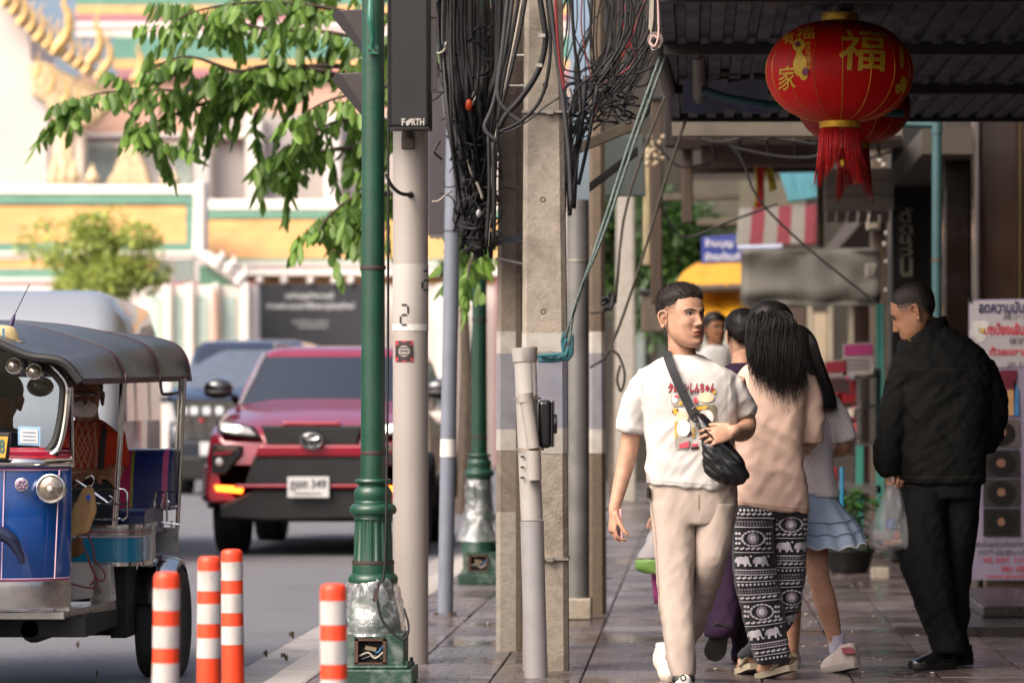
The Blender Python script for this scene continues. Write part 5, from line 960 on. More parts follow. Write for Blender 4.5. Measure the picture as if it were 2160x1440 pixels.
def head(hairfn=None, jaw=1., brow_tilt=.0, beard=0., frown=0., face=True, ears=True, hair_len=.012, hair_seed=0., fuzz=1400, nz=70, na=96, gaze=0.):
    """head mesh in its own frame (face towards -Y, eyes near z=0). slots: 0 skin 1 lips 2 fade 3 brow 4 eye white 5 iris; hair is returned apart"""
    rings = head_surface(nz, na, jaw); mb = MB().loft(rings); n = na
    for i, f in enumerate(mb.f):
        c = np.mean([mb.v[k] for k in f], 0)
        if face and c[1] < -.06 and abs(c[0]) < .0235 and (-.0735 + .0045 * (abs(c[0]) / .023) ** 2 * 2 < c[2] < -.0535 - .009 * (abs(c[0]) / .023) ** 2): mb.m[i] = 1
        elif hairfn and hairfn(c) > -.032 and hairfn(c) < .004 and c[1] > -.045: mb.m[i] = 2 if hairfn(c) > -.014 else 6
    tree = bvh(mb)
    def sy(x, z):
        h = tree.ray_cast(Vector((x, -.4, z)), Vector((0, 1, 0))); return h[0].y if h[0] else -.07
    if face:
        for s in (-1, 1):
            def ribbon(pts, mi, eps, bulge=0.):
                v = []
                for k, (x, z0, z1) in enumerate(pts):
                    u = k / (len(pts) - 1)
                    for j in range(4):
                        z = z0 + (z1 - z0) * j / 3; v.append((x, sy(x, z) - eps - bulge * math.sin(math.pi * u) * math.sin(math.pi * (j + .5) / 4), z))
                mb.add(v, [(k * 4 + j, k * 4 + j + 1, k * 4 + j + 5, k * 4 + j + 4) for k in range(len(pts) - 1) for j in range(3)], mi)
            ex, ez = .031 * s, .009
            ribbon(strip(lambda u: (ex + (u - .5) * .027, ez + .0012 * math.sin(math.pi * u)), 9, lambda u: .0048 * math.sin(math.pi * min(max(u, .02), .98)) + .0002), 4, .001, .003)
            ribbon(strip(lambda u: (ex + gaze + (u - .5) * .0105, ez + .0012), 7, lambda u: .0050 * math.sqrt(max(0.01, 1 - (2 * u - 1) ** 2))), 5, .0022, .003)
            ribbon(strip(lambda u: (ex + (u - .5) * .031, ez + .0054 * math.sin(math.pi * u) + .0008), 9, lambda u: .0013), 3, .0026, .002)
            ribbon(strip(lambda u: (ex + (u - .5) * .040 + .002 * s, ez + .0155 + .004 * math.sin(math.pi * u) + (brow_tilt * (u - .5) * s * .012) - frown * .004 * math.exp(-((u - (0 if s > 0 else 1)) / .3) ** 2)), 10, lambda u: .0030 * math.sin(math.pi * (u * .8 + .12)) + .0006), 3, .0012)
    if ears:
        for s in (-1, 1):
            o = Vector((.0695 * s, .012, -.004)); outl = [(-.002, -.027), (.008, -.03), (.012, -.018), (.018, .0), (.021, .016), (.015, .028), (.003, .031), (-.008, .024), (-.009, .012)]
            ta = lambda y, z, k=0.: o + Vector((s * (.006 + .55 * max(0, y + .009) + k), y, z))
            mb.curve([ta(y, z) for y, z in outl], [.0035, .0055, .0045, .004, .0045, .0045, .0045, .004, .003], 8, 0, 4)
            mb.loft([[ta(y * q, z * q, -.004 - .006 * (1 - q)) for y, z in outl] for q in (1., .7, .35, .05)], 0, cap=False)
            mb.ell(ta(.004, -.026, .001), (.005, .008, .0085), 10, 6); mb.curve([ta(-.004, .012), ta(.004, .008), ta(.008, -.004), ta(.002, -.014)], .003, 6, 0, 3)
    hm = None
    if hairfn:
        hm = MB(); keep = {}; rr = random.Random(5)
        flat = [p for r in rings for p in r]; cen = Vector((0, .0, .01)); pos = []
        for p in flat:
            h = hairfn(p); t = min(1, max(0, h / .034)); d = (p - cen).normalized(); k = noise.noise(p * 38 + Vector((hair_seed, 0, 0))) * .25 + 1
            pos.append(p + d * (hair_len * k * t - (.004 if h < 0 else 0)) + Vector((0, 0, hair_len * .5 * t * max(0, d.z))))
        fs = []
        for i in range(nz - 1):
            for j in range(na):
                f = (i * na + j, i * na + (j + 1) % na, (i + 1) * na + (j + 1) % na, (i + 1) * na + j)
                if max(hairfn(flat[k]) for k in f) > 0: fs.append(f)
        fs.append(tuple((nz - 1) * na + j for j in range(na)))
        hm.add(pos, fs)
        used = [f for f in fs if len(f) == 4]
        for _ in range(fuzz):
            f = rr.choice(used); a = rr.random(); p = pos[f[0]].lerp(pos[f[2]], a); h = hairfn(flat[f[0]])
            if h < .004: continue
            d = (p - cen).normalized(); dr = (d + Vector((rr.gauss(0, .35), -.25 + rr.gauss(0, .35), .35 + rr.gauss(0, .2)))).normalized(); sd_ = d.cross(dr).normalized() * .0008; L_ = rr.uniform(.004, .013) * hair_len / .012 * (1.5 if h < .014 else 1.)
            hm.add([p - sd_ - d * .003, p + sd_ - d * .003, p + dr * L_], [(0, 1, 2)])
    return mb, hm
def xform(px, py, Y, scale, yaw, pitch=0., roll=0.):
    return Matrix.Translation(P(px, py, Y)) @ Matrix.Rotation(R(yaw), 4, 'Z') @ Matrix.Rotation(R(pitch), 4, 'X') @ Matrix.Rotation(R(roll), 4, 'Y') @ Matrix.Scale(scale, 4)
def limb(pts, rad, sub=5, n=16, flat=1., ref=None):
    q = catmull(pts, sub); x = np.linspace(0, 1, len(q)); r = list(np.interp(x, np.linspace(0, 1, len(rad)), rad)); return MB().tube(q, r, n, flat=flat, ref=ref)
def hand(wrist, d, nrm, side, curl=(25, 35, 25), thumb=(40, 20), s=1., spread=.06, index_curl=None, r=.0088):
    """palm and five fingers: d along the hand, nrm out of the palm, side towards the thumb"""
    d = Vector(d).normalized(); nrm = Vector(nrm); nrm = (nrm - d * nrm.dot(d)).normalized(); side = d.cross(nrm) if d.cross(nrm).dot(Vector(side)) > 0 else nrm.cross(d); wv = Vector(wrist); mb = MB()
    rings = []
    for t, hw, th in ((-.02, .026, .02), (.0, .027, .02), (.02, .032, .021), (.05, .039, .021), (.078, .041, .018), (.094, .037, .013)):
        rings.append([wv + d * t * s + side * (math.cos(a) * hw * s) + nrm * (math.sin(a) * th * .75 * s) for a in np.linspace(0, 2 * math.pi, 17)[:-1]])
    mb.loft(rings)
    for k, (o, L_) in enumerate(((.029, .074), (.0095, .083), (-.010, .077), (-.0285, .06))):
        p = wv + d * (.084 - .004 * abs(k - 1)) * s + side * o * s; ang = 0; pts = [p - d * .012 * s]; pts.append(p); c = curl if not (k == 0 and index_curl) else index_curl; fan = spread * (1.5 - k)
        for q, fr_ in enumerate((.46, .30, .24)):
            ang += R(c[q] + 3 * k); dd = (d * math.cos(ang) + nrm * math.sin(ang) + side * fan * math.cos(ang)).normalized(); p = p + dd * L_ * fr_ * s; pts.append(p)
        mb.tube(pts, [r * 1.05 * s, r * 1.05 * s, r * .98 * s, r * .9 * s, r * .72 * s], 9)
        mb.ell(pts[-1], (r * .74 * s,) * 3, 8, 6)
    b = wv + d * .022 * s + side * .028 * s; dd = (d * math.cos(R(thumb[0])) + side * math.sin(R(thumb[0])) + nrm * .35).normalized(); p1 = b + dd * .04 * s; d2 = (dd + d * .5 + nrm * math.sin(R(thumb[1]))).normalized(); p2 = p1 + d2 * .033 * s; p3 = p2 + (d2 + nrm * .2).normalized() * .026 * s
    mb.tube([b - dd * .012 * s, b, p1, p2, p3], [.013 * s, .014 * s, .0115 * s, .0105 * s, .0075 * s], 9); mb.ell(p3, (.0078 * s,) * 3, 8, 6); return mb
def shoe(heel, toe, up, w_=.045, h=.07, mats=None, parent=None, sole=None, upper=None, name='shoe', ank=.05, st=.026):
    """heel and toe are sole points; up is the ankle side"""
    heel, toe = Vector(heel), Vector(toe); f = (toe - heel); L_ = f.length; f.normalize(); up = Vector(up); up = (up - f * up.dot(f)).normalized(); sd_ = f.cross(up); rings = []
    def oval(t, hw, z): return heel + f * t * L_ + up * z, hw
    outl = [(0, .55), (.06, .8), (.2, .88), (.4, .82), (.6, .95), (.75, 1.), (.88, .85), (.97, .5), (1, .2)]
    def ring(z, k, lift=0., t0=0., t1=1.):
        L = []; 
        for t, q in outl: tt = t0 + (t1 - t0) * t; L.append(heel + f * tt * L_ + sd_ * w_ * q * k + up * (z + lift * max(0, t - .7)))
        for t, q in outl[::-1]: tt = t0 + (t1 - t0) * t; L.append(heel + f * tt * L_ - sd_ * w_ * q * k + up * (z + lift * max(0, t - .7)))
        return L
    so = MB().loft([ring(0, .95, .04), ring(.006, 1., .04), ring(st, 1.03, .03), ring(st + .004, .98, .03)]).build(name + '_sole', sole, parent, smooth=True, ang=40)
    up_ = MB().loft([ring(st, .97, .02), ring(st + .018, .96, .01, 0, .99), ring(h * .72, .82, 0, 0, .86), ring(h, .62, 0, .01, .55), ring(h + .02, .55, 0, .01, .42)]).build(name + '_upper', upper, parent, smooth=True, ang=55)
    return so, up_
def shr(rows, d): return [(r[0], r[1] + d, r[2] - d) + tuple(r[3:]) for r in rows]
def inner_legs(Y, *legs):
    mb = MB()
    for l in legs:
        q = [P((r[1] + r[2]) / 2, r[0], Y + r[4]) for r in l]; mb.join(limb(q, [max(.025, .42 * (r[2] - r[1]) / 2 * Y / LENS_PX) for r in l], 3, 12))
    return mb
def finish_body(parent, parts, mats, name='body'):
    mb = MB()
    for p in parts: mb.join(p)
    return mb.build(name, mats, parent, smooth='all')
def person(label, loc, group=None): return thing('person', label, 'person', loc, group=group)
def cloth(key, col, bump=.25, bs=300, rough=.85, var=.05): return M(key, col, rough, var=var, vs=5, bump=bump, bs=bs, spec=.25)
def skinset(s, fade='#6d5344'): return [s, lip_m, M('hair fade ' + s.name, fade, .6, var=.15, vs=60), brow_m, eyew, iris, M('hair fade light ' + s.name, tuple((a * .55 + b * .45) for a, b in zip(FADE.get(s.name, (.3, .2, .15)), lin(fade)[:3])) + (1.,), .55, var=.12, vs=60)]


# ---- man in white T-shirt walking towards the camera
MY = 15.0; sk1 = skin_mat('warm tan skin', '#b38971')
man = person('young man in white printed T-shirt and beige trousers, cross-body bag, looking aside', P(1440, 1450, 14.8))
hl1 = lambda p: min(p[2] + .007 * noise.noise(Vector(p) * 90) - np.interp(p[1], (-.1, -.075, -.05, -.03, .0, .03, .06, .1), (.073, .071, .064, .047, .040, .034, -.01, -.04)), 9)
hmb, hair1 = head(hl1, jaw=1.04, frown=1., brow_tilt=-.4, hair_len=.013, fuzz=7000, gaze=.002)
X1 = xform(1439, 671, MY - .02, 1.14, 41, -3, 0); hmb.xf(X1); hair1.xf(X1)
neck = limb([P(1437, 690, MY + .02), P(1438, 735, MY + .015), P(1440, 775, MY + .03)], [.060, .059, .07], n=24)
armL = limb([P(1360, 812, MY), P(1337, 880, MY + .0), P(1329, 935, MY + .01), P(1318, 985, MY), P(1304, 1040, MY - .03), P(1296, 1072, MY - .05), P(1293, 1092, MY - .055)], [.03, .05, .0475, .046, .039, .032, .027, .018], flat=.9)
hL = hand(P(1296, 1076, MY - .05), (-.10, -.05, -1), (.85, .35, .1), (.1, -1, 0), (22, 42, 30), (30, 30), 1.02)
armR = limb([P(1549, 800, MY), P(1562, 860, MY + .04), P(1573, 892, MY + .05), P(1570, 908, MY - .04), P(1560, 912, MY - .15), P(1549, 909, MY - .25), P(1540, 910, MY - .27)], [.05, .05, .049, .046, .042, .029, .017], flat=.95)
hR = hand(P(1549, 909, MY - .25), (-.93, -.2, -.2), (-.2, .9, -.3), (0, -.3, 1), (12, 30, 22), (28, 25), 1.02, spread=.12)
arms = remesh(MB().join(armL).join(hL), .0038, 5).join(remesh(MB().join(armR).join(hR), .0038, 5))
LM1 = [(1060, 1366, 1472, .22, 0), (1130, 1373, 1470, .21, -.03), (1200, 1380, 1468, .19, -.07), (1270, 1386, 1468, .18, -.11), (1340, 1393, 1468, .175, -.16), (1400, 1405, 1470, .17, -.19), (1424, 1411, 1472, .175, -.19)]
LM2 = [(1060, 1466, 1560, .22, 0), (1130, 1462, 1549, .21, -.01), (1190, 1460, 1536, .2, -.01), (1250, 1456, 1516, .18, .07), (1310, 1440, 1494, .16, .2), (1360, 1412, 1470, .15, .33), (1388, 1398, 1452, .15, .4)]
core = remesh(px_loft([(770, 1400, 1480, .12, 0), (800, 1370, 1530, .16, 0), (900, 1375, 1540, .18, 0), (1040, 1380, 1545, .18, 0)], MY).join(inner_legs(MY, LM1, LM2)), .016, 2)
finish_body(man, [hmb, neck, arms, core], skinset(sk1, '#7d5c48')); hair1.build('hair', hair_s, man, smooth='all')
shirt_m = cloth('white jersey', '#c3bfba', .2, 400)
sh = MB().join(px_loft(shr([(750, 1402, 1482, .135, .015), (756, 1391, 1495, .15, .01), (766, 1370, 1519, .185, .005), (781, 1348, 1546, .215, 0), (800, 1336, 1558, .235, 0), (840, 1343, 1560, .255, 0), (890, 1353, 1556, .255, 0), (940, 1358, 1551, .25, 0), (985, 1358, 1551, .25, 0), (1012, 1359, 1554, .255, 0), (1020, 1360, 1556, .255, 0, 1034)], 5), MY, 40, 2.6))
sh.join(limb([P(1378, 800, MY), P(1356, 818, MY), P(1342, 850, MY), P(1333, 882, MY), P(1329, 909, MY)], [.045, .057, .062, .061, .058], n=24)).join(limb([P(1522, 798, MY), P(1545, 818, MY), P(1559, 842, MY + .02), P(1567, 862, MY + .035), P(1570, 880, MY + .03)], [.045, .055, .059, .057, .053], n=24))
sh = remesh(sh, .0075, 6); f1 = fold_noise(9, 6, 5, 1.3, .55); f2 = fold_noise(16, 9, 9, 7.7, -.7); zH = P(0, 1000, MY).z
folds(sh, 1., lambda p: (.0085 * f1(p) + .0045 * f2(p)) * (.55 + .8 * max(0, min(1, (1.3 - p[2]) / .45)) + .5 * (abs(p[0] - P(1445, 0, MY).x) > .19)))
sh_tree = bvh(sh); shirt = sh.build('t_shirt', shirt_m, man, smooth='all')
MB().tube([P(1442, 757, MY + .01) + Vector((.098 * math.cos(a), .072 * math.sin(a), .018 * -math.sin(a) * -1 - .012 + .02 * math.sin(a))) for a in np.linspace(0, 2 * math.pi, 33)], .0065, 8).build('collar', shirt_m, shirt, smooth=True)
def decal(parent, polys, mat, name, tree=None, Y=MY, off=.0022, seg=.014):
    tree = tree or sh_tree; mb = MB()
    for q in polys: mb.join(project(tree, px_poly(q, Y), [tuple(range(len(q)))], off, seg))
    return mb.build(name, mat, parent, smooth='all', kind='stuff') if mb.f else None
def rr_(x0, y0, x1, y1, r=5): return [(x0 + r, y0), (x1 - r, y0), (x1, y0 + r), (x1, y1 - r), (x1 - r, y1), (x0 + r, y1), (x0, y1 - r), (x0, y0 + r)]
def el_(cx, cy, rx, ry, n=14): return [(cx + rx * math.cos(2 * math.pi * k / n), cy + ry * math.sin(2 * math.pi * k / n)) for k in range(n)]
def star_(cx, cy, r, r2, n=9): return [(cx + (r if k % 2 == 0 else r2) * math.cos(math.pi * k / n), cy + (r if k % 2 == 0 else r2) * math.sin(math.pi * k / n)) for k in range(2 * n)]
pr_red, pr_dk, pr_gr, pr_ye, pr_sk, pr_ol = M('print red', '#b21f33', .8), M('print dark', '#3a2020', .8), M('print grey', '#9c958d', .8), M('print yellow', '#d3a63c', .8), M('print peach', '#e0bfa0', .8), M('print olive grey', '#857c66', .8)
for s_, y0, y1, b_, m_, of in (('クレヨンしんちゃん', 807, 830, .045, pr_dk, .0018), ('クレヨンしんちゃん', 809, 828, .022, pr_red, .0026)):
    t_ = px_text(s_, 1411 if b_ < .03 else 1409.5, y0, 1507 if b_ < .03 else 1508.5, y1, MY, b_, .1); project(sh_tree, t_.v, t_.f, of, .02).build('print_title', m_, shirt, kind='stuff')
decal(shirt, [rr_(1416, 828, 1446, 857), rr_(1424, 922, 1455, 947)], pr_gr, 'print_panel'); decal(shirt, [rr_(1468, 853, 1511, 904)], pr_ol, 'print_panel')
decal(shirt, [el_(1489, 838, 17, 11), el_(1440, 878, 13, 12)], pr_sk, 'print_shape', off=.003); decal(shirt, [star_(1425, 866, 8, 4), star_(1506, 826, 5, 2.4)] + [[(1422 + (k % 2) * 2, 888 + 6 * k), (1428 + (k % 2) * 2, 887 + 6 * k), (1428, 892 + 6 * k), (1423, 892 + 6 * k)] for k in range(6)] + [[(1459, 900 + 6 * k), (1466, 900 + 6 * k), (1465, 904 + 6 * k), (1460, 904 + 6 * k)] for k in range(4)], pr_ye, 'print_burst', off=.0026)
decal(shirt, [el_(1442, 902, 14, 18), el_(1488, 880, 17, 17), el_(1424, 840, 6, 10)], M('print white', '#e2dfda', .8), 'print_shape', off=.0033); decal(shirt, [[(1432, 936), (1452, 930), (1454, 942), (1434, 944)], el_(1427, 836, 5, 3), [(1463, 842), (1467, 836), (1471, 842), (1472, 850), (1464, 851)], [(1458, 936), (1472, 934), (1472, 940), (1458, 941)]], M('print pink red', '#c64a5a', .8), 'print_accent', off=.0042)
decal(shirt, [el_(1436, 850, 4, 4), [(1466, 858), (1492, 856), (1490, 862), (1468, 866)]], pr_ye, 'print_accent', off=.0045)
t_ = px_text('LUCK', 1457, 825, 1474, 833, MY, .01); project(sh_tree, t_.v, t_.f, .003, .03).build('print_word', pr_dk, shirt, kind='stuff')
decal(shirt, [[(1457, 942), (1474, 941), (1474, 946), (1457, 947)], [(1448, 912), (1458, 909), (1454, 914), (1460, 914), (1450, 922), (1452, 916)]], pr_dk, 'print_accent', off=.0026)
hem = M('hem stitch', '#b3aeaa', .9)
decal(shirt, [[(x, 1009 + .075 * (x - 1360)), (x + 9, 1009 + .075 * (x - 1351)), (x + 9, 1010.6 + .075 * (x - 1351)), (x, 1010.6 + .075 * (x - 1360))] for x in range(1362, 1552, 9)] + [[(1304 + 4 * k, 898 + .6 * k), (1308 + 4 * k, 898.6 + .6 * k), (1308 + 4 * k, 900 + .6 * k), (1304 + 4 * k, 899.4 + .6 * k)] for k in range(13)] + [[(1352 + 2 * k, 790 + 12 * k), (1354 + 2 * k, 802 + 12 * k), (1352.6 + 2 * k, 802 + 12 * k), (1350.6 + 2 * k, 790 + 12 * k)] for k in range(4)], hem, 'stitching', off=.0012)
# trousers
tro_m = cloth('beige twill', '#a6978c', .15, 350)
def trousers(rows_hip, legs, Y, vox, amp, seed, tilt=.4):
    """hips fused with the first leg; the second leg is sewn on behind a crease"""
    f = fold_noise(13, 8, 3.5, seed, tilt); f3 = fold_noise(20, 12, 9, seed + 3, -tilt); zk = P(0, 1250, Y).z; out = MB()
    for mb in (px_loft(rows_hip, Y, 36, 2.5).join(px_loft(legs[0], Y, 30, 2.3)), px_loft(legs[1], Y, 30, 2.3)):
        mb = remesh(mb, vox, 4); out.join(folds(mb, amp, lambda p: f(p) * (.5 + .9 * max(0, min(1, (zk + .25 - p[2]) / .4))) + .5 * f3(p)))
    return out
tro = trousers([(1000, 1373, 1550, .22, 0), (1040, 1369, 1556, .235, 0), (1075, 1371, 1556, .24, 0), (1105, 1375, 1550, .23, 0)],
    [shr(LM1, 4), shr(LM2, 4)], MY, .0085, .0055, 4.)
tr_tree = bvh(tro); trob = tro.build('trousers', tro_m, man, smooth='all')
decal(trob, [[(1473, 1040), (1475.5, 1040), (1475, 1072), (1472, 1074)]], M('seam shadow brown', '#8f7d6d', .9), 'fly_seam', tr_tree, off=.0012)
decal(trob, [[(1383 + .055 * (y - 1120), y), (1384.4 + .055 * (y - 1120), y), (1384.9 + .055 * (y - 1110), y + 10), (1383.5 + .055 * (y - 1120), y + 10)] for y in range(1110, 1400, 10)] + [[(1373, 1050), (1374.5, 1050), (1384, 1112), (1382, 1112)], [(1552, 1050), (1553.5, 1050), (1545, 1108), (1543, 1108)]], M('seam shadow brown', ''), 'side_seam', tr_tree, off=.0012)
MB().box(P(1367, 1038, MY - .06), (.012, .05, .05)).build('belt_tag', M('tag black', '#141414', .6), trob, bevel=.003)
wh = M('sneaker white', '#c9c4bb', .6, var=.08, vs=30); bkk = M('sneaker black', '#17171a', .55); crm = M('sneaker sole cream', '#c2b8a6', .6, var=.1, vs=30)
shoe(P(1438, 1452, 14.92), P(1446, 1478, 14.62), (0, -.2, 1), .046, .085, parent=man, sole=crm, upper=wh); shoe(P(1392, 1392, 15.62), P(1418, 1442, 15.42), (.1, -.75, .6), .046, .075, parent=man, sole=crm, upper=wh)
MB().ell(P(1442, 1432, 14.76), (.052, .05, .03), 16, 8).build('shoe_collar', bkk, man, smooth=True); MB().ell(P(1445, 1436, 14.71), (.028, .03, .03), 14, 8).build('shoe_tongue', wh, man, smooth=True); MB().tube([P(1441 + 5 * math.cos(a), 1429 + 6 * math.sin(a), 14.68) for a in np.linspace(0, 6.28, 13)], .003, 6).build('lace_loop', bkk, man, smooth=True)
ph = tag(MB().box(P(1306, 1108, MY - .045), (.010, .072, .15), rz=.35, ry=-.06).build('mobile_phone', M('phone pink', '#c79a9c', .3, coat=.5), bevel=.006), 'pink cased mobile phone held in the hanging hand of the man in white', 'phone')
bag = thing('shoulder_bag', 'black nylon cross-body bag worn by the man in the white T-shirt', 'bag', P(1525, 1020, MY - .2)); nyl = M('black nylon', '#111112', .32, var=.15, vs=12, bump=.3, bs=26, rvar=.1)
bg = px_loft([(872, 1468, 1482, .02, -.18), (890, 1472, 1500, .05, -.2), (915, 1477, 1525, .075, -.21), (945, 1481, 1549, .09, -.22), (975, 1484, 1572, .1, -.22), (998, 1490, 1581, .1, -.22), (1012, 1506, 1574, .085, -.215), (1022, 1530, 1556, .05, -.21)], MY, 30, 2.6, 4); bg = remesh(bg, .006, 3); fb1 = fold_noise(22, 12, 14, 5., .9); folds(bg, .008, fb1); bg.build('body', nyl, bag, smooth='all')
MB().curve([P(x, y, MY - .275) for x, y in ((1486, 905), (1510, 930), (1540, 958), (1562, 975))], .004, 6).build('zip', M('zip dark', '#2b2b2c', .3, .4), bag, smooth=True)
strp = []
for (x, y, dy) in ((1404, 742, .02), (1408, 752, -.085), (1416, 775, -.13), (1432, 812, -.15), (1448, 845, -.155), (1466, 882, -.165)): strp.append((x, y, dy))
q0 = catmull([tuple(P(x - 8, y + 4, MY + d)) for x, y, d in strp], 4); q1 = catmull([tuple(P(x + 9, y - 5, MY + d)) for x, y, d in strp], 4)
MB().loft([q0, q1, [Vector(p) + Vector((0, -.004, 0)) for p in q1], [Vector(p) + Vector((0, -.004, 0)) for p in q0], q0], closed=False, cap=False).build('strap', M('strap webbing', '#1b1c20', .7, var=.1, bump=.3, bs=400), bag, smooth=True)
MB().box(P(1468, 868, MY - .185), (.045, .008, .022), ry=.9).build('buckle', M('buckle', '#4a4640', .3, .7), bag, bevel=.003); MB().tube([P(1468 + 9 * math.cos(a), 880 + 9 * math.sin(a), MY - .19) for a in np.linspace(0, 6.28, 15)], .004, 6).build('ring', plast, bag, smooth=True)

# ---- long hair helper: shell plus many tapering locks
def locks(parent, mat, roots, n, rad, seed, wave=.012, name='hair', shell=None):
    """roots(u, v) -> list of control points for the lock at parameters u, v"""
    rr = random.Random(seed); mb = MB()
    if shell: mb.join(shell)
    for k in range(n):
        pts = roots(rr.random(), rr.random(), rr); ph = rr.uniform(0, 6.3); q = catmull([tuple(p) for p in pts], 4); out = []
        for i, p in enumerate(q):
            t = i / (len(q) - 1); out.append(Vector(p) + Vector((math.sin(ph + t * 9) * wave * t, math.cos(ph + t * 7) * wave * .6 * t, 0)))
        r0 = rad * rr.uniform(.6, 1.3); mb.tube(out, [r0 * (1 - .85 * (i / (len(out) - 1)) ** 2) for i in range(len(out))], 5)
    return mb.build(name, mat, parent, smooth='all')
# ---- woman in peach shirt and elephant print trousers, seen from behind
WY = 15.55; sk2 = skin_mat('fair tan skin', '#c0957c')
wom = person('woman from behind in peach T-shirt and black and white elephant print trousers', P(1620, 1425, WY))
hm2, _ = head(None, face=True, fuzz=0, nz=48, na=64); X2 = xform(1622, 712, WY + .0, 1.03, -140, 6); hm2.xf(X2)
neck2 = limb([P(1622, 735, WY + .01), P(1624, 790, WY)], [.05, .055]); arm2 = limb([P(1700, 810, WY), P(1712, 890, WY - .02), P(1712, 930, WY - .06), P(1690, 948, WY - .17)], [.045, .042, .038, .03])
a2 = remesh(MB().join(arm2).join(hand(P(1690, 948, WY - .17), (-.6, -.6, -.2), (0, .8, -.4), (0, 0, 1), (40, 50, 30), s=.9)), .005, 4) if False else remesh(MB().join(limb([P(1700, 810, WY), P(1714, 890, WY + .04), P(1709, 928, WY + .08), P(1690, 945, WY + .22)], [.045, .042, .038, .03])).join(hand(P(1690, 945, WY + .22), (-.3, .9, .1), (-.8, 0, -.4), (0, 0, 1), (40, 50, 30), s=.9)), .005, 4)
a2l = remesh(MB().join(limb([P(1568, 810, WY), P(1556, 890, WY + .03), P(1560, 945, WY + .08), P(1570, 960, WY + .2)], [.045, .042, .038, .03])).join(hand(P(1570, 960, WY + .2), (.2, .9, .1), (.8, 0, -.4), (0, 0, 1), (40, 50, 30), s=.9)), .006, 4)
def foot(heel, toe, ank, w_=.043):
    heel, toe, ank = Vector(heel), Vector(toe), Vector(ank); f = (toe - heel).normalized(); L_ = (toe - heel).length; up = (ank - heel); up = (up - f * up.dot(f)).normalized()
    mb = MB().tube([heel + up * .028, heel + f * L_ * .12 + up * .034, heel + f * L_ * .4 + up * .036, heel + f * L_ * .72 + up * .024, heel + f * L_ * .94 + up * .014], [.026, .032, .034, .036, .022], 14); mb.tube([heel + f * L_ * .18 + up * .03, heel + f * L_ * .2 + up * .08, ank], [.034, .032, .036], 14)
    for k in range(5): b = heel + f * L_ * (.93 - .02 * k) + up * .013 + f.cross(up) * (.026 - .013 * k); mb.ell(b + f * .01, (.011 - .001 * k,) * 3, 8, 6)
    return mb
h_a, t_a, k_a = P(1668, 1402, WY - .08), P(1600, 1421, WY + .06), P(1640, 1366, WY - .02); h_b, t_b, k_b = P(1592, 1398, WY + .16), P(1564, 1411, WY + .32), P(1585, 1372, WY + .2)
feet2 = remesh(foot(h_a, t_a, k_a), .005, 3).join(remesh(foot(h_b, t_b, k_b), .005, 3))
LW1 = [(1070, 1549, 1632, .24, -.01), (1140, 1546, 1632, .24, -.02), (1210, 1550, 1638, .24, -.03), (1280, 1562, 1650, .22, -.05), (1340, 1578, 1662, .2, -.05), (1378, 1590, 1667, .18, -.05), (1396, 1597, 1664, .16, -.05)]
LW2 = [(1070, 1622, 1704, .24, .02), (1140, 1628, 1701, .23, .03), (1210, 1632, 1697, .22, .05), (1280, 1625, 1687, .2, .1), (1340, 1590, 1650, .18, .18), (1384, 1556, 1604, .16, .22)]
core2 = remesh(px_loft([(790, 1590, 1680, .14, 0), (900, 1580, 1680, .17, 0), (1070, 1580, 1685, .18, 0)], WY).join(inner_legs(WY, LW1, LW2)), .015, 2)
finish_body(wom, [hm2, neck2, a2, a2l, feet2, core2], skinset(sk2))
pe = cloth('peach cotton', '#dcbba8', .2, 350)
ps = px_loft([(756, 1604, 1652, .12, 0), (764, 1586, 1674, .16, 0), (778, 1566, 1698, .2, 0), (800, 1556, 1712, .23, 0), (860, 1553, 1706, .26, 0), (930, 1555, 1693, .265, 0), (1000, 1556, 1697, .28, 0), (1050, 1555, 1703, .29, 0), (1064, 1555, 1706, .29, 0, 1082)], WY, 40, 2.5)
ps.join(limb([P(1690, 800, WY), P(1706, 850, WY + .01), P(1711, 900, WY + .03), P(1711, 930, WY + .05)], [.066, .066, .058, .052], n=24)).join(limb([P(1574, 800, WY), P(1562, 850, WY + .01), P(1556, 910, WY + .03)], [.066, .066, .056], n=24))
ps = remesh(ps, .0085, 6); fa, fb_ = fold_noise(7, 5, 4.5, 3.1, .9), fold_noise(13, 8, 8, 8.8, -.5); folds(ps, .011, lambda p: (fa(p) * .8 + fb_(p) * .35) * max(.3, min(1.2, (1.55 - p[2]) / .3))); pt_ = bvh(ps); pso = ps.build('t_shirt', pe, wom, smooth='all'); decal(pso, [[(x, 1056 + .115 * (x - 1556)), (x + 9, 1057 + .115 * (x - 1556)), (x + 9, 1058.4 + .115 * (x - 1556)), (x, 1057.4 + .115 * (x - 1556))] for x in range(1560, 1700, 9)] + [[(1694, 806 + 11 * k), (1695.6, 806 + 11 * k), (1693.6 - .4 * k, 818 + 11 * k), (1692 - .4 * k, 818 + 11 * k)] for k in range(8)], M('peach stitch', '#b08d74', .9), 'stitching', pt_, WY, .0014)
el_b = M('black cotton', '#16141a', .8, var=.15, vs=8, sheen=.15)
pp = trousers([(1055, 1556, 1703, .24, 0), (1090, 1550, 1703, .26, 0)], [LW1, LW2], WY, .009, .009, 6.)
pt = bvh(pp); el_o = pp.build('trousers', el_b, wom, smooth='all'); elw = M('print off white', '#d6d0d4', .8, var=.12, vs=40); elg = M('print mauve grey', '#8f858e', .8, var=.2, vs=60)
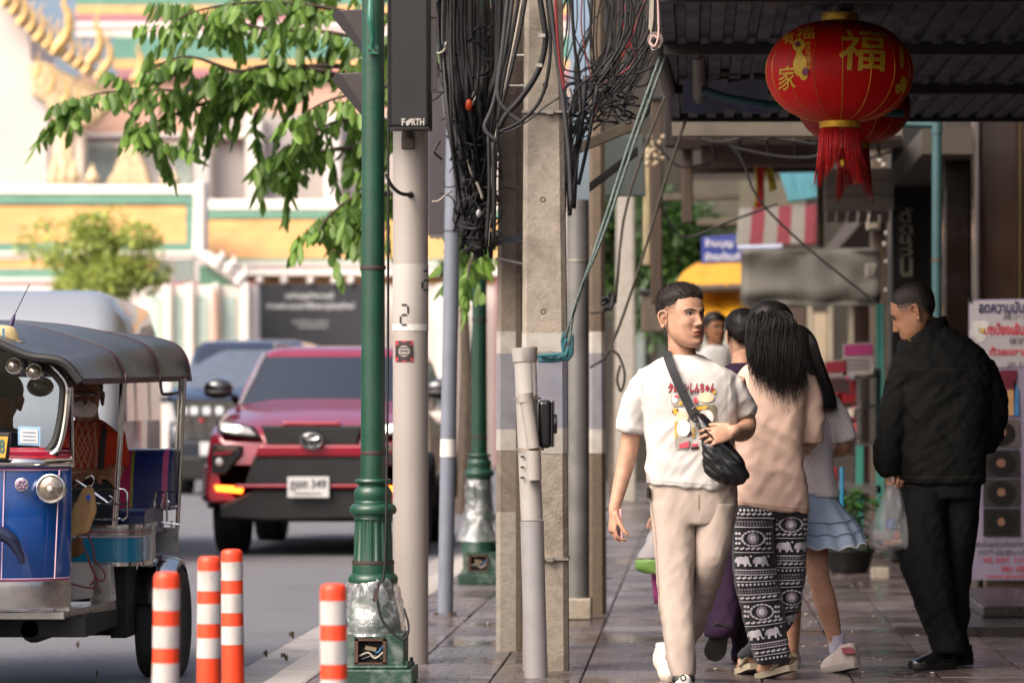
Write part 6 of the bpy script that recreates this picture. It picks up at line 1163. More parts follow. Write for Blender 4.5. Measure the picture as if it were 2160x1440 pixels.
ELE = [(-14, 6), (-15, -2), (-11, -9), (-3, -11), (5, -10), (8, -13), (13, -11), (15, -5), (16, 2), (18, 7), (21, 6), (20, 10), (16, 10), (13, 4), (11, 1), (9, 3), (9, 11), (5, 11), (4, 5), (-4, 5), (-5, 11), (-10, 11), (-10, 4), (-13, 1)]
def place(poly, cx, cy, s, a=0., fl=1): ca, sa = math.cos(a), math.sin(a); return [(cx + s * (x * fl * ca - y * sa), cy + s * (x * fl * sa + y * ca)) for x, y in poly]
W_, G_ = [], []; rg2 = random.Random(3)
def leg_x(y): return np.interp(y, (1070, 1140, 1210, 1280, 1340, 1396), (1549, 1546, 1550, 1562, 1578, 1597)), np.interp(y, (1070, 1210, 1280, 1340, 1396), (1632, 1638, 1650, 1662, 1664)), np.interp(y, (1070, 1140, 1210, 1280, 1330), (1704, 1701, 1697, 1687, 1668))
y = 1078; kinds = 'tlwmlebltwlmleblt'; 
for side_ in (0, 1):
    y = 1074 + 13 * side_; i = side_ * 3
    while y < (1392 if side_ == 0 else 1320):
        xl, xm, xr = leg_x(y); a, b = (xl + 2, xm - 1) if side_ == 0 else (xm + 2, xr - 1); k = kinds[i % len(kinds)]; sl = -.16 * min(1, max(0, (y - 1180) / 160)); tl = lambda x, yy: yy + sl * (x - a); i += 1
        if k == 't': W_ += [[(x, tl(x, y)), (x + 3, tl(x, y) - 3), (x + 6, tl(x, y)), (x + 3, tl(x, y) + 3)] for x in np.arange(a, b - 6, 8)]; y += 8
        elif k == 'l': W_ += [[(x, tl(x, y)), (x + 9, tl(x, y) - 4), (x + 10, tl(x, y)), (x + 4, tl(x, y) + 3)] for x in np.arange(a, b - 9, 11)]; W_.append([(a, tl(a, y + 7)), (b, tl(b, y + 7)), (b, tl(b, y + 8.6)), (a, tl(a, y + 8.6))]); y += 14
        elif k == 'w': G_ += [[(x, tl(x, y)), (x + 4, tl(x, y)), (x + 4, tl(x, y) + 4), (x, tl(x, y) + 4)] for x in np.arange(a, b - 4, 6)] + [[(x + 2, tl(x, y) + 6), (x + 5, tl(x, y) + 6), (x + 5, tl(x, y) + 9), (x + 2, tl(x, y) + 9)] for x in np.arange(a, b - 5, 6)]; W_.append([(a, tl(a, y + 12)), (b, tl(b, y + 12)), (b, tl(b, y + 14)), (a, tl(a, y + 14))]); y += 20
        elif k == 'b': W_ += [[(a, tl(a, y + d)), (b, tl(b, y + d)), (b, tl(b, y + d + 2)), (a, tl(a, y + d + 2))] for d in (0, 10)]; G_ += [el_(x, tl(x, y + 6), 2.4, 2.4, 7) for x in np.arange(a + 3, b - 2, 6)]; y += 18
        elif k == 'm':
            cx = (a + b) / 2 + rg2.uniform(-6, 6); cy = tl(cx, y + 17)
            W_ += [[(cx + r_ * 1.5 * math.cos(t0) * (1 + .0), cy + r_ * math.sin(t0)), (cx + (r_ - 3) * 1.5 * math.cos(t0), cy + (r_ - 3) * math.sin(t0)), (cx + (r_ - 3) * 1.5 * math.cos(t0 + .3), cy + (r_ - 3) * math.sin(t0 + .3)), (cx + r_ * 1.5 * math.cos(t0 + .3), cy + r_ * math.sin(t0 + .3))] for r_ in (17,) for t0 in np.arange(0, 6.2, .38)]
            G_.append(el_(cx, cy, 12, 12)); W_.append(el_(cx, cy, 6, 7, 10)); W_ += [el_(cx + d, cy + e, 3, 3, 7) for d in (-34, -28, 28, 34) for e in (-10, 0, 10) if a < cx + d < b]; y += 38
        elif k == 'e':
            for cx in np.arange(a + 15, b - 8, 36): W_.append(place(ELE, cx, tl(cx, y + 13), .95, sl, 1)); 
            W_ += [place([(0, -4), (1.4, -1.4), (4, 0), (1.4, 1.4), (0, 4), (-1.4, 1.4), (-4, 0), (-1.4, -1.4)], x, tl(x, y + 2), .8) for x in np.arange(a + 33, b, 36)]; y += 30
for polys, m_, of in ((G_, elg, .0022), (W_, elw, .0030)):
    decal(el_o, polys, m_, 'elephant_print', pt, WY, of, .012)
snd = M('sandal beige', '#a39781', .7, var=.1, vs=20)
def sandal(heel, toe, ank):
    heel, toe, ank = Vector(heel), Vector(toe), Vector(ank); f = (toe - heel).normalized(); up = ank - heel; up = (up - f * up.dot(f)).normalized(); sd_ = f.cross(up); L_ = (toe - heel).length; o = []
    for t, q in ((-.06, .6), (0, .85), (.2, .95), (.5, .9), (.75, 1.1), (.95, .9), (1.04, .4)): o.append((t, q))
    ring = lambda z: [heel + f * t * L_ + sd_ * .044 * q + up * z for t, q in o] + [heel + f * t * L_ - sd_ * .044 * q + up * z for t, q in o[::-1]]
    s_ = MB().loft([ring(-.028), ring(-.024), ring(-.002), ring(0.)]).build('sandal_sole', snd, wom, smooth=True, ang=40)
    MB().curve([heel + f * L_ * .3 + sd_ * .044, heel + f * L_ * .42 + sd_ * .03 + up * .062, heel + f * L_ * .45 + up * .075, heel + f * L_ * .42 - sd_ * .03 + up * .062, heel + f * L_ * .3 - sd_ * .044], .012, 8).build('sandal_strap', snd, s_, smooth=True); MB().curve([heel + f * L_ * .4 + sd_ * .045, heel + f * L_ * -.04 + sd_ * .034 + up * .035, heel - f * .012 + up * .04, heel + f * L_ * -.04 - sd_ * .034 + up * .035, heel + f * L_ * .4 - sd_ * .045], .009, 8).build('sandal_strap', snd, s_, smooth=True)
sandal(h_a, t_a, k_a); sandal(h_b, t_b, k_b)
def roots_w(u, v, rr):
    a = math.pi * 2 * u; top = P(1625 + 26 * math.cos(a), 650 + 12 * math.sin(a) + 6, WY - .02 + .05 * math.sin(a)); x = 1588 + 112 * v; end = np.interp(x, (1575, 1600, 1640, 1680, 1705), (775, 795, 824, 834, 805)) + rr.gauss(0, 20)
    xo = 1625 + (x - 1640) * .95; fy = WY - .10 - .03 * math.sin(math.pi * v) + rr.uniform(-.02, .05)
    return [top, P(1625 + (x - 1640) * .8, 668 + 12 * rr.random(), fy + .02), P(xo, 715, fy), P((xo + x) / 2, 760, fy - .015), P(x, end, fy - .01 + rr.uniform(-.01, .01))]
shell2 = remesh(px_loft([(634, 1614, 1636, .06, .01), (642, 1596, 1656, .14, .0), (660, 1580, 1671, .2, -.0), (690, 1573, 1679, .23, -.01), (725, 1576, 1686, .22, -.02), (760, 1592, 1697, .16, -.06), (782, 1606, 1700, .1, -.085), (796, 1632, 1698, .06, -.1)], WY, 30, 2.2), .008, 4); folds(shell2, .002, fold_noise(30, 20, 4, 2.))
locks(wom, hair_m, roots_w, 1900, .0016, 4, .02, shell=shell2)

# ---- girl with long straight hair, dotted blouse and blue skirt
GYd = 15.9; girl = person('girl from behind in dotted white blouse and pale blue frilled skirt', P(1760, 1425, GYd)); sk3 = skin_mat('tan skin', '#bb8d74')
hm3, _ = head(None, face=True, fuzz=0, nz=40, na=56); hm3.xf(xform(1672, 742, GYd, .98, -170))
def gx(x, y, dy=0.): return P(x, y, GYd + dy)
legA = remesh(limb([gx(1712, 1090), gx(1718, 1150), gx(1727, 1215, -.02), gx(1742, 1270, .0), gx(1754, 1315, .03), gx(1762, 1352, .05)], [.082, .066, .05, .053, .042, .034], n=20), .007, 3); legB = remesh(limb([gx(1660, 1090), gx(1664, 1190, .1), gx(1668, 1300, .2), gx(1668, 1390, .25)], [.078, .055, .05, .034], n=20), .01, 2)
armg = remesh(limb([gx(1748, 855), gx(1772, 915), gx(1778, 945, .05), gx(1750, 955, .2)], [.042, .036, .034, .026]).join(hand(gx(1750, 955, .2), (-.4, .9, .1), (-.8, 0, -.3), (0, 0, 1), (40, 50, 30), s=.85)), .005, 3); armg2 = limb([gx(1634, 855), gx(1626, 940), gx(1640, 980, .15)], [.042, .034, .026])
finish_body(girl, [hm3, limb([gx(1675, 770), gx(1680, 830)], [.046, .05]), legA, legB, armg, armg2, remesh(px_loft([(830, 1650, 1725, .13, 0), (950, 1645, 1735, .16, 0), (1090, 1645, 1745, .18, 0)], GYd), .016, 2)], skinset(sk3))
blm = cloth('white dotted cotton', '#e6dfde', .15, 300)
bl_ = px_loft([(806, 1662, 1706, .13, 0), (818, 1642, 1728, .17, 0), (840, 1626, 1752, .2, 0), (880, 1622, 1757, .22, 0), (940, 1624, 1754, .23, 0), (1000, 1624, 1760, .25, 0), (1036, 1622, 1769, .27, 0, 1048)], GYd, 36, 2.4).join(limb([gx(1742, 845), gx(1762, 880), gx(1778, 915), gx(1783, 930)], [.058, .06, .054, .052], n=22)).join(limb([gx(1636, 845), gx(1626, 900), gx(1624, 930)], [.058, .058, .05], n=22))
bl_ = remesh(bl_, .0085, 5); folds(bl_, .009, fold_noise(9, 7, 4, 12., .4)); bt = bvh(bl_); blo = bl_.build('blouse', blm, girl, smooth='all')
dots = []; 
for j, yy in enumerate(np.arange(860, 1046, 10.5)):
    for k, xx in enumerate(np.arange(1700 + (j % 2) * 6, 1800, 12)): dots.append([(xx - .9, yy - .6), (xx + .9, yy - .8), (xx + .9, yy + .7), (xx - .7, yy + .9)])
decal(blo, dots, M('dot print mauve', '#94808a', .8), 'dot_print', bt, GYd, .0022, .03)
den = cloth('pale blue chambray', '#a3b6cc', .2, 260)
def skirt_ring(py, xl, xr, th, amp, nf, ph=0., wav=0., n=120):
    a, b = gx(xl, py), gx(xr, py); c = (a + b) / 2; hx = (b.x - a.x) / 2; out = []
    for k in range(n):
        t = 2 * math.pi * k / n; f = 1 + amp * math.sin(nf * t + ph + .6 * math.sin(3 * t)); out.append(c + Vector((hx * math.cos(t) * f, th / 2 * math.sin(t) * f, wav * math.sin(nf * t + ph + 1.2) + .012 * math.sin(2 * t + 1) * (wav > 0))))
    return out
sk_r = [skirt_ring(1030, 1645, 1750, .22, 0, 13), skirt_ring(1050, 1642, 1765, .26, .006, 13), skirt_ring(1075, 1638, 1783, .3, .015, 13), skirt_ring(1100, 1634, 1803, .34, .025, 13, 0, .002), skirt_ring(1125, 1632, 1818, .38, .035, 13, 0, .005), skirt_ring(1148, 1630, 1827, .4, .045, 13, 0, .008)]
sko = MB().loft(sk_r, cap=False).build('skirt', den, girl, smooth='all')
MB().tube(sk_r[-1] + [sk_r[-1][0]], .0055, 6).build('lace_trim', M('lace white', '#c9ccd0', .8, var=.2, vs=200, bump=.5, bs=300), sko, smooth=True)
for i in (3, 4): MB().tube([Vector(p) + Vector((0, -.003, .01)) for p in sk_r[i]] + [Vector(sk_r[i][0])], .0022, 5).build('tuck_seam', M('seam blue', '#5f748e', .9), sko, smooth=True)
MB().tube([gx(1764, 1335, .04), gx(1765, 1352, .05), gx(1767, 1374, .06)], [.04, .039, .037], 16).build('sock', cloth('sock lilac white', '#c3bcd0', .3, 200), girl, smooth=True)
snk = M('sneaker pinkish white', '#bfb0a8', .6, var=.08, vs=30); shoe(gx(1810, 1408, -.03), gx(1736, 1424, .09), (-.12, .2, 1), .046, .1, parent=girl, sole=M('sneaker sole grey', '#a59c92', .6, var=.1, vs=20), upper=snk, name='sneaker'); shoe(gx(1675, 1402, .3), gx(1660, 1398, .5), (0, 0, 1), .042, .08, parent=girl, sole=crm, upper=snk, name='sneaker')
MB().prism([gx(1774, 1366, -.06), gx(1796, 1364, -.06), gx(1807, 1378, -.06), gx(1780, 1380, -.06)], (0, .03, 0)).build('heel_tab', M('heel tab red', '#a5525a', .6), girl, bevel=.004)
def roots_g(u, v, rr):
    a = 6.283 * u; x = 1655 + 112 * v; end = np.interp(x, (1655, 1725, 1768), (862, 872, 862)) + rr.gauss(0, 4); fy = GYd - .11 + rr.uniform(-.01, .05)
    return [gx(1674 + 22 * math.cos(a), 693 + 8 * rr.random(), -.02), gx(1674 + (x - 1700) * .62, 715, -.1), gx(1678 + (x - 1700) * .85, 775, -.12), gx(1690 + (x - 1704) * .98, 825, -.13), P(x, end, fy - .03)]
sh3 = remesh(px_loft([(684, 1664, 1688, .06, 0), (694, 1648, 1706, .15, 0), (715, 1632, 1722, .22, -.01), (750, 1630, 1733, .22, -.02), (790, 1636, 1748, .16, -.06), (830, 1648, 1762, .11, -.09), (860, 1660, 1768, .08, -.1)], GYd, 30, 2.3), .009, 4)
locks(girl, hair_m, roots_g, 1000, .0017, 9, .003, shell=sh3)

# ---- man in black jacket seen from behind, carrying a plastic bag
JY = 16.1; jm = person('man in black jacket from behind, looking down, carrying a plastic bag', P(1975, 1410, JY)); sk4 = skin_mat('medium tan skin', '#a8795c')
hl4 = lambda p: p[2] - np.interp(p[1], (-.1, -.07, -.05, -.03, .0, .03, .06, .1), (.092, .085, .06, .05, .045, .032, -.02, -.05))
hm4, hair4 = head(hl4, jaw=1.12, hair_len=.007, fuzz=1500, frown=.4); X4 = xform(1931, 662, JY - .02, 1.15, -105, 24); hm4.xf(X4); hair4.xf(X4)
def jx(x, y, dy=0.): return P(x, y, JY + dy)
nk4 = limb([jx(1945, 680), jx(1962, 715, .0), jx(1970, 750)], [.066, .07, .075], n=24)
aL = remesh(limb([jx(1912, 770), jx(1884, 880), jx(1872, 960, -.05), jx(1880, 990, -.06)], [.05, .045, .034, .03]).join(hand(jx(1881, 985, -.06), (-.05, -.1, -1), (.7, -.5, .2), (.7, -.3, 0), (60, 70, 40), (25, 40), 1.0)), .0045, 4)
aR = remesh(limb([jx(2075, 790), jx(2098, 880, .05), jx(2080, 945, .2)], [.05, .045, .034]).join(hand(jx(2080, 945, .2), (-.6, .7, 0), (-.4, 0, -.6), (0, 0, 1), (40, 40, 20))), .008, 3)
LJ1 = [(1030, 1903, 1995, .26, -.02), (1100, 1893, 1995, .25, -.05), (1170, 1893, 2000, .23, -.06), (1250, 1920, 2012, .22, -.03), (1320, 1950, 2028, .21, .03), (1372, 1968, 2036, .21, .06)]
LJ2 = [(1030, 1985, 2069, .26, .02), (1110, 1985, 2062, .24, .04), (1190, 1985, 2050, .23, .08), (1270, 1988, 2042, .21, .14), (1340, 1992, 2042, .2, .2), (1386, 1992, 2044, .2, .22)]
finish_body(jm, [hm4, nk4, aL, aR, remesh(px_loft([(740, 1925, 2030, .16, 0), (900, 1920, 2060, .2, 0), (1020, 1920, 2060, .2, 0)], JY).join(inner_legs(JY, LJ1, LJ2)), .016, 2)], skinset(sk4, '#4f3d33')); hair4.build('hair', hair_s, jm, smooth='all')
jk = cloth('black jacket cloth', '#0c0c0a', .3, 250, .8, .15)
j = px_loft([(690, 1938, 1996, .15, .0), (700, 1920, 2016, .19, 0), (722, 1900, 2052, .24, 0), (755, 1892, 2086, .28, 0), (800, 1893, 2094, .3, 0), (860, 1897, 2086, .31, 0), (940, 1895, 2080, .31, 0), (1000, 1898, 2076, .3, 0), (1019, 1898, 2074, .3, 0)], JY, 40, 2.5)
j.join(limb([jx(1918, 765), jx(1898, 830, -.02), jx(1885, 890, -.04), jx(1872, 950, -.06), jx(1872, 985, -.06), jx(1876, 1003, -.06)], [.075, .075, .07, .063, .057, .046], n=26)).join(limb([jx(2066, 770), jx(2090, 840, .02), jx(2094, 890, .06), jx(2078, 940, .18)], [.075, .072, .066, .056], n=26))
j = remesh(j, .009, 5); ja, jb = fold_noise(7, 6, 5, 21., .8), fold_noise(14, 10, 10, 25., -.8); jc = fold_noise(26, 18, 16, 29., .5); folds(j, .013, lambda p: ja(p) * .7 + jb(p) * .5 + jc(p) * .25); jtr = bvh(j); jko = j.build('jacket', jk, jm, smooth='all'); decal(jko, [[(1925 + 12 * k, 776 + 3 * math.sin(k * .3)), (1937 + 12 * k, 776 + 3 * math.sin(k * .3 + .3)), (1937 + 12 * k, 778 + 3 * math.sin(k * .3 + .3)), (1925 + 12 * k, 778 + 3 * math.sin(k * .3))] for k in range(11)] + [[(1902 + 12 * k, 1004), (1914 + 12 * k, 1004), (1914 + 12 * k, 1005.8), (1902 + 12 * k, 1005.8)] for k in range(14)], M('jacket stitch', '#24241f', .9), 'stitching', jtr, JY, .0016)
MB().loft([[jx(1957, 692, .0) + Vector((rx * math.cos(a), ry * math.sin(a), z + .028 * math.cos(a + .2))) for a in np.linspace(0, 6.2832, 33)[:-1]] for rx, ry, z in ((.088, .085, -.04), (.083, .082, .0), (.08, .08, .028), (.086, .086, .03), (.098, .097, -.01), (.105, .1, -.035))], cap=False).build('collar', jk, jko, smooth='all')
MB().box(jx(1916, 716, -.125), (.03, .012, .006), ry=.5).build('shoulder_tab', M('tab gold', '#8f7a2a', .6), jko, bevel=.002)
jt = trousers([(1005, 1905, 2070, .26, 0), (1050, 1903, 2068, .28, 0)], [LJ1, LJ2], JY, .0095, .008, 31.)
jt.build('trousers', cloth('black trousers', '#090a0c', .3, 250, .8, .15), jm, smooth='all')
bsh = M('polished black leather', '#121214', .2, coat=.6); shoe(jx(2012, 1408, .06), jx(1918, 1414, -.06), (0, 0, 1), .046, .075, parent=jm, sole=plast, upper=bsh); shoe(jx(2050, 1400, .26), jx(1965, 1404, .2), (0, 0, 1), .046, .075, parent=jm, sole=plast, upper=bsh)
pb = thing('plastic_bag', 'clear plastic bag of shopping hanging from the black jacketed hand', 'bag', P(1880, 1155, JY - .1))
film = M('thin plastic film', '#c9c9cc', .22, var=.05, alpha=.34, bump=.5, bs=30, spec=.7)
def bagring(r, k): return r
pbm = px_loft([(1005, 1876, 1888, .02, -.09), (1020, 1872, 1892, .04, -.09), (1050, 1860, 1903, .08, -.1), (1085, 1846, 1914, .12, -.1), (1115, 1834, 1921, .15, -.1), (1138, 1834, 1924, .16, -.1), (1154, 1842, 1923, .14, -.1), (1159, 1860, 1912, .08, -.1)], JY, 48, 2.8, 4); folds(pbm, .010, lambda p: noise.noise(Vector((p[0] * 60, p[1] * 60, p[2] * 6)))); pbm.build('film', film, pb, smooth='all')
for (x, y, s, c, rz) in ((1855, 1130, (.09, .06, .05), '#b8aca0', .4), (1880, 1105, (.05, .04, .05), '#2f62b8', .8), (1898, 1128, (.06, .05, .04), '#b33524', .3), (1885, 1143, (.12, .08, .03), '#a8744a', .1), (1908, 1105, (.04, .05, .06), '#b8b0a4', 1.), (1866, 1146, (.05, .05, .02), '#3d6fb0', .5)):
    MB().box(P(x, y, JY - .1), s, rz=rz, ry=rz * .6 - .2).build('packet', M('packet ' + c, c, .4, var=.15, vs=20), pb, bevel=.012)

# ---- person in dark purple trousers ahead of the man, mostly hidden
DY = 16.5; dp_ = person('person in dark purple trousers walking away, hidden behind the man in white', P(1560, 1390, DY)); 
hl5 = lambda p: p[2] - np.interp(p[1], (-.1, -.05, 0, .03, .06, .1), (.06, .055, .0, .0, -.05, -.08))
hm5, hair5 = head(hl5, hair_len=.016, fuzz=1200, nz=44, na=60); X5 = xform(1568, 712, DY, 1.0, -165, 8); hm5.xf(X5); hair5.xf(X5)
def dx_(x, y, dy=0.): return P(x, y, DY + dy)
dparts = [hm5, limb([dx_(1568, 735), dx_(1565, 780)], [.052, .055]), remesh(px_loft([(790, 1535, 1595, .14, 0), (950, 1530, 1600, .17, 0), (1050, 1530, 1600, .18, 0)], DY).join(limb([dx_(1540, 1040), dx_(1538, 1200), dx_(1522, 1325, -.1)], [.05, .04, .03])).join(limb([dx_(1588, 1040, .05), dx_(1580, 1200, .08), dx_(1570, 1380, .1)], [.05, .04, .03])), .016, 2)]
armd = remesh(limb([dx_(1510, 820), dx_(1490, 950), dx_(1440, 1040, .05), dx_(1395, 1080, .05)], [.045, .04, .034, .028]).join(hand(dx_(1395, 1080, .05), (-.5, 0, -1), (.6, -.6, 0), (0, -1, 0), (60, 60, 40))), .007, 3); dparts.append(armd)
finish_body(dp_, dparts, skinset(sk2)); hair5.build('hair', hair_m, dp_, smooth='all')
mar = cloth('dark plum cotton', '#2a1830', .2, 250); ds_ = px_loft([(765, 1545, 1590, .13, 0), (785, 1512, 1622, .19, 0), (850, 1506, 1628, .23, 0), (1000, 1512, 1620, .25, 0), (1075, 1510, 1618, .25, 0)], DY).join(limb([dx_(1515, 800), dx_(1495, 900), dx_(1486, 945)], [.065, .06, .055])); remesh(ds_, .011, 4).build('blouse', mar, dp_, smooth='all')
trousers([(1060, 1512, 1618, .24, 0), (1100, 1510, 1618, .25, 0)], [[(1080, 1508, 1568, .22, 0), (1170, 1508, 1570, .22, -.02), (1250, 1505, 1565, .22, -.05), (1320, 1488, 1560, .22, -.1), (1340, 1486, 1556, .2, -.1)], [(1080, 1560, 1618, .22, .05), (1200, 1555, 1606, .22, .08), (1320, 1545, 1596, .22, .1), (1390, 1545, 1592, .22, .1)]], DY, .011, .01, 41.).build('trousers', mar, dp_, smooth='all')
shoe(dx_(1525, 1318, -.22), dx_(1500, 1396, -.10), (.15, .9, .35), .052, .06, parent=dp_, sole=M('dark rubber sole', '#1b1a18', .8, var=.2, vs=30, bump=.4, bs=60), upper=plast); shoe(dx_(1562, 1392, -.0), dx_(1575, 1394, .24), (0, 0, 1), .048, .06, parent=dp_, sole=plast, upper=plast)
cb = thing('carrier_bag', 'white and green carrier bag with a pink bag below, beside the man', 'bag', P(1370, 1280, DY)); 
wbg = px_loft([(1090, 1392, 1400, .03, 0), (1120, 1372, 1410, .08, 0), (1160, 1352, 1420, .12, 0), (1178, 1342, 1424, .12, 0)], DY, 24, 2.8); folds(wbg, .008, fold_noise(20, 14, 10, 3.)); wbg.build('upper_film', M('white film', '#b5afae', .4, var=.05), cb, smooth='all')
gbg = px_loft([(1178, 1341, 1425, .122, 0), (1196, 1339, 1426, .12, 0), (1206, 1352, 1426, .11, 0, 1216)], DY, 24, 2.8); folds(gbg, .006, fold_noise(20, 14, 10, 3.)); gbg.build('green_print', M('green film', '#7da552', .4, var=.25, vs=9), cb, smooth='all')
pbg = px_loft([(1095, 1370, 1400, .06, .1), (1200, 1372, 1420, .12, .1), (1272, 1380, 1420, .12, .1)], DY, 20, 3.); pbg.build('pink_bag', M('pink film', '#b04a86', .4), cb, smooth='all')
# ---- far passer-by
FYp = 27.; fpz = person('far passer-by in a pale grey shirt under the yellow tarpaulin', P(1512, 1190, FYp)); 
hm6, hair6 = head(hl5, hair_len=.014, fuzz=300, nz=36, na=48); X6 = xform(1508, 694, FYp, 1.02, 30); hm6.xf(X6); hair6.xf(X6); s6 = 266 / 480
finish_body(fpz, [hm6, limb([P(1508, 705, FYp), P(1510, 735, FYp)], [.055, .06]), remesh(limb([P(1478, 750, FYp), P(1472, 800, FYp), P(1474, 850, FYp - .05)], [.045, .04, .034]).join(hand(P(1474, 850, FYp - .05), (0, 0, -1), (1, 0, 0), (0, -1, 0))).join(limb([P(1542, 750, FYp), P(1548, 800, FYp), P(1546, 850, FYp - .05)], [.045, .04, .034]).join(hand(P(1546, 850, FYp - .05), (0, 0, -1), (-1, 0, 0), (0, -1, 0)))), .009, 3)], skinset(skin_mat('brown skin', '#7a5238'))); hair6.build('hair', hair_m, fpz, smooth='all')
remesh(px_loft([(728, 1496, 1524, .14, 0), (738, 1478, 1543, .2, 0), (780, 1476, 1544, .24, 0), (880, 1480, 1540, .25, 0)], FYp).join(limb([P(1480, 745, FYp), P(1472, 790, FYp)], [.065, .06])).join(limb([P(1540, 745, FYp), P(1548, 790, FYp)], [.065, .06])), .012, 4).build('shirt', cloth('pale grey shirt', '#a8a6a4', .2), fpz, smooth='all')
trousers([(865, 1480, 1540, .24, 0), (900, 1480, 1540, .24, 0)], [[(880, 1480, 1512, .22, 0), (1040, 1482, 1510, .2, 0), (1185, 1484, 1506, .18, 0)], [(880, 1508, 1540, .22, 0), (1040, 1510, 1536, .2, .05), (1185, 1512, 1534, .18, .1)]], FYp, .012, .008, 50.).build('trousers', cloth('grey trousers', '#3a3a3e', .2), fpz, smooth='all')
shoe(P(1495, 1189, FYp + .08), P(1495, 1192, FYp - .16), (0, 0, 1), .046, .07, parent=fpz, sole=plast, upper=plast); shoe(P(1523, 1188, FYp + .18), P(1523, 1190, FYp - .06), (0, 0, 1), .046, .07, parent=fpz, sole=plast, upper=plast)

# ---- passenger and driver of the tuk-tuk
PY = 16.2; pas = person('masked passenger in red patterned shirt sitting in the tuk-tuk', P(200, 1070, PY)); sk5 = skin_mat('deep tan skin', '#7d523a')
hm7, hair7 = head(hl5, hair_len=.014, fuzz=500, nz=48, na=64); X7 = xform(178, 838, PY - .1, 1.02, 12); hm7.xf(X7); hair7.xf(X7)
qx = lambda x, y, dy=0.: P(x, y, PY + dy)
parm = remesh(limb([qx(150, 920), qx(140, 975, -.02), qx(160, 1003, -.12), qx(205, 1000, -.25)], [.05, .045, .042, .03]).join(hand(qx(205, 1000, -.25), (.8, -.4, -.1), (0, .3, -1), (0, -1, 0), (30, 40, 20))).join(limb([qx(235, 925), qx(243, 985, -.02), qx(225, 1005, -.14), qx(185, 1003, -.28)], [.05, .045, .042, .03]).join(hand(qx(185, 1003, -.28), (-.8, -.3, -.1), (0, .3, -1), (0, -1, 0), (30, 40, 20)))), .007, 3)
finish_body(pas, [hm7, limb([qx(180, 855, -.08), qx(185, 890), qx(190, 910)], [.055, .058, .065]), parm, remesh(px_loft([(905, 165, 215, .14, 0), (1000, 158, 230, .18, 0), (1070, 155, 235, .2, 0)], PY).join(limb([qx(175, 1060), qx(172, 1070, -.35), qx(172, 1180, -.4)], [.08, .06, .045])).join(limb([qx(215, 1060), qx(214, 1070, -.35), qx(212, 1180, -.4)], [.08, .06, .045])), .016, 2)], skinset(sk5)); hair7.build('hair', hair_m, pas, smooth='all')
ps7 = remesh(px_loft([(884, 166, 206, .15, -.02), (896, 146, 228, .2, 0), (925, 138, 248, .24, 0), (1000, 142, 244, .26, 0), (1060, 142, 244, .28, 0)], PY).join(limb([qx(150, 915), qx(141, 950), qx(139, 975, -.02)], [.07, .068, .062])).join(limb([qx(232, 915), qx(242, 955), qx(244, 985, -.02)], [.07, .068, .062])), .009, 4); folds(ps7, .006, fold_noise(12, 9, 8, 60.)); t7 = bvh(ps7); so7 = ps7.build('shirt', cloth('orange red cotton', '#9c2d12', .2), pas, smooth='all')
lat = []
for k in range(-8, 9):
    for o in (0, 3.5): x = 188 + k * 17 + o; lat.append([(x, 890), (x + 1.6, 890), (x + 66.6, 998), (x + 65, 998)]); lat.append([(x, 890), (x + 1.6, 890), (x - 63.4, 998), (x - 65, 998)])
lat = [[(min(max(a, 152), 216), b) for a, b in q] for q in lat]
decal(so7, lat, M('lattice print cream', '#b08468', .8), 'lattice_print', t7, PY, .003, .02); decal(so7, [[(222, 894), (233, 900), (226, 998), (215, 998)]], M('print band black', '#1c1510', .8), 'side_band', t7, PY, .004, .02)
remesh(limb([qx(175, 1045), qx(172, 1058, -.35), qx(172, 1170, -.4)], [.09, .075, .06]).join(limb([qx(215, 1045), qx(214, 1058, -.35), qx(212, 1170, -.4)], [.09, .075, .06])), .014, 3).build('trousers', cloth('dark trousers', '#22252c', .2), pas, smooth='all')
mk = MB().ell((0, -.062, -.052), (.056, .05, .05), 24, 14); mk.xf(X7); mk.build('face_mask', M('face mask white', '#d2c8c3', .8, var=.05, bump=.3, bs=40), pas, smooth='all'); MB().tube([X7 @ Vector(p) for p in ((-.05, -.085, .012), (-.03, -.098, .016), (0, -.098, .016), (.03, -.098, .016), (.05, -.085, .012), (.072, .0, .016))], .0035, 6).build('spectacles', M('spectacles', '#2a1c14', .3, coat=.5), pas, smooth=True)
drv = person('tuk-tuk driver in a black cap behind the windscreen', P(-40, 1060, 15.5)); rY = 15.45; rx_ = lambda x, y, dy=0.: P(x, y, rY + dy)
hm8, hair8 = head(hl5, hair_len=.01, fuzz=200, nz=44, na=60); X8 = xform(4, 848, rY, 1.03, -25); hm8.xf(X8); hair8.xf(X8)
darm = remesh(limb([rx_(52, 930), rx_(72, 1000, -.1), rx_(58, 985, -.35), rx_(50, 980, -.42)], [.05, .045, .035, .03]).join(hand(rx_(50, 980, -.42), (0, -1, -.1), (0, 0, -1), (-1, 0, 0), (50, 60, 30))).join(limb([rx_(-70, 930), rx_(-100, 1000, -.1), rx_(-80, 985, -.35), rx_(-75, 980, -.42)], [.05, .045, .035, .03]).join(hand(rx_(-75, 980, -.42), (0, -1, -.1), (0, 0, -1), (1, 0, 0), (50, 60, 30)))), .007, 3)
finish_body(drv, [hm8, limb([rx_(2, 870), rx_(-2, 920)], [.055, .065]), darm, remesh(px_loft([(920, -40, 30, .14, 0), (1050, -50, 40, .2, 0)], rY), .016, 2)], skinset(sk5)); hair8.build('hair', hair_m, drv, smooth='all')
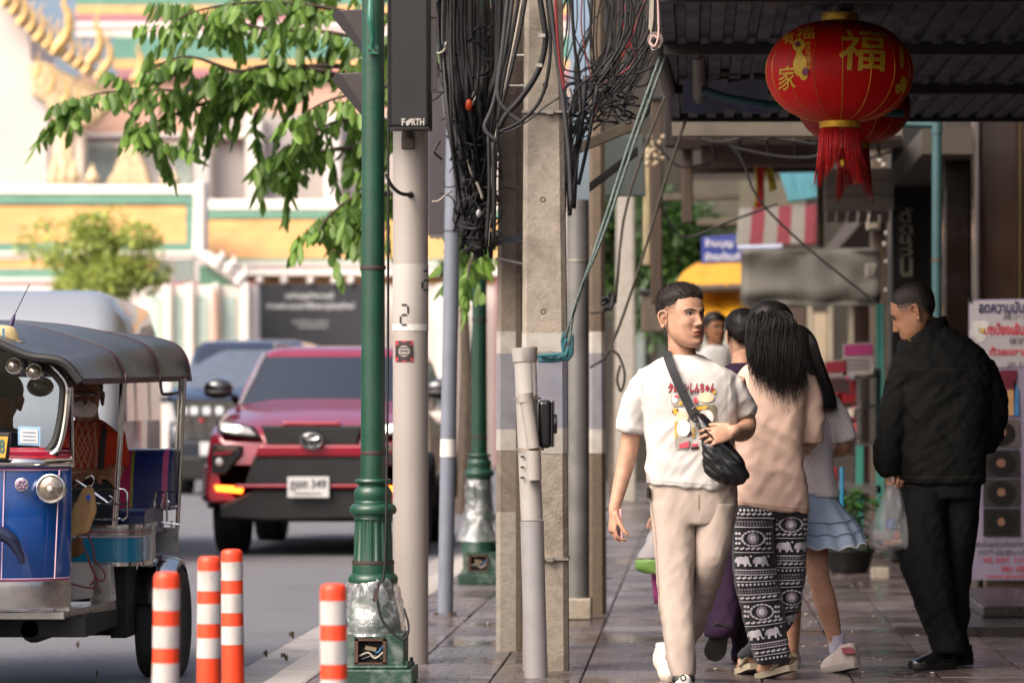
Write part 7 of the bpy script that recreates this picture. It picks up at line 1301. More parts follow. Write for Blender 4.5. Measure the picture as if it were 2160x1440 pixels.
remesh(px_loft([(900, -25, 22, .15, 0), (914, -56, 50, .2, 0), (960, -66, 60, .24, 0), (1065, -66, 60, .26, 0)], rY).join(limb([rx_(44, 925), rx_(66, 985, -.08)], [.07, .06])).join(limb([rx_(-60, 925), rx_(-90, 985, -.08)], [.07, .06])), .011, 4).build('shirt', cloth('dark grey shirt', '#4a4a50', .2), drv, smooth='all')
cp = MB().ell((0, .0, .055), (.088, .108, .078), 24, 12); cp.prism([(-.06, -.09, .05), (-.05, -.15, .04), (0, -.168, .038), (.05, -.15, .04), (.06, -.09, .05)], (0, 0, .008)); cp.xf(X8); cp.build('cap', M('cap black', '#121214', .8, var=.1), drv, smooth=True)
# ------------------------------------------------------------------ covered pavement on the right: awning, lanterns, signs
aw = thing('awning', 'dark blue corrugated awning roof over the pavement', 'awning', (1.3, 16, 2.9))
cor = M('dark blue corrugated sheet', '#0b142c', .6, var=.25, vs=2, rvar=.1, dirt=.3, dcol='#2b2722', ds=2)
AX0, AX1, AY0, AY1 = -.14, 2.78, 12.6, 20.0; az_ = lambda y: 2.93 + (y - 20) * .012
xs_ = []; x = AX0
while x < AX1: xs_ += [(x, 0), (x + .055, 0), (x + .06, .022), (x + .1, .022), (x + .105, 0)]; x += .105
top = [[(a, y, az_(y) + b) for a, b in xs_] for y in (AY0, AY1)]; mb = MB().loft([[top[0][i] for i in range(len(xs_))], [top[1][i] for i in range(len(xs_))]], cap=False, closed=False); mb.loft([[(a, y, az_(y) + b + .004) for a, b in xs_] for y in (AY0, AY1)], cap=False, closed=False); mb.build('sheet', cor, aw)
for y in (13.2, 15.4, 17.6): MB().mm((AX0, y, az_(y) - .05), (AX1, y + .05, az_(y) - .003)).build('purlin', M('purlin dark', '#1d1a18', .7, var=.2), aw)
MB().mm((AX0, AY1 - .02, az_(AY1) - .02), (AX1, AY1 + .04, az_(AY1) + .06)).build('end_trim', M('trim black', '#0f0f10', .6), aw)
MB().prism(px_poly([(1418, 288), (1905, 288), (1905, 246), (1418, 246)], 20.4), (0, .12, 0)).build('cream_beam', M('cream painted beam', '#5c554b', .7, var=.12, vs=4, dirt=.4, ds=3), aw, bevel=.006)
MB().tube([P(1480, 190, 16.9), P(1540, 208, 16.9), P(1620, 222, 16.9), P(1905, 240, 17.2)], .02, 10).build('teal_pipe', M('teal pipe', '#2f5a66', .5, var=.1), aw, smooth=True)
MB().loft([[P(x, y + 6 * math.sin(x * .05 + i), 17.3 + .15 * i) for x in range(1440, 1640, 20)] for i, y in enumerate((168, 188, 212, 236))], closed=False, cap=False).build('blue_tarpaulin', M('deep blue tarpaulin', '#10285c', .5, var=.2, vs=4), aw, smooth='all')
MB().prism(px_poly([(1452, 130), (1462, 60), (1470, 0), (1472, 60), (1460, 128)], 17.5), (0, .02, 0)).build('green_strip', M('green sheet', '#2d6b50', .6), aw)
for k, (a, b, lab_) in enumerate((((1382, 84, 15.4), (1412, 192, 17.6), 'grey awning roller tube with a black end plug and a white cord'), ((1472, 112, 16.2), (1476, 222, 17.9), 'grey awning roller tube with an open end beside the blue roof'))):
    t = thing('roller_tube', lab_, 'tube', P(*a)); A, B = P(*a), P(*b); d = (A - B).normalized()
    MB().tube([A, B], .034, 20).build('tube', M('roller tube grey', '#5f5b52', .5, var=.15), t, smooth=True); MB().lathe([(.018, -.02), (.018, .012), (.012, .016)], A, 16, axis=d).build('end_plug', plast, t, smooth=True); MB().lathe([(.036, -.03), (.036, .002), (.02, .003)], A, 20, axis=d).build('collar', M('roller collar', '#6d5d56', .5), t, smooth=True)
    if k == 0:
        MB().curve([P(1386, -40, 15.38), P(1389, 40, 15.38), P(1388, 80, 15.36), P(1380, 98, 15.35), P(1371, 90, 15.36), P(1376, 76, 15.36), P(1386, 80, 15.36)], .0045, 6).build('cord', M('white pink cord', '#b5978f', .9, var=.2, vs=90), t, smooth=True); MB().curve([P(1370, -40, 15.38), P(1372, 40, 15.38), P(1374, 100, 15.37), P(1384, 104, 15.36), P(1394, 96, 15.36), P(1392, 82, 15.36)], .0016, 5).build('wire_loop', M('fine wire', '#8a8578', .4, .6), t, smooth=True)
        MB().prism(px_poly([(1368, 60), (1372, -40), (1380, -40), (1378, 40), (1374, 70)], 15.45), (0, .01, 0)).build('torn_cloth', M('torn cloth', '#9b9385', .9), t)
# security camera
cc = thing('security_camera', 'small white dome security camera under the blue roof', 'camera', P(1600, 30, 15.5)); cw_ = M('camera white', '#8d8883', .4, var=.05)
MB().mm(tuple(P(1560, 32, 15.55)), tuple(P(1622, 27, 15.4))).build('bracket', plast, cc); MB().lathe([(.04, 0), (.042, -.03), (.036, -.06), (.03, -.085), (.018, -.095)], P(1600, 32, 15.5), 20).build('housing', cw_, cc, smooth=True); MB().lathe([(.02, 0), (.021, .012), (.015, .014)], P(1598, 72, 15.46), 16, axis=(-.05, -.8, -.5)).build('lens', bb, cc, smooth=True); MB().tube([P(1602, -20, 15.5), P(1603, 30, 15.5)], .01, 8).build('stem', cw_, cc)
for k in range(9): MB().curve([P(1430 + 55 * k, -20 + 22 * (k % 3), 15.2 + .1 * k), P(1470 + 55 * k, 30 + 30 * (k % 4), 15.6 + .1 * k), P(1540 + 50 * k, 20 + 35 * (k % 3), 16.), P(1600 + 48 * k, -20 + 40 * (k % 2), 16.2)], .007 + .004 * (k % 3), 6).build('slack_cable', blackc, aw, smooth=True)
for k in range(4): MB().tube([P(1500 + 90 * k, 150 + 12 * k, 17.0), P(1560 + 90 * k, 156 + 10 * k, 17.0)], .018, 8).build('conduit', M('grey pipe', '#3c3935', .6), aw, smooth=True)
for k, (q, r) in enumerate((([(1600, -20), (1650, 18), (1710, 22), (1770, -10)], .012), ([(1495, -20), (1510, 18), (1535, 12), (1545, -20)], .02), ([(1830, -20), (1890, 18), (1930, 10), (1960, -20)], .008))):
    tag(MB().curve([P(x, y, 15.8) for x, y in q], r, 8).build('hanging_cable', blackc, smooth=True), ('black cable sagging above the red lantern', 'thick black hose looped beneath the roof edge', 'thin black cable sagging near the dark columns')[k], 'cable')
# lanterns
lred = M('lantern red satin', '#c00a08', .5, var=.1, vs=5, bump=.08, bs=240, spec=.25); gold = M('lantern gold', '#c4962a', .32, .45, var=.25, vs=40); glit = M('gold glitter print', '#c9a02c', .5, .15, var=.45, vs=240); tas = M('lantern tassel red', '#b80f10', .55, var=.2, vs=30)
def lantern(cx, cy, Y, rx, rz, label, tassel, text):
    c = P(cx, cy, Y); t = thing('lantern', label, 'lantern', c, group='red paper lanterns'); n = 96; ng = 16; rings = []
    for i in range(41):
        a = -math.pi / 2 + math.pi * (.06 + .88 * i / 40); z = rz * math.sin(a) / math.sin(math.pi * .44); r = rx * abs(math.cos(a)) ** .8
        rings.append([c + Vector((r * (1 - .012 * abs(math.sin(ng * th / 2))) * math.cos(th), r * (1 - .012 * abs(math.sin(ng * th / 2))) * math.sin(th), z)) for th in np.linspace(0, 2 * math.pi, n + 1)[:-1]])
    bm_ = MB().loft(rings, cap=False); tree = bvh(bm_); bm_.build('globe', lred, t, smooth='all')
    for k in range(ng):
        th = 2 * math.pi * k / ng; MB().tube([c + Vector((1.004 * r_ * math.cos(th), 1.004 * r_ * math.sin(th), z_)) for r_, z_ in [(rx * abs(math.cos(a)) ** .8 * .999, rz * math.sin(a) / math.sin(math.pi * .44)) for a in [-math.pi / 2 + math.pi * (.06 + .88 * i / 24) for i in range(25)]]], .0013, 4).build('rib_wire', gold, t, smooth=True)
    z1 = rz; MB().lathe([(.074, z1 - .015), (.076, z1 - .012), (.076, z1 + .034), (.07, z1 + .036), (.05, z1 + .03)], c, 32).build('top_cap', gold, t, smooth=True); MB().lathe([(.082, -z1 - .026), (.084, -z1 - .02), (.084, -z1 + .008), (.078, -z1 + .01)], c, 32).build('bottom_ring', gold, t, smooth=True)
    for sx in (-.03, .03): MB().tube([c + Vector((sx, 0, z1 + .03)), c + Vector((sx * .6, 0, z1 + .6 if Y < 15 else z1 + .3))], .0022, 5).build('hanger_wire', gold, t)
    tb = MB(); rr = random.Random(int(cx))
    for k in range(170):
        th = rr.uniform(0, 6.283); r = .08 * rr.uniform(.75, 1.); L_ = tassel * rr.uniform(.72, 1.08) * (1.0 + .18 * math.cos(th * 2)); p0 = c + Vector((r * math.cos(th), r * math.sin(th), -z1 - .02))
        tb.tube([p0, p0 + Vector((r * .12 * math.cos(th), r * .12 * math.sin(th), -L_ * .5)), p0 + Vector((r * .22 * math.cos(th) + rr.gauss(0, .006), r * .22 * math.sin(th) + rr.gauss(0, .006), -L_))], [.0018, .0022, .0012], 4)
    tb.build('tassel', tas, t, smooth='all'); MB().lathe([(.0, 0), (.012, -.01), (.012, -.03), (.0, -.04)], c + Vector((.01, -.03, -z1 - tassel * .75)), 10).build('bell', gold, t, smooth=True)
    for (s_, x0, y0, x1, y1, b_) in text:
        tm = px_text(s_, x0, y0, x1, y1, Y, b_, .06); project(tree, tm.v, tm.f, .002, .02).build('gold_character', glit, t, kind='stuff')
    if text:
        for poly in (el_(1682, 108, 13, 14), el_(1684, 150, 14, 24), [(1676, 118), (1688, 118), (1690, 132), (1676, 134)], el_(1896, 130, 5, 26), el_(1900, 185, 8, 16), el_(1888, 195, 6, 10), el_(1692, 172, 8, 10)): project(tree, px_poly(poly, Y), [tuple(range(len(poly)))], .002, .012).build('gold_motif', glit, t)
        for poly in (el_(1695, 165, 7, 8), el_(1680, 106, 6, 6)): project(tree, px_poly(poly, Y), [tuple(range(len(poly)))], .0035, .012).build('purple_motif', M('lantern purple print', '#6a2440', .5), t)
lantern(1771, 152, 14.0, .302, .205, 'big red lantern hanging nearest, with a large gold character', .2, (('福', 1763, 76, 1864, 164, .012), ('福', 1676, 66, 1716, 96, .005), ('有', 1650, 74, 1674, 104, .01), ('家', 1640, 150, 1676, 198, .008), ('合', 1695, 101, 1707, 110, 0), ('家', 1695, 111, 1707, 121, 0), ('幸', 1695, 122, 1707, 131, 0), ('福', 1695, 132, 1707, 141, 0), ('平', 1695, 142, 1707, 151, 0), ('安', 1695, 152, 1707, 161, 0)))
lantern(1802, 224, 18.2, .300, .200, 'darker red lantern half hidden behind the big one', .24, ())
# shop side: pipes, poster, vertical sign
dpipe = thing('drain_pipe', 'pale teal drain pipe beside the dark brown columns', 'pipe', P(1976, 640, 22)); tp_ = M('pale teal pipe', '#2c4c4f', .5, var=.12, vs=4, dirt=.3, ds=6)
MB().tube([P(1976, 1250, 22), P(1976, 60, 22)], .032, 18).build('pipe', tp_, dpipe, smooth=True); MB().tube([P(1974, 265, 22), P(1902, 262, 22)], .022, 14).build('branch', tp_, dpipe, smooth=True); MB().tube([P(1976, 282, 22), P(1976, 252, 22)], .038, 18).build('coupling', tp_, dpipe, smooth=True); MB().tube([P(1976, 552, 22), P(1976, 546, 22)], .036, 18).build('clip', rust, dpipe, smooth=True); MB().tube([P(1905, 92, 22), P(1975, 88, 22)], .016, 10).build('branch', M('grey pipe', '#5c5852', .6), dpipe, smooth=True)
po = thing('poster_stand', 'tall white and lilac shampoo poster stand by the shop columns', 'poster', P(2110, 1262, 21.4)); PYo = 21.4
psh = M('poster print lilac', '#8a8096', .45, var=.22, vs=2.2, coat=.2); MB().prism(px_poly([(2044, 632), (2290, 628), (2286, 1224), (2042, 1222)], PYo), (0, .02, 0)).build('sheet', psh, po); MB().prism(px_poly([(2046, 636), (2290, 632), (2290, 770), (2047, 775)], PYo - .004), (0, .002, 0)).build('upper_print', M('poster pale top', '#a19ca0', .45, var=.06, vs=3), po)
MB().mm((P(2082, 0, PYo).x, PYo + .03, 0), (P(2290, 0, PYo).x, PYo + .3, P(0, 1226, PYo).z)).build('plinth', M('brown box', '#4a3a2e', .7, var=.2), po, bevel=.01); MB().tube([P(2046, 634, PYo + .03), P(2046, 1255, PYo + .03)], .008, 8).build('frame_tube', chrome, po); MB().box(P(2046, 632, PYo), (.02, .03, .02)).build('corner_clip', plast, po)
ink_n, ink_r, ink_k = M('poster navy', '#1f1d4a', .6), M('poster red', '#b22238', .6), M('poster grey ink', '#3b3a3c', .6)
for (s_, x0, y0, x1, y1, m_, b_) in (('ลดความมันบนหนังศีรษะ', 2064, 634, 2270, 660, ink_n, .03), ('减少头皮油脂', 2115, 660, 2235, 674, ink_k, .0), ('ปกป้องเส้นผมและหนังศีรษะ', 2076, 680, 2290, 706, ink_r, .03), ('保护修复头发', 2128, 711, 2240, 726, ink_k, 0), ('ด้วยแชมพูสมุนไพร', 2087, 731, 2260, 754, ink_r, .03), ('沪上洗发露', 2124, 762, 2220, 776, ink_k, 0), ('สนใจผลิตภัณฑ์หรือต้องการ', 2056, 1138, 2230, 1152, ink_k, .005), ('对产品感兴趣或需要', 2062, 1158, 2230, 1170, ink_k, .0), ('02 501 1145, 081', 2074, 1175, 2215, 1187, ink_r, .01), ('081 095', 2112, 1193, 2170, 1205, ink_r, .01), ('www.goodhan', 2080, 1210, 2180, 1220, ink_r, .01)):
    px_text(s_, x0, y0, x1, y1, PYo - .008, b_).build('lettering', m_, po, kind='stuff')
def pq(pts, mat, name, dy=-.01): return MB().prism(px_poly(pts, PYo + dy), (0, .002, 0)).build(name, mat, po)
pq([(2108, 780), (2146, 780), (2142, 822), (2112, 822)], M('tube maroon', '#5c1f2e', .4), 'tube_cap'); pq([(2112, 822), (2142, 822), (2138, 876), (2116, 876)], M('tube cream', '#b28a62', .4, var=.2, vs=30), 'tube_print'); pq([(2138, 800), (2148, 820), (2150, 876), (2138, 876)], M('poster blue print', '#3d78a8', .4), 'blue_print')
for k in range(5): a = k * 1.256 + .3; pq(el_(2068 + 13 * math.cos(a), 697 + 15 * math.sin(a), 11, 9), M('petal pale', '#bdb9b6', .5), 'flower_petal', -.006 - .0006 * k)
pq(el_(2072, 697, 5, 5), M('petal centre', '#b59a3a', .5), 'flower_centre', -.012)
for k, y0 in enumerate((884, 948, 1010, 1072)):
    pq([(2074, y0), (2151, y0), (2151, y0 + 58), (2074, y0 + 58)], M('photo backing %d' % k, ('#5a524e', '#2c2727', '#332e30', '#1f1a1a')[k], .4), 'photo_panel', -.009); pq(el_(2112, y0 + 30, 30, 26, 20), M('photo hair', '#120e0d', .4), 'photo_hair', -.012); pq(el_(2112, y0 + 28, 11 - k, 9, 12), M('photo scalp', ('#7d5a48', '#8d6a58', '#5d4a44', '#8a8078')[k], .5, var=.4, vs=60), 'photo_scalp', -.0145)
vsn = thing('vertical_sign', 'narrow black board with a column of pale letters', 'sign', P(1912, 600, 27.3)); MB().prism(px_poly([(1896, 596), (1930, 596), (1930, 430), (1896, 430)], 27.35), (0, .03, 0)).build('board', M('sign black', '#17140f', .5), vsn)
for k, (s_, y0, y1) in enumerate((('ตั', 438, 470), ('ด', 474, 494), ('แ', 497, 514), ('ว่', 516, 540), ('น', 544, 584))): px_text(s_, 1899, y0, 1925, y1, 27.33, .02).build('letter', M('pale sign ink', '#97907f', .6), vsn)
lb = thing('light_string', 'string of small round bulbs hanging down the timber post', 'lights', P(1866, 640, 30)); MB().tube([P(1862, 330, 30), P(1868, 500, 30), P(1866, 640, 30)], .006, 5).build('flex', blackc, lb)
for k, (x, y) in enumerate(((1856, 338), (1864, 348), (1868, 416), (1870, 440), (1870, 492), (1866, 515), (1870, 552), (1870, 612))): MB().ell(P(x, y, 29.95), (.02, .02, .02), 10, 6).build('bulb', M('bulb white', '#a9a498', .3), lb, smooth=True)
for (x, y, w_, h, c_, lab_) in ((1842, 470, 30, 34, '#938b7e', 'small pale meter box with rounded corners on the brown post'), (1838, 572, 26, 30, '#9c968c', 'small grey switch box on the teal post'), (1950, 448, 30, 34, '#3d3933', 'dark box fixed beside the drain pipe'), (1932, 585, 26, 16, '#a38f26', 'little yellow label box above the jacketed man')):
    t = thing('junction_box', lab_, 'box', P(x, y, 29.6)); MB().box(P(x, y, 29.6), (w_ * .00411, .08, h * .00411)).build('case', M('jb' + c_, c_, .5, var=.1), t, bevel=.015); MB().box(P(x, y + h * .1, 29.555), (w_ * .0025, .01, h * .002)).build('cover', M('jbc' + c_, c_, .4), t, bevel=.003)
gl = thing('gilded_panel', 'fringed gilded ornament hanging at the top right corner', 'ornament', P(2120, 140, 18)); go = M('dull gilding', '#57421a', .45, .4, var=.4, vs=20, bump=.6, bs=30)
for k in range(9):
    x0 = 2082 + k * 11; y1 = 146 - k * 7 + (k % 2) * 8; MB().prism(px_poly([(x0, -40), (x0 + 12, -40), (x0 + 12, y1 - 16), (x0 + 6, y1), (x0, y1 - 14)], 18 - .006 * (k % 3)), (0, .02, 0)).build('fringe', go, gl, bevel=.003)
# ------------------------------------------------------------------ market clutter farther along
def board(name, label, cat, pts, Y, th, mat, bev=.01, group=None): return tag(MB().prism(px_poly(pts, Y), (0, th, 0)).build(name, mat, bevel=bev), label, cat, group)
fb2 = board('awning_fascia', 'pinkish brown awning fascia board behind the lanterns', 'awning', [(1478, 352), (1724, 350), (1724, 302), (1478, 300)], 26, .1, M('fascia pink brown', '#6b5a54', .7, var=.15, vs=3, dirt=.3, ds=3))
sf = thing('awning', 'second lower awning roof beyond the blue one', 'awning', P(1660, 300, 24)); MB().prism([P(1425, 292, 23), P(1905, 292, 23), P(1905, 318, 29), P(1425, 318, 29)], (0, 0, .03)).build('sheet', M('old tin', '#57493d', .7, .2, var=.3, vs=2), sf)
for k in range(7): x = 1500 + k * 58; MB().tube([P(x, 292, 22.95), P(x + 8, 332, 23.4)], .012, 6).build('hanger', blackc, sf)
for k, q in enumerate(([(1430, 262), (1500, 300), (1600, 288), (1720, 305)], [(1480, 250), (1560, 330), (1600, 420), (1700, 520), (1850, 640)], [(1540, 310), (1640, 330), (1720, 330), (1760, 300)], [(1700, 290), (1740, 330), (1790, 345), (1880, 320)], [(1390, 430), (1440, 500), (1530, 470), (1640, 430)], [(1380, 300), (1430, 350), (1500, 345)])):
    tag(MB().curve([P(x, y, 22.5 + .2 * k) for x, y in q], .009, 6).build('street_cable', blackc, smooth=True), ('cable sagging under the cream beam', 'long thin cable sloping down to the black jacketed man', 'cable drooping below the fascia board', 'cable looped behind the lantern tassels', 'thin cable strung across the greenery', 'short cable looped beside the brown post')[k], 'cable')
lv = thing('louvre_sign', 'pale louvred sign box behind the lantern tassels', 'sign', P(1810, 470, 27)); 
for k in range(3): MB().prism(px_poly([(1738, 382 + k * 30), (1886, 378 + k * 30), (1886, 354 + k * 30), (1738, 358 + k * 30)], 27), (0, .08, -.02)).build('slat', M('louvre pale', '#9a938b', .6, var=.08), lv, bevel=.008)
for k in range(6): MB().prism(px_poly([(1742 + k * 23, 470), (1760 + k * 23, 468), (1762 + k * 23, 446), (1744 + k * 23, 446)], 27.1), (0, .05, 0)).build('panel', M('louvre grey', '#6d6762', .6), lv)
board('board', 'dark timber post left of the louvred sign', 'post', [(1724, 520), (1738, 520), (1738, 340), (1724, 340)], 27.2, .1, M('brown timber', '#4a3a2b', .7, var=.3, vs=6))
def sheet(name, label, cat, rows, mat, th=.012, n=16, fold=.02, seed=1., group=None, mats=None, stripes=None):
    """hanging cloth: rows = list of (left px, left py, right px, right py, Y)"""
    q = catmull(rows, 4); g_ = [[P(a[0] + (a[2] - a[0]) * u, a[1] + (a[3] - a[1]) * u, a[4] + fold * noise.noise(Vector((u * 6 + seed, i * .25, seed)))) for u in np.linspace(0, 1, n + 1)] for i, a in enumerate(q)]
    mb = MB().loft(g_, cap=False, closed=False)
    if stripes: mb.m = [stripes(j) for i in range(len(g_) - 1) for j in range(n)]
    o = mb.build(name, mats or mat, smooth='all'); s_ = o.modifiers.new('s', 'SOLIDIFY'); s_.thickness = th; return tag(o, label, cat, group)
sheet('teal_awning', 'teal cloth awning sheet behind the lanterns', 'awning', [(1640, 352, 1718, 350, 30), (1652, 390, 1722, 388, 29.8), (1664, 428, 1727, 418, 29.6)], M('teal cloth', '#275f6a', .7, var=.15, vs=5, sheen=.1))
sheet('red_streamer', 'red and yellow paper streamer hanging beneath the fascia', 'streamer', [(1592, 352, 1612, 350, 28), (1594, 395, 1612, 395, 28), (1590, 440, 1612, 436, 28)], None, mats=[M('streamer red', '#c01a12', .6), M('streamer yellow', '#b59a20', .6)], stripes=lambda j: 0 if j > 3 else 1)
sheet('yellow_streamer', 'yellow paper streamer beside the red one', 'streamer', [(1614, 354, 1628, 354, 28.2), (1620, 385, 1636, 385, 28.2), (1624, 405, 1638, 400, 28.2)], M('streamer yellow', ''))
sheet('striped_awning', 'red and grey striped awning above the grey tarpaulin', 'awning', [(1560, 440, 1726, 432, 34.5), (1556, 478, 1726, 470, 34), (1552, 518, 1724, 515, 33.5)], None, mats=[M('stripe red', '#5a111b', .8, var=.12), M('stripe grey', '#5f5b54', .8, var=.1)], stripes=lambda j: (j // 2) % 2 == 0, n=12)
sheet('grey_tarpaulin', 'large dull grey tarpaulin hanging across the pavement', 'tarpaulin', [(1566, 528, 1850, 524, 31.), (1564, 545, 1858, 540, 31.), (1563, 600, 1860, 590, 31.), (1563, 630, 1858, 628, 31.), (1566, 647, 1850, 645, 31.)], M('grey tarpaulin', '#4d4b45', .7, var=.12, vs=3, bump=.2, bs=8), fold=.06)
MB_ = tag(MB().tube([P(1556, 524, 31.3), P(1640, 522, 31.3), P(1650, 520, 31.3)], .03, 8).build('roller_blind', M('rolled white blue', '#8f95a8', .6), smooth=True), 'pale rolled blind on top of the grey tarpaulin', 'blind')
bs_ = thing('shop_sign', 'blue shop sign with white lettering left of the grey tarpaulin', 'sign', P(1522, 555, 36)); MB().prism(px_poly([(1480, 556), (1566, 552), (1564, 494), (1480, 500)], 36), (0, .06, 0)).build('board', M('sign blue', '#27357e', .5, var=.08), bs_, bevel=.01); px_text('ร้านบุญ', 1487, 503, 1545, 525, 35.98, .03).build('lettering', M('sign white', '#b9b7bf', .6), bs_, kind='stuff'); px_text('สังฆภัณฑ์', 1486, 532, 1562, 550, 35.98, .03).build('lettering', M('sign white', ''), bs_, kind='stuff')
ylw = M('yellow tarpaulin', '#c08a14', .6, var=.15, vs=3); sheet('yellow_tarpaulin', 'bright yellow tarpaulin roof under the blue sign', 'tarpaulin', [(1470, 556, 1566, 556, 42), (1440, 578, 1568, 580, 41), (1424, 605, 1570, 602, 40)], ylw, fold=.12); sheet('yellow_tarpaulin', 'lower yellow tarpaulin sheet behind the young man\'s head', 'tarpaulin', [(1415, 608, 1572, 606, 41), (1400, 632, 1575, 630, 40.5), (1420, 672, 1580, 668, 40)], ylw, fold=.12, seed=4.)
tag(MB().tube([P(1430, 610, 40), P(1575, 606, 40)], .05, 8).build('tarpaulin_pole', M('pole brown', '#4d3f33', .7), smooth=True), 'brown pole between the two yellow tarpaulins', 'pole')
for k, (x0, x1, y0, y1, Y, c_, lab_) in enumerate(((1356, 1372, 290, 560, 27, '#8f8264', 'pale timber post edge beside the dark trunk'), (1372, 1398, 200, 640, 26, '#3a2d22', 'dark brown timber post under the awning corner'), (1438, 1462, 300, 470, 28, '#3d2f24', 'short dark brown hanging post with a black clamp'), (1352, 1402, 610, 700, 30, '#4f453a', 'squat brown post cap behind the guy ropes'), (1402, 1428, 180, 310, 21, '#1f1913', 'black roof strut at the awning corner'))):
    t = thing('timber_post', lab_, 'post', P((x0 + x1) / 2, y1, Y)); mt_ = M('post' + c_, c_, .75, var=.3, vs=5, stretch=(6, 6, 1), bump=.3, bs=20); MB().prism(px_poly([(x0, y1), (x1, y1), (x1 - 1, y0), (x0 + 1, y0)], Y), (0, .1, 0)).build('shaft', mt_, t, bevel=.012); MB().prism(px_poly([(x0 - 4, y0 + 12), (x1 + 4, y0 + 12), (x1 + 4, y0), (x0 - 4, y0)], Y - .02), (0, .14, 0)).build('bracket', plast, t, bevel=.01)
fl = thing('flower_garland', 'faded cream flower garland tied to the brown post', 'garland', P(1376, 340, 25.5)); rr = random.Random(2)
for k in range(26): MB().ell(P(rr.gauss(1378, 9), rr.uniform(285, 350), 25.5 + rr.uniform(-.04, .04)), (.02, .02, .018), 7, 5).build('blossom', M('faded blossom', '#a3937a', .8, var=.3, vs=9), fl, smooth=True)
for k, (x0, x1, y0, y1, Y, c_, lab_) in enumerate(((1440, 1740, 352, 366, 29, '#3b322a', 'thin brown batten beneath the pinkish fascia board'), (1400, 1560, 408, 424, 32, '#4a4338', 'dull brown batten crossing the greenery left of the striped awning'), (1470, 1640, 462, 476, 38, '#574e40', 'weathered plank above the blue shop sign'))): board('batten', lab_, 'batten', [(x0, y1), (x1, y1 - 4), (x1, y0 - 4), (x0, y0)], Y, .1, M('batten ' + c_, c_, .8, var=.3, vs=5))
# far street end: shopfronts across the view
bk = thing('far_shophouses', 'dim shophouse fronts closing the far end of the pavement', 'building', (2, 60, 0)); MB().mm((-1.6, 60, 0), (14, 64, 9)).build('wall', M('far wall', '#332f29', .9, var=.25, vs=1.2), bk)
for k, (x0, x1, y0, y1, c_) in enumerate(((1300, 1360, 560, 860, '#7b8580'), (1390, 1440, 500, 880, '#3c423c'), (1480, 1540, 680, 880, '#a29f98'), (1590, 1640, 660, 820, '#b3a78d'), (1660, 1700, 650, 860, '#403029'), (1715, 1745, 660, 860, '#a0917a'), (1560, 1700, 380, 440, '#5a5547'), (1440, 1560, 380, 470, '#4a453b'))):
    MB().prism(px_poly([(x0, y1), (x1, y1), (x1, y0), (x0, y0)], 59.9), (0, .15, 0)).build('shutter', M('far shutter ' + c_, c_, .7, var=.15, vs=2), bk); 
for x in (1575, 1650, 1708, 1752, 1795): MB().prism(px_poly([(x - 4, 900), (x + 4, 900), (x + 4, 640), (x - 4, 640)], 46), (0, .1, 0)).build('far_post', M('pale far post', '#9a917f', .7), bk)
# stall: cabinet, boxes, signs, plants
stl = thing('stall', 'street stall with teal posts and a glass cabinet behind the jacketed man', 'stall', P(1840, 1130, 28)); teal_p = M('stall teal', '#3b8579', .55, var=.12)
for (x0, x1, y0, y1, Y) in ((1848, 1862, 640, 1150, 28), (1860, 1866, 640, 1150, 27.4), (1806, 1822, 940, 1130, 29), (1978, 1986, 640, 700, 27)): MB().prism(px_poly([(x0, y1), (x1, y1), (x1, y0), (x0, y0)], Y), (0, .05, 0)).build('post', teal_p, stl, bevel=.006)
MB().mm(tuple(P(1726, 1020, 28.6)), tuple(P(1862, 1040, 28)), 0).build('shelf', steelp, stl); MB().mm(tuple(P(1726, 1130, 28.6)), tuple(P(1800, 1030, 28.1)), 0).build('cupboard', M('stall dark', '#221c1a', .7, var=.3, vs=5), stl)
gc = thing('glass_cabinet', 'glass display cabinet with a steel frame on the stall', 'cabinet', P(1838, 935, 28)); a, b = P(1814, 935, 28), P(1862, 778, 28)
for (x, y) in ((a.x, 28), (b.x, 28), (a.x, 28.4), (b.x, 28.4)): MB().mm((x - .012, y - .012, a.z), (x + .012, y + .012, b.z)).build('frame_post', steelp, gc)
for z in (a.z, (a.z + b.z) / 2, b.z): MB().mm((a.x - .01, 27.99, z - .012), (b.x + .01, 28.42, z + .012)).build('frame_rail' if z != (a.z + b.z) / 2 else 'shelf', steelp, gc)
MB().mm((a.x, 27.985, a.z), (b.x, 27.99, b.z)).build('pane', cg, gc); MB().ell(P(1836, 790, 28.1), (.09, .05, .03), 10, 6).build('lamp_tube', M('cabinet lamp', '#c9b98a', .3), gc, smooth=True)
rr = random.Random(8)
for k in range(26):
    x, y = rr.uniform(1728, 1812), rr.choice((790, 815, 840, 870, 905, 930)); c_ = rr.choice(('#a3203a', '#b83a62', '#8f1a22', '#c2b7a8', '#b04a30', '#a89a50', '#d08a96', '#7d8a90'))
    tag(MB().box(P(x, y, 29 + rr.random() * .3), (rr.uniform(.05, .12), .08, rr.uniform(.07, .12)), rz=rr.uniform(-.4, .4)).build('product_box', M('goods ' + c_, c_, .45, var=.2, vs=12), bevel=.006), 'small bright goods packet stacked in the far stall', 'packet', 'goods packed in the stall')
tag(MB().mm(tuple(P(1722, 960, 29.6)), tuple(P(1815, 770, 29.5))).build('goods_rack', M('rack dark', '#3d2a28', .8, var=.2)), 'dark rack behind the bright goods packets', 'rack')
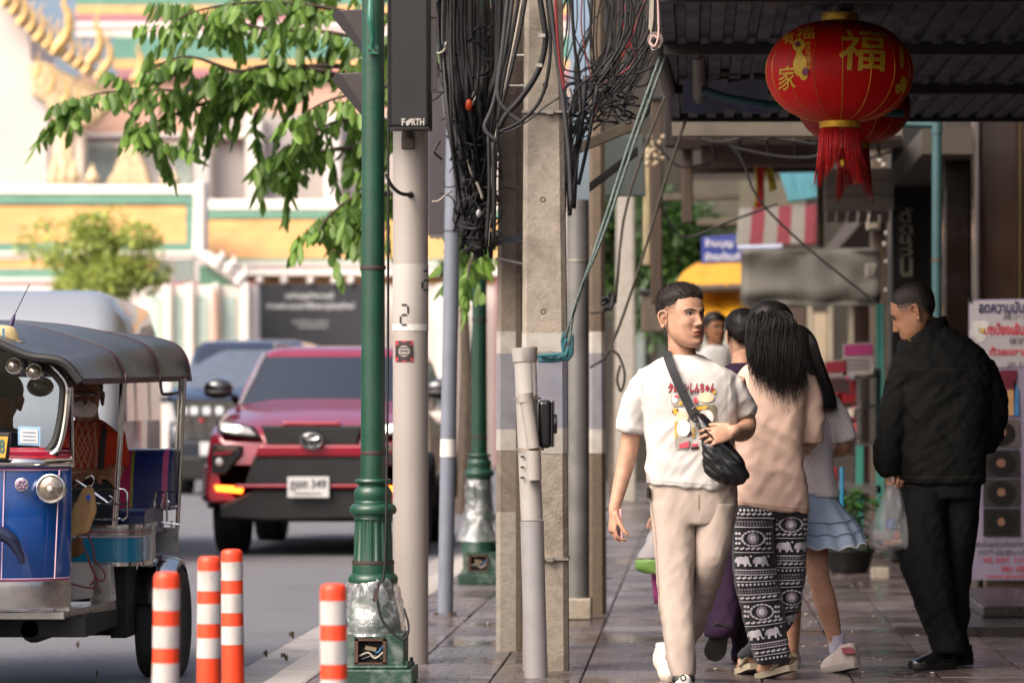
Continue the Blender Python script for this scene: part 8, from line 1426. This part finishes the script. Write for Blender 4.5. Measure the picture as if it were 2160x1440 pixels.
for (q, lab_, c0, c1) in (((1778, 722, 1842, 792), 'pink and white price card above the glass cabinet', '#b03a78', '#b5aba6'), ((1738, 758, 1786, 800), 'red and white price card left of the pink one', '#8d1f33', '#a89e98')):
    t = thing('price_card', lab_, 'sign', P(q[0], q[3], 27.6)); MB().prism(px_poly([(q[0], q[3]), (q[2], q[3] - 4), (q[2], q[1]), (q[0], q[1] + 3)], 27.6), (0, .01, 0)).build('card', M('card ' + c1, c1, .6), t); MB().prism(px_poly([(q[0] + 3, q[1] + 28), (q[2] - 2, q[1] + 26), (q[2] - 2, q[1] + 3), (q[0] + 3, q[1] + 5)], 27.59), (0, .004, 0)).build('heading', M('card ' + c0, c0, .6), t)
    for k in range(3): MB().prism(px_poly([(q[0] + 8, q[1] + 36 + k * 9), (q[2] - 8, q[1] + 35 + k * 9), (q[2] - 8, q[1] + 38 + k * 9), (q[0] + 8, q[1] + 39 + k * 9)], 27.59), (0, .003, 0)).build('text_line', M('card ink', '#7d6a70', .7), t) if q[1] + 46 + k * 9 < q[3] + 8 else None
for (x, y0, y1, r, c_, lab_) in ((1776, 985, 1090, .014, '#2f86b0', 'thin bright blue pole standing by the potted plant'), (1760, 985, 1060, .02, '#a02230', 'red tube standing beside the blue pole')): tag(MB().tube([P(x, y1, 25.5), P(x, y0, 25.5)], r, 10).build('coloured_pole', M('cp' + c_, c_, .4), smooth=True), lab_, 'pole')
pot = thing('potted_plant', 'leafy plant in a broad black pot on the pavement edge', 'plant', P(1790, 1208, 25.6)); MB().lathe([(.13, 0), (.16, .05), (.185, .15), (.2, .165), (.2, .18), (.185, .185), (.175, .16), (.14, .14)], P(1790, 1208, 25.6), 28).build('pot', M('black pot', '#161617', .5, var=.15), pot, smooth=True)
def leaf(mb, p, d, L_, w_, droop, rr, mi=0):
    d = d.normalized(); s = d.cross(Vector((0, 0, 1))); s = s.normalized() if s.length > .01 else Vector((1, 0, 0)); s = (s + Vector((rr.gauss(0, .35), rr.gauss(0, .35), rr.gauss(0, .35)))).normalized(); v = []
    for t, q in ((0, .12), (.28, .85), (.6, 1.), (.85, .6), (1., .04)):
        c = p + d * L_ * t + Vector((0, 0, -droop * L_ * t * t)); up = d.cross(s) * (w_ * .22); v += [c - s * w_ * q * .5 + up * q, c, c + s * w_ * q * .5 + up * q]
    mb.add(v, [(i * 3 + j, i * 3 + j + 1, i * 3 + j + 4, i * 3 + j + 3) for i in range(4) for j in range(2)], mi)
lf1 = M('plant leaf', '#33561f', .5, var=.35, vs=6, spec=.4); rr = random.Random(4); mb = MB()
for k in range(150):
    c = P(rr.gauss(1806, 20), rr.uniform(1030, 1165), 25.6 + rr.uniform(-.15, .15)); leaf(mb, c, Vector((rr.gauss(0, 1), rr.gauss(0, 1), rr.uniform(.0, .9))), rr.uniform(.07, .14), rr.uniform(.03, .06), .5, rr)
mb.build('foliage', lf1, pot, smooth='all')
for k in range(6): MB().curve([P(1790 + k * 4 - 10, 1160, 25.6), P(1800 + k * 6 - 14, 1100, 25.6), P(1800 + rr.gauss(0, 16), 1040, 25.6)], .006, 5).build('stem', M('plant stem', '#4a5a2c', .7), pot)
tag(MB().box(P(1856, 1208, 25), (.13, .14, .08)).build('concrete_block', MATS['weathered concrete'], bevel=.01), 'grey concrete block beside the black plant pot', 'block')
# ------------------------------------------------------------------ trees
def leaf_mat(key, col, tr=.35):
    m = bpy.data.materials.new(key); m.use_nodes = True; N = m.node_tree.nodes; L = m.node_tree.links; b = N['Principled BSDF']; g_ = N.new('ShaderNodeNewGeometry'); r = N.new('ShaderNodeValToRGB'); c = lin(col)
    e = r.color_ramp.elements; e[0].color = tuple(x * .55 for x in c[:3]) + (1,); e[1].color = (min(1, c[0] * 1.7), min(1, c[1] * 1.45), c[2] * 1.1, 1); L.new(g_.outputs['Random Per Island'], r.inputs[0]); L.new(r.outputs[0], b.inputs['Base Color']); b.inputs['Roughness'].default_value = .45
    t = N.new('ShaderNodeBsdfTranslucent'); L.new(r.outputs[0], t.inputs[0]); mx = N.new('ShaderNodeMixShader'); mx.inputs[0].default_value = tr; L.new(b.outputs[0], mx.inputs[1]); L.new(t.outputs[0], mx.inputs[2]); L.new(mx.outputs[0], N['Material Output'].inputs[0]); return m
bark = M('tree bark', '#4a3f36', .9, var=.3, vs=9, bump=.6, bs=18, stretch=(3, 3, 1)); lf_near = leaf_mat('street tree leaf', '#638a40', .45); rr = random.Random(21)
tr = thing('street_tree', 'street tree whose leafy branches hang over the road', 'tree', (P(1076, 0, 22.5).x, 22.5, 0)); tx = tr.location.x
MB().curve([(tx, 22.5, -.05), (tx + .01, 22.52, 1.2), (tx - .01, 22.48, 2.4), (tx, 22.5, 3.6), (tx - .02, 22.5, 5.2)], [.085, .075, .068, .06, .04], 12, sub=5).build('trunk', bark, tr, smooth=True)
crown = MB(); nb = 0
branches = [([(1076, 80), (900, 40), (760, 30), (640, 10), (520, 6), (400, 28), (360, 60)], 1.), ([(1076, 140), (920, 120), (800, 90), (700, 70), (560, 60), (470, 40), (380, 30)], .8), ([(1076, 260), (900, 200), (780, 150), (650, 140), (520, 170), (400, 190), (280, 190), (180, 205), (120, 245)], 1.2), ([(900, 200), (780, 190), (680, 150), (560, 140), (500, 150), (400, 120), (330, 140), (300, 175)], 1.), ([(700, 165), (560, 190), (440, 215), (340, 260), (325, 315)], .8), ([(1076, 320), (900, 280), (790, 250), (700, 260), (630, 300), (590, 320)], 1.), ([(900, 290), (760, 310), (680, 320), (620, 350), (600, 375)], 1.), ([(1076, 420), (880, 420), (800, 405), (740, 420), (690, 460), (672, 490)], .8), ([(800, 420), (760, 470), (720, 490)], .7), ([(620, 170), (540, 240), (545, 285)], .4), ([(1076, 480), (960, 540), (930, 560)], .5), ([(1076, 470), (1000, 540), (985, 590)], .5), ([(1076, 200), (900, 130), (820, 180), (700, 210), (640, 240)], .8), ([(1076, -60), (900, -40), (700, -30), (560, -20), (480, 5)], 1.)]
for bi, (q, dens) in enumerate(branches):
    Y0 = 22.5; Ye = 20.8 + rr.random() * 2.4; pts = []
    for i, (x, y) in enumerate(q): t = i / (len(q) - 1); pts.append(P(x, y, Y0 + (Ye - Y0) * t))
    MB().curve(pts, [.03, .018, .01, .004], 6, sub=4).build('branch', bark, tr, smooth=True); cv = [Vector(p) for p in catmull([tuple(p) for p in pts], 10)]
    for i in range(3, len(cv)):
        if rr.random() < .12: continue
        tdir = (cv[i] - cv[i - 1]).normalized(); fr = i / len(cv)
        if rr.random() < .5 * dens:      # side twig hung with paired leaves
            d = (tdir * .5 + Vector((rr.gauss(0, .5), rr.gauss(0, .6), rr.gauss(-.05, .45)))).normalized(); L_ = rr.uniform(.12, .34); p0 = cv[i]
            nleaf = int(L_ / .028); 
            for k in range(nleaf):
                t = (k + 1) / nleaf; p = p0 + d * L_ * t + Vector((0, 0, -.25 * L_ * t * t)); s_ = 1 if k % 2 else -1; ld = (d * .35 + d.cross(Vector((0, 0, 1))) * s_ * .55 + Vector((0, 0, -rr.uniform(.35, 1.5)))).normalized(); leaf(crown, p, ld, rr.uniform(.085, .15), rr.uniform(.044, .068), .15, rr)
        for k in range(1):
            leaf(crown, cv[i], (tdir * .4 + Vector((rr.gauss(0, .6), rr.gauss(0, .6), -rr.uniform(.3, 1.3)))), rr.uniform(.08, .14), rr.uniform(.044, .066), .2, rr)
crown.build('crown', lf_near, tr, smooth='all')
def bush(name, label, cx, cy, Y, rx, rz, n, ls, mat, base_py, seed, lobes=9, trunk=True):
    rr = random.Random(seed); t = thing(name, label, 'tree', P(cx, base_py, Y)); mb = MB(); cs = []
    for k in range(lobes): a = rr.uniform(0, 6.3); q = rr.uniform(.1, .75); cs.append((Vector((rx * q * math.cos(a), rx * q * .8 * math.sin(a) * .8, rz * rr.uniform(-.7, .75) * (1 - .4 * q))), rr.uniform(.2, .42)))
    c = P(cx, cy, Y)
    for _ in range(n):
        o, s = rr.choice(cs); d = Vector((rr.gauss(0, 1), rr.gauss(0, 1), rr.gauss(0, 1))).normalized(); p = c + o + Vector((d.x * rx, d.y * rx, d.z * rz)) * s * rr.uniform(.55, 1.08); leaf(mb, p, (d + Vector((rr.gauss(0, .5), rr.gauss(0, .5), rr.gauss(.1, .5)))), ls * rr.uniform(.7, 1.3), ls * .55, .3, rr)
    mb.build('crown', mat, t, smooth='all')
    if trunk:
        b = P(cx, base_py, Y); MB().curve([b, b + Vector((.05, 0, (c.z - b.z) * .5)), c], [.12, .09, .04], 8).build('trunk', bark, t, smooth=True)
        for o, s in cs[:6]: MB().curve([c - Vector((0, 0, rz * .6)), c + o * .5, c + o], [.05, .03, .012], 6).build('limb', bark, t, smooth=True)
    return t
bush('ornamental_tree', 'pale green rounded tree in sunlight before the temple gallery', 205, 550, 56, 1.5, .85, 6000, .11, leaf_mat('sunlit pale leaf', '#a3b86c', .4), 1020, 5, 18)
lf_d = leaf_mat('far leaf', '#36582a', .25)
bush('street_tree', 'green tree far along the pavement behind the poles', 1410, 560, 52, 1.1, 1.5, 3600, .15, lf_d, 1034, 6, 16)
bush('street_tree', 'small green tree far off beside the pale concrete pole', 1300, 500, 49, .55, .9, 1200, .13, lf_d, 1044, 7, 6)
bush('street_tree', 'leafy tree showing between green lamp post and concrete pole', 975, 560, 40, .35, .25, 350, .14, lf_near, 1085, 8, 4)
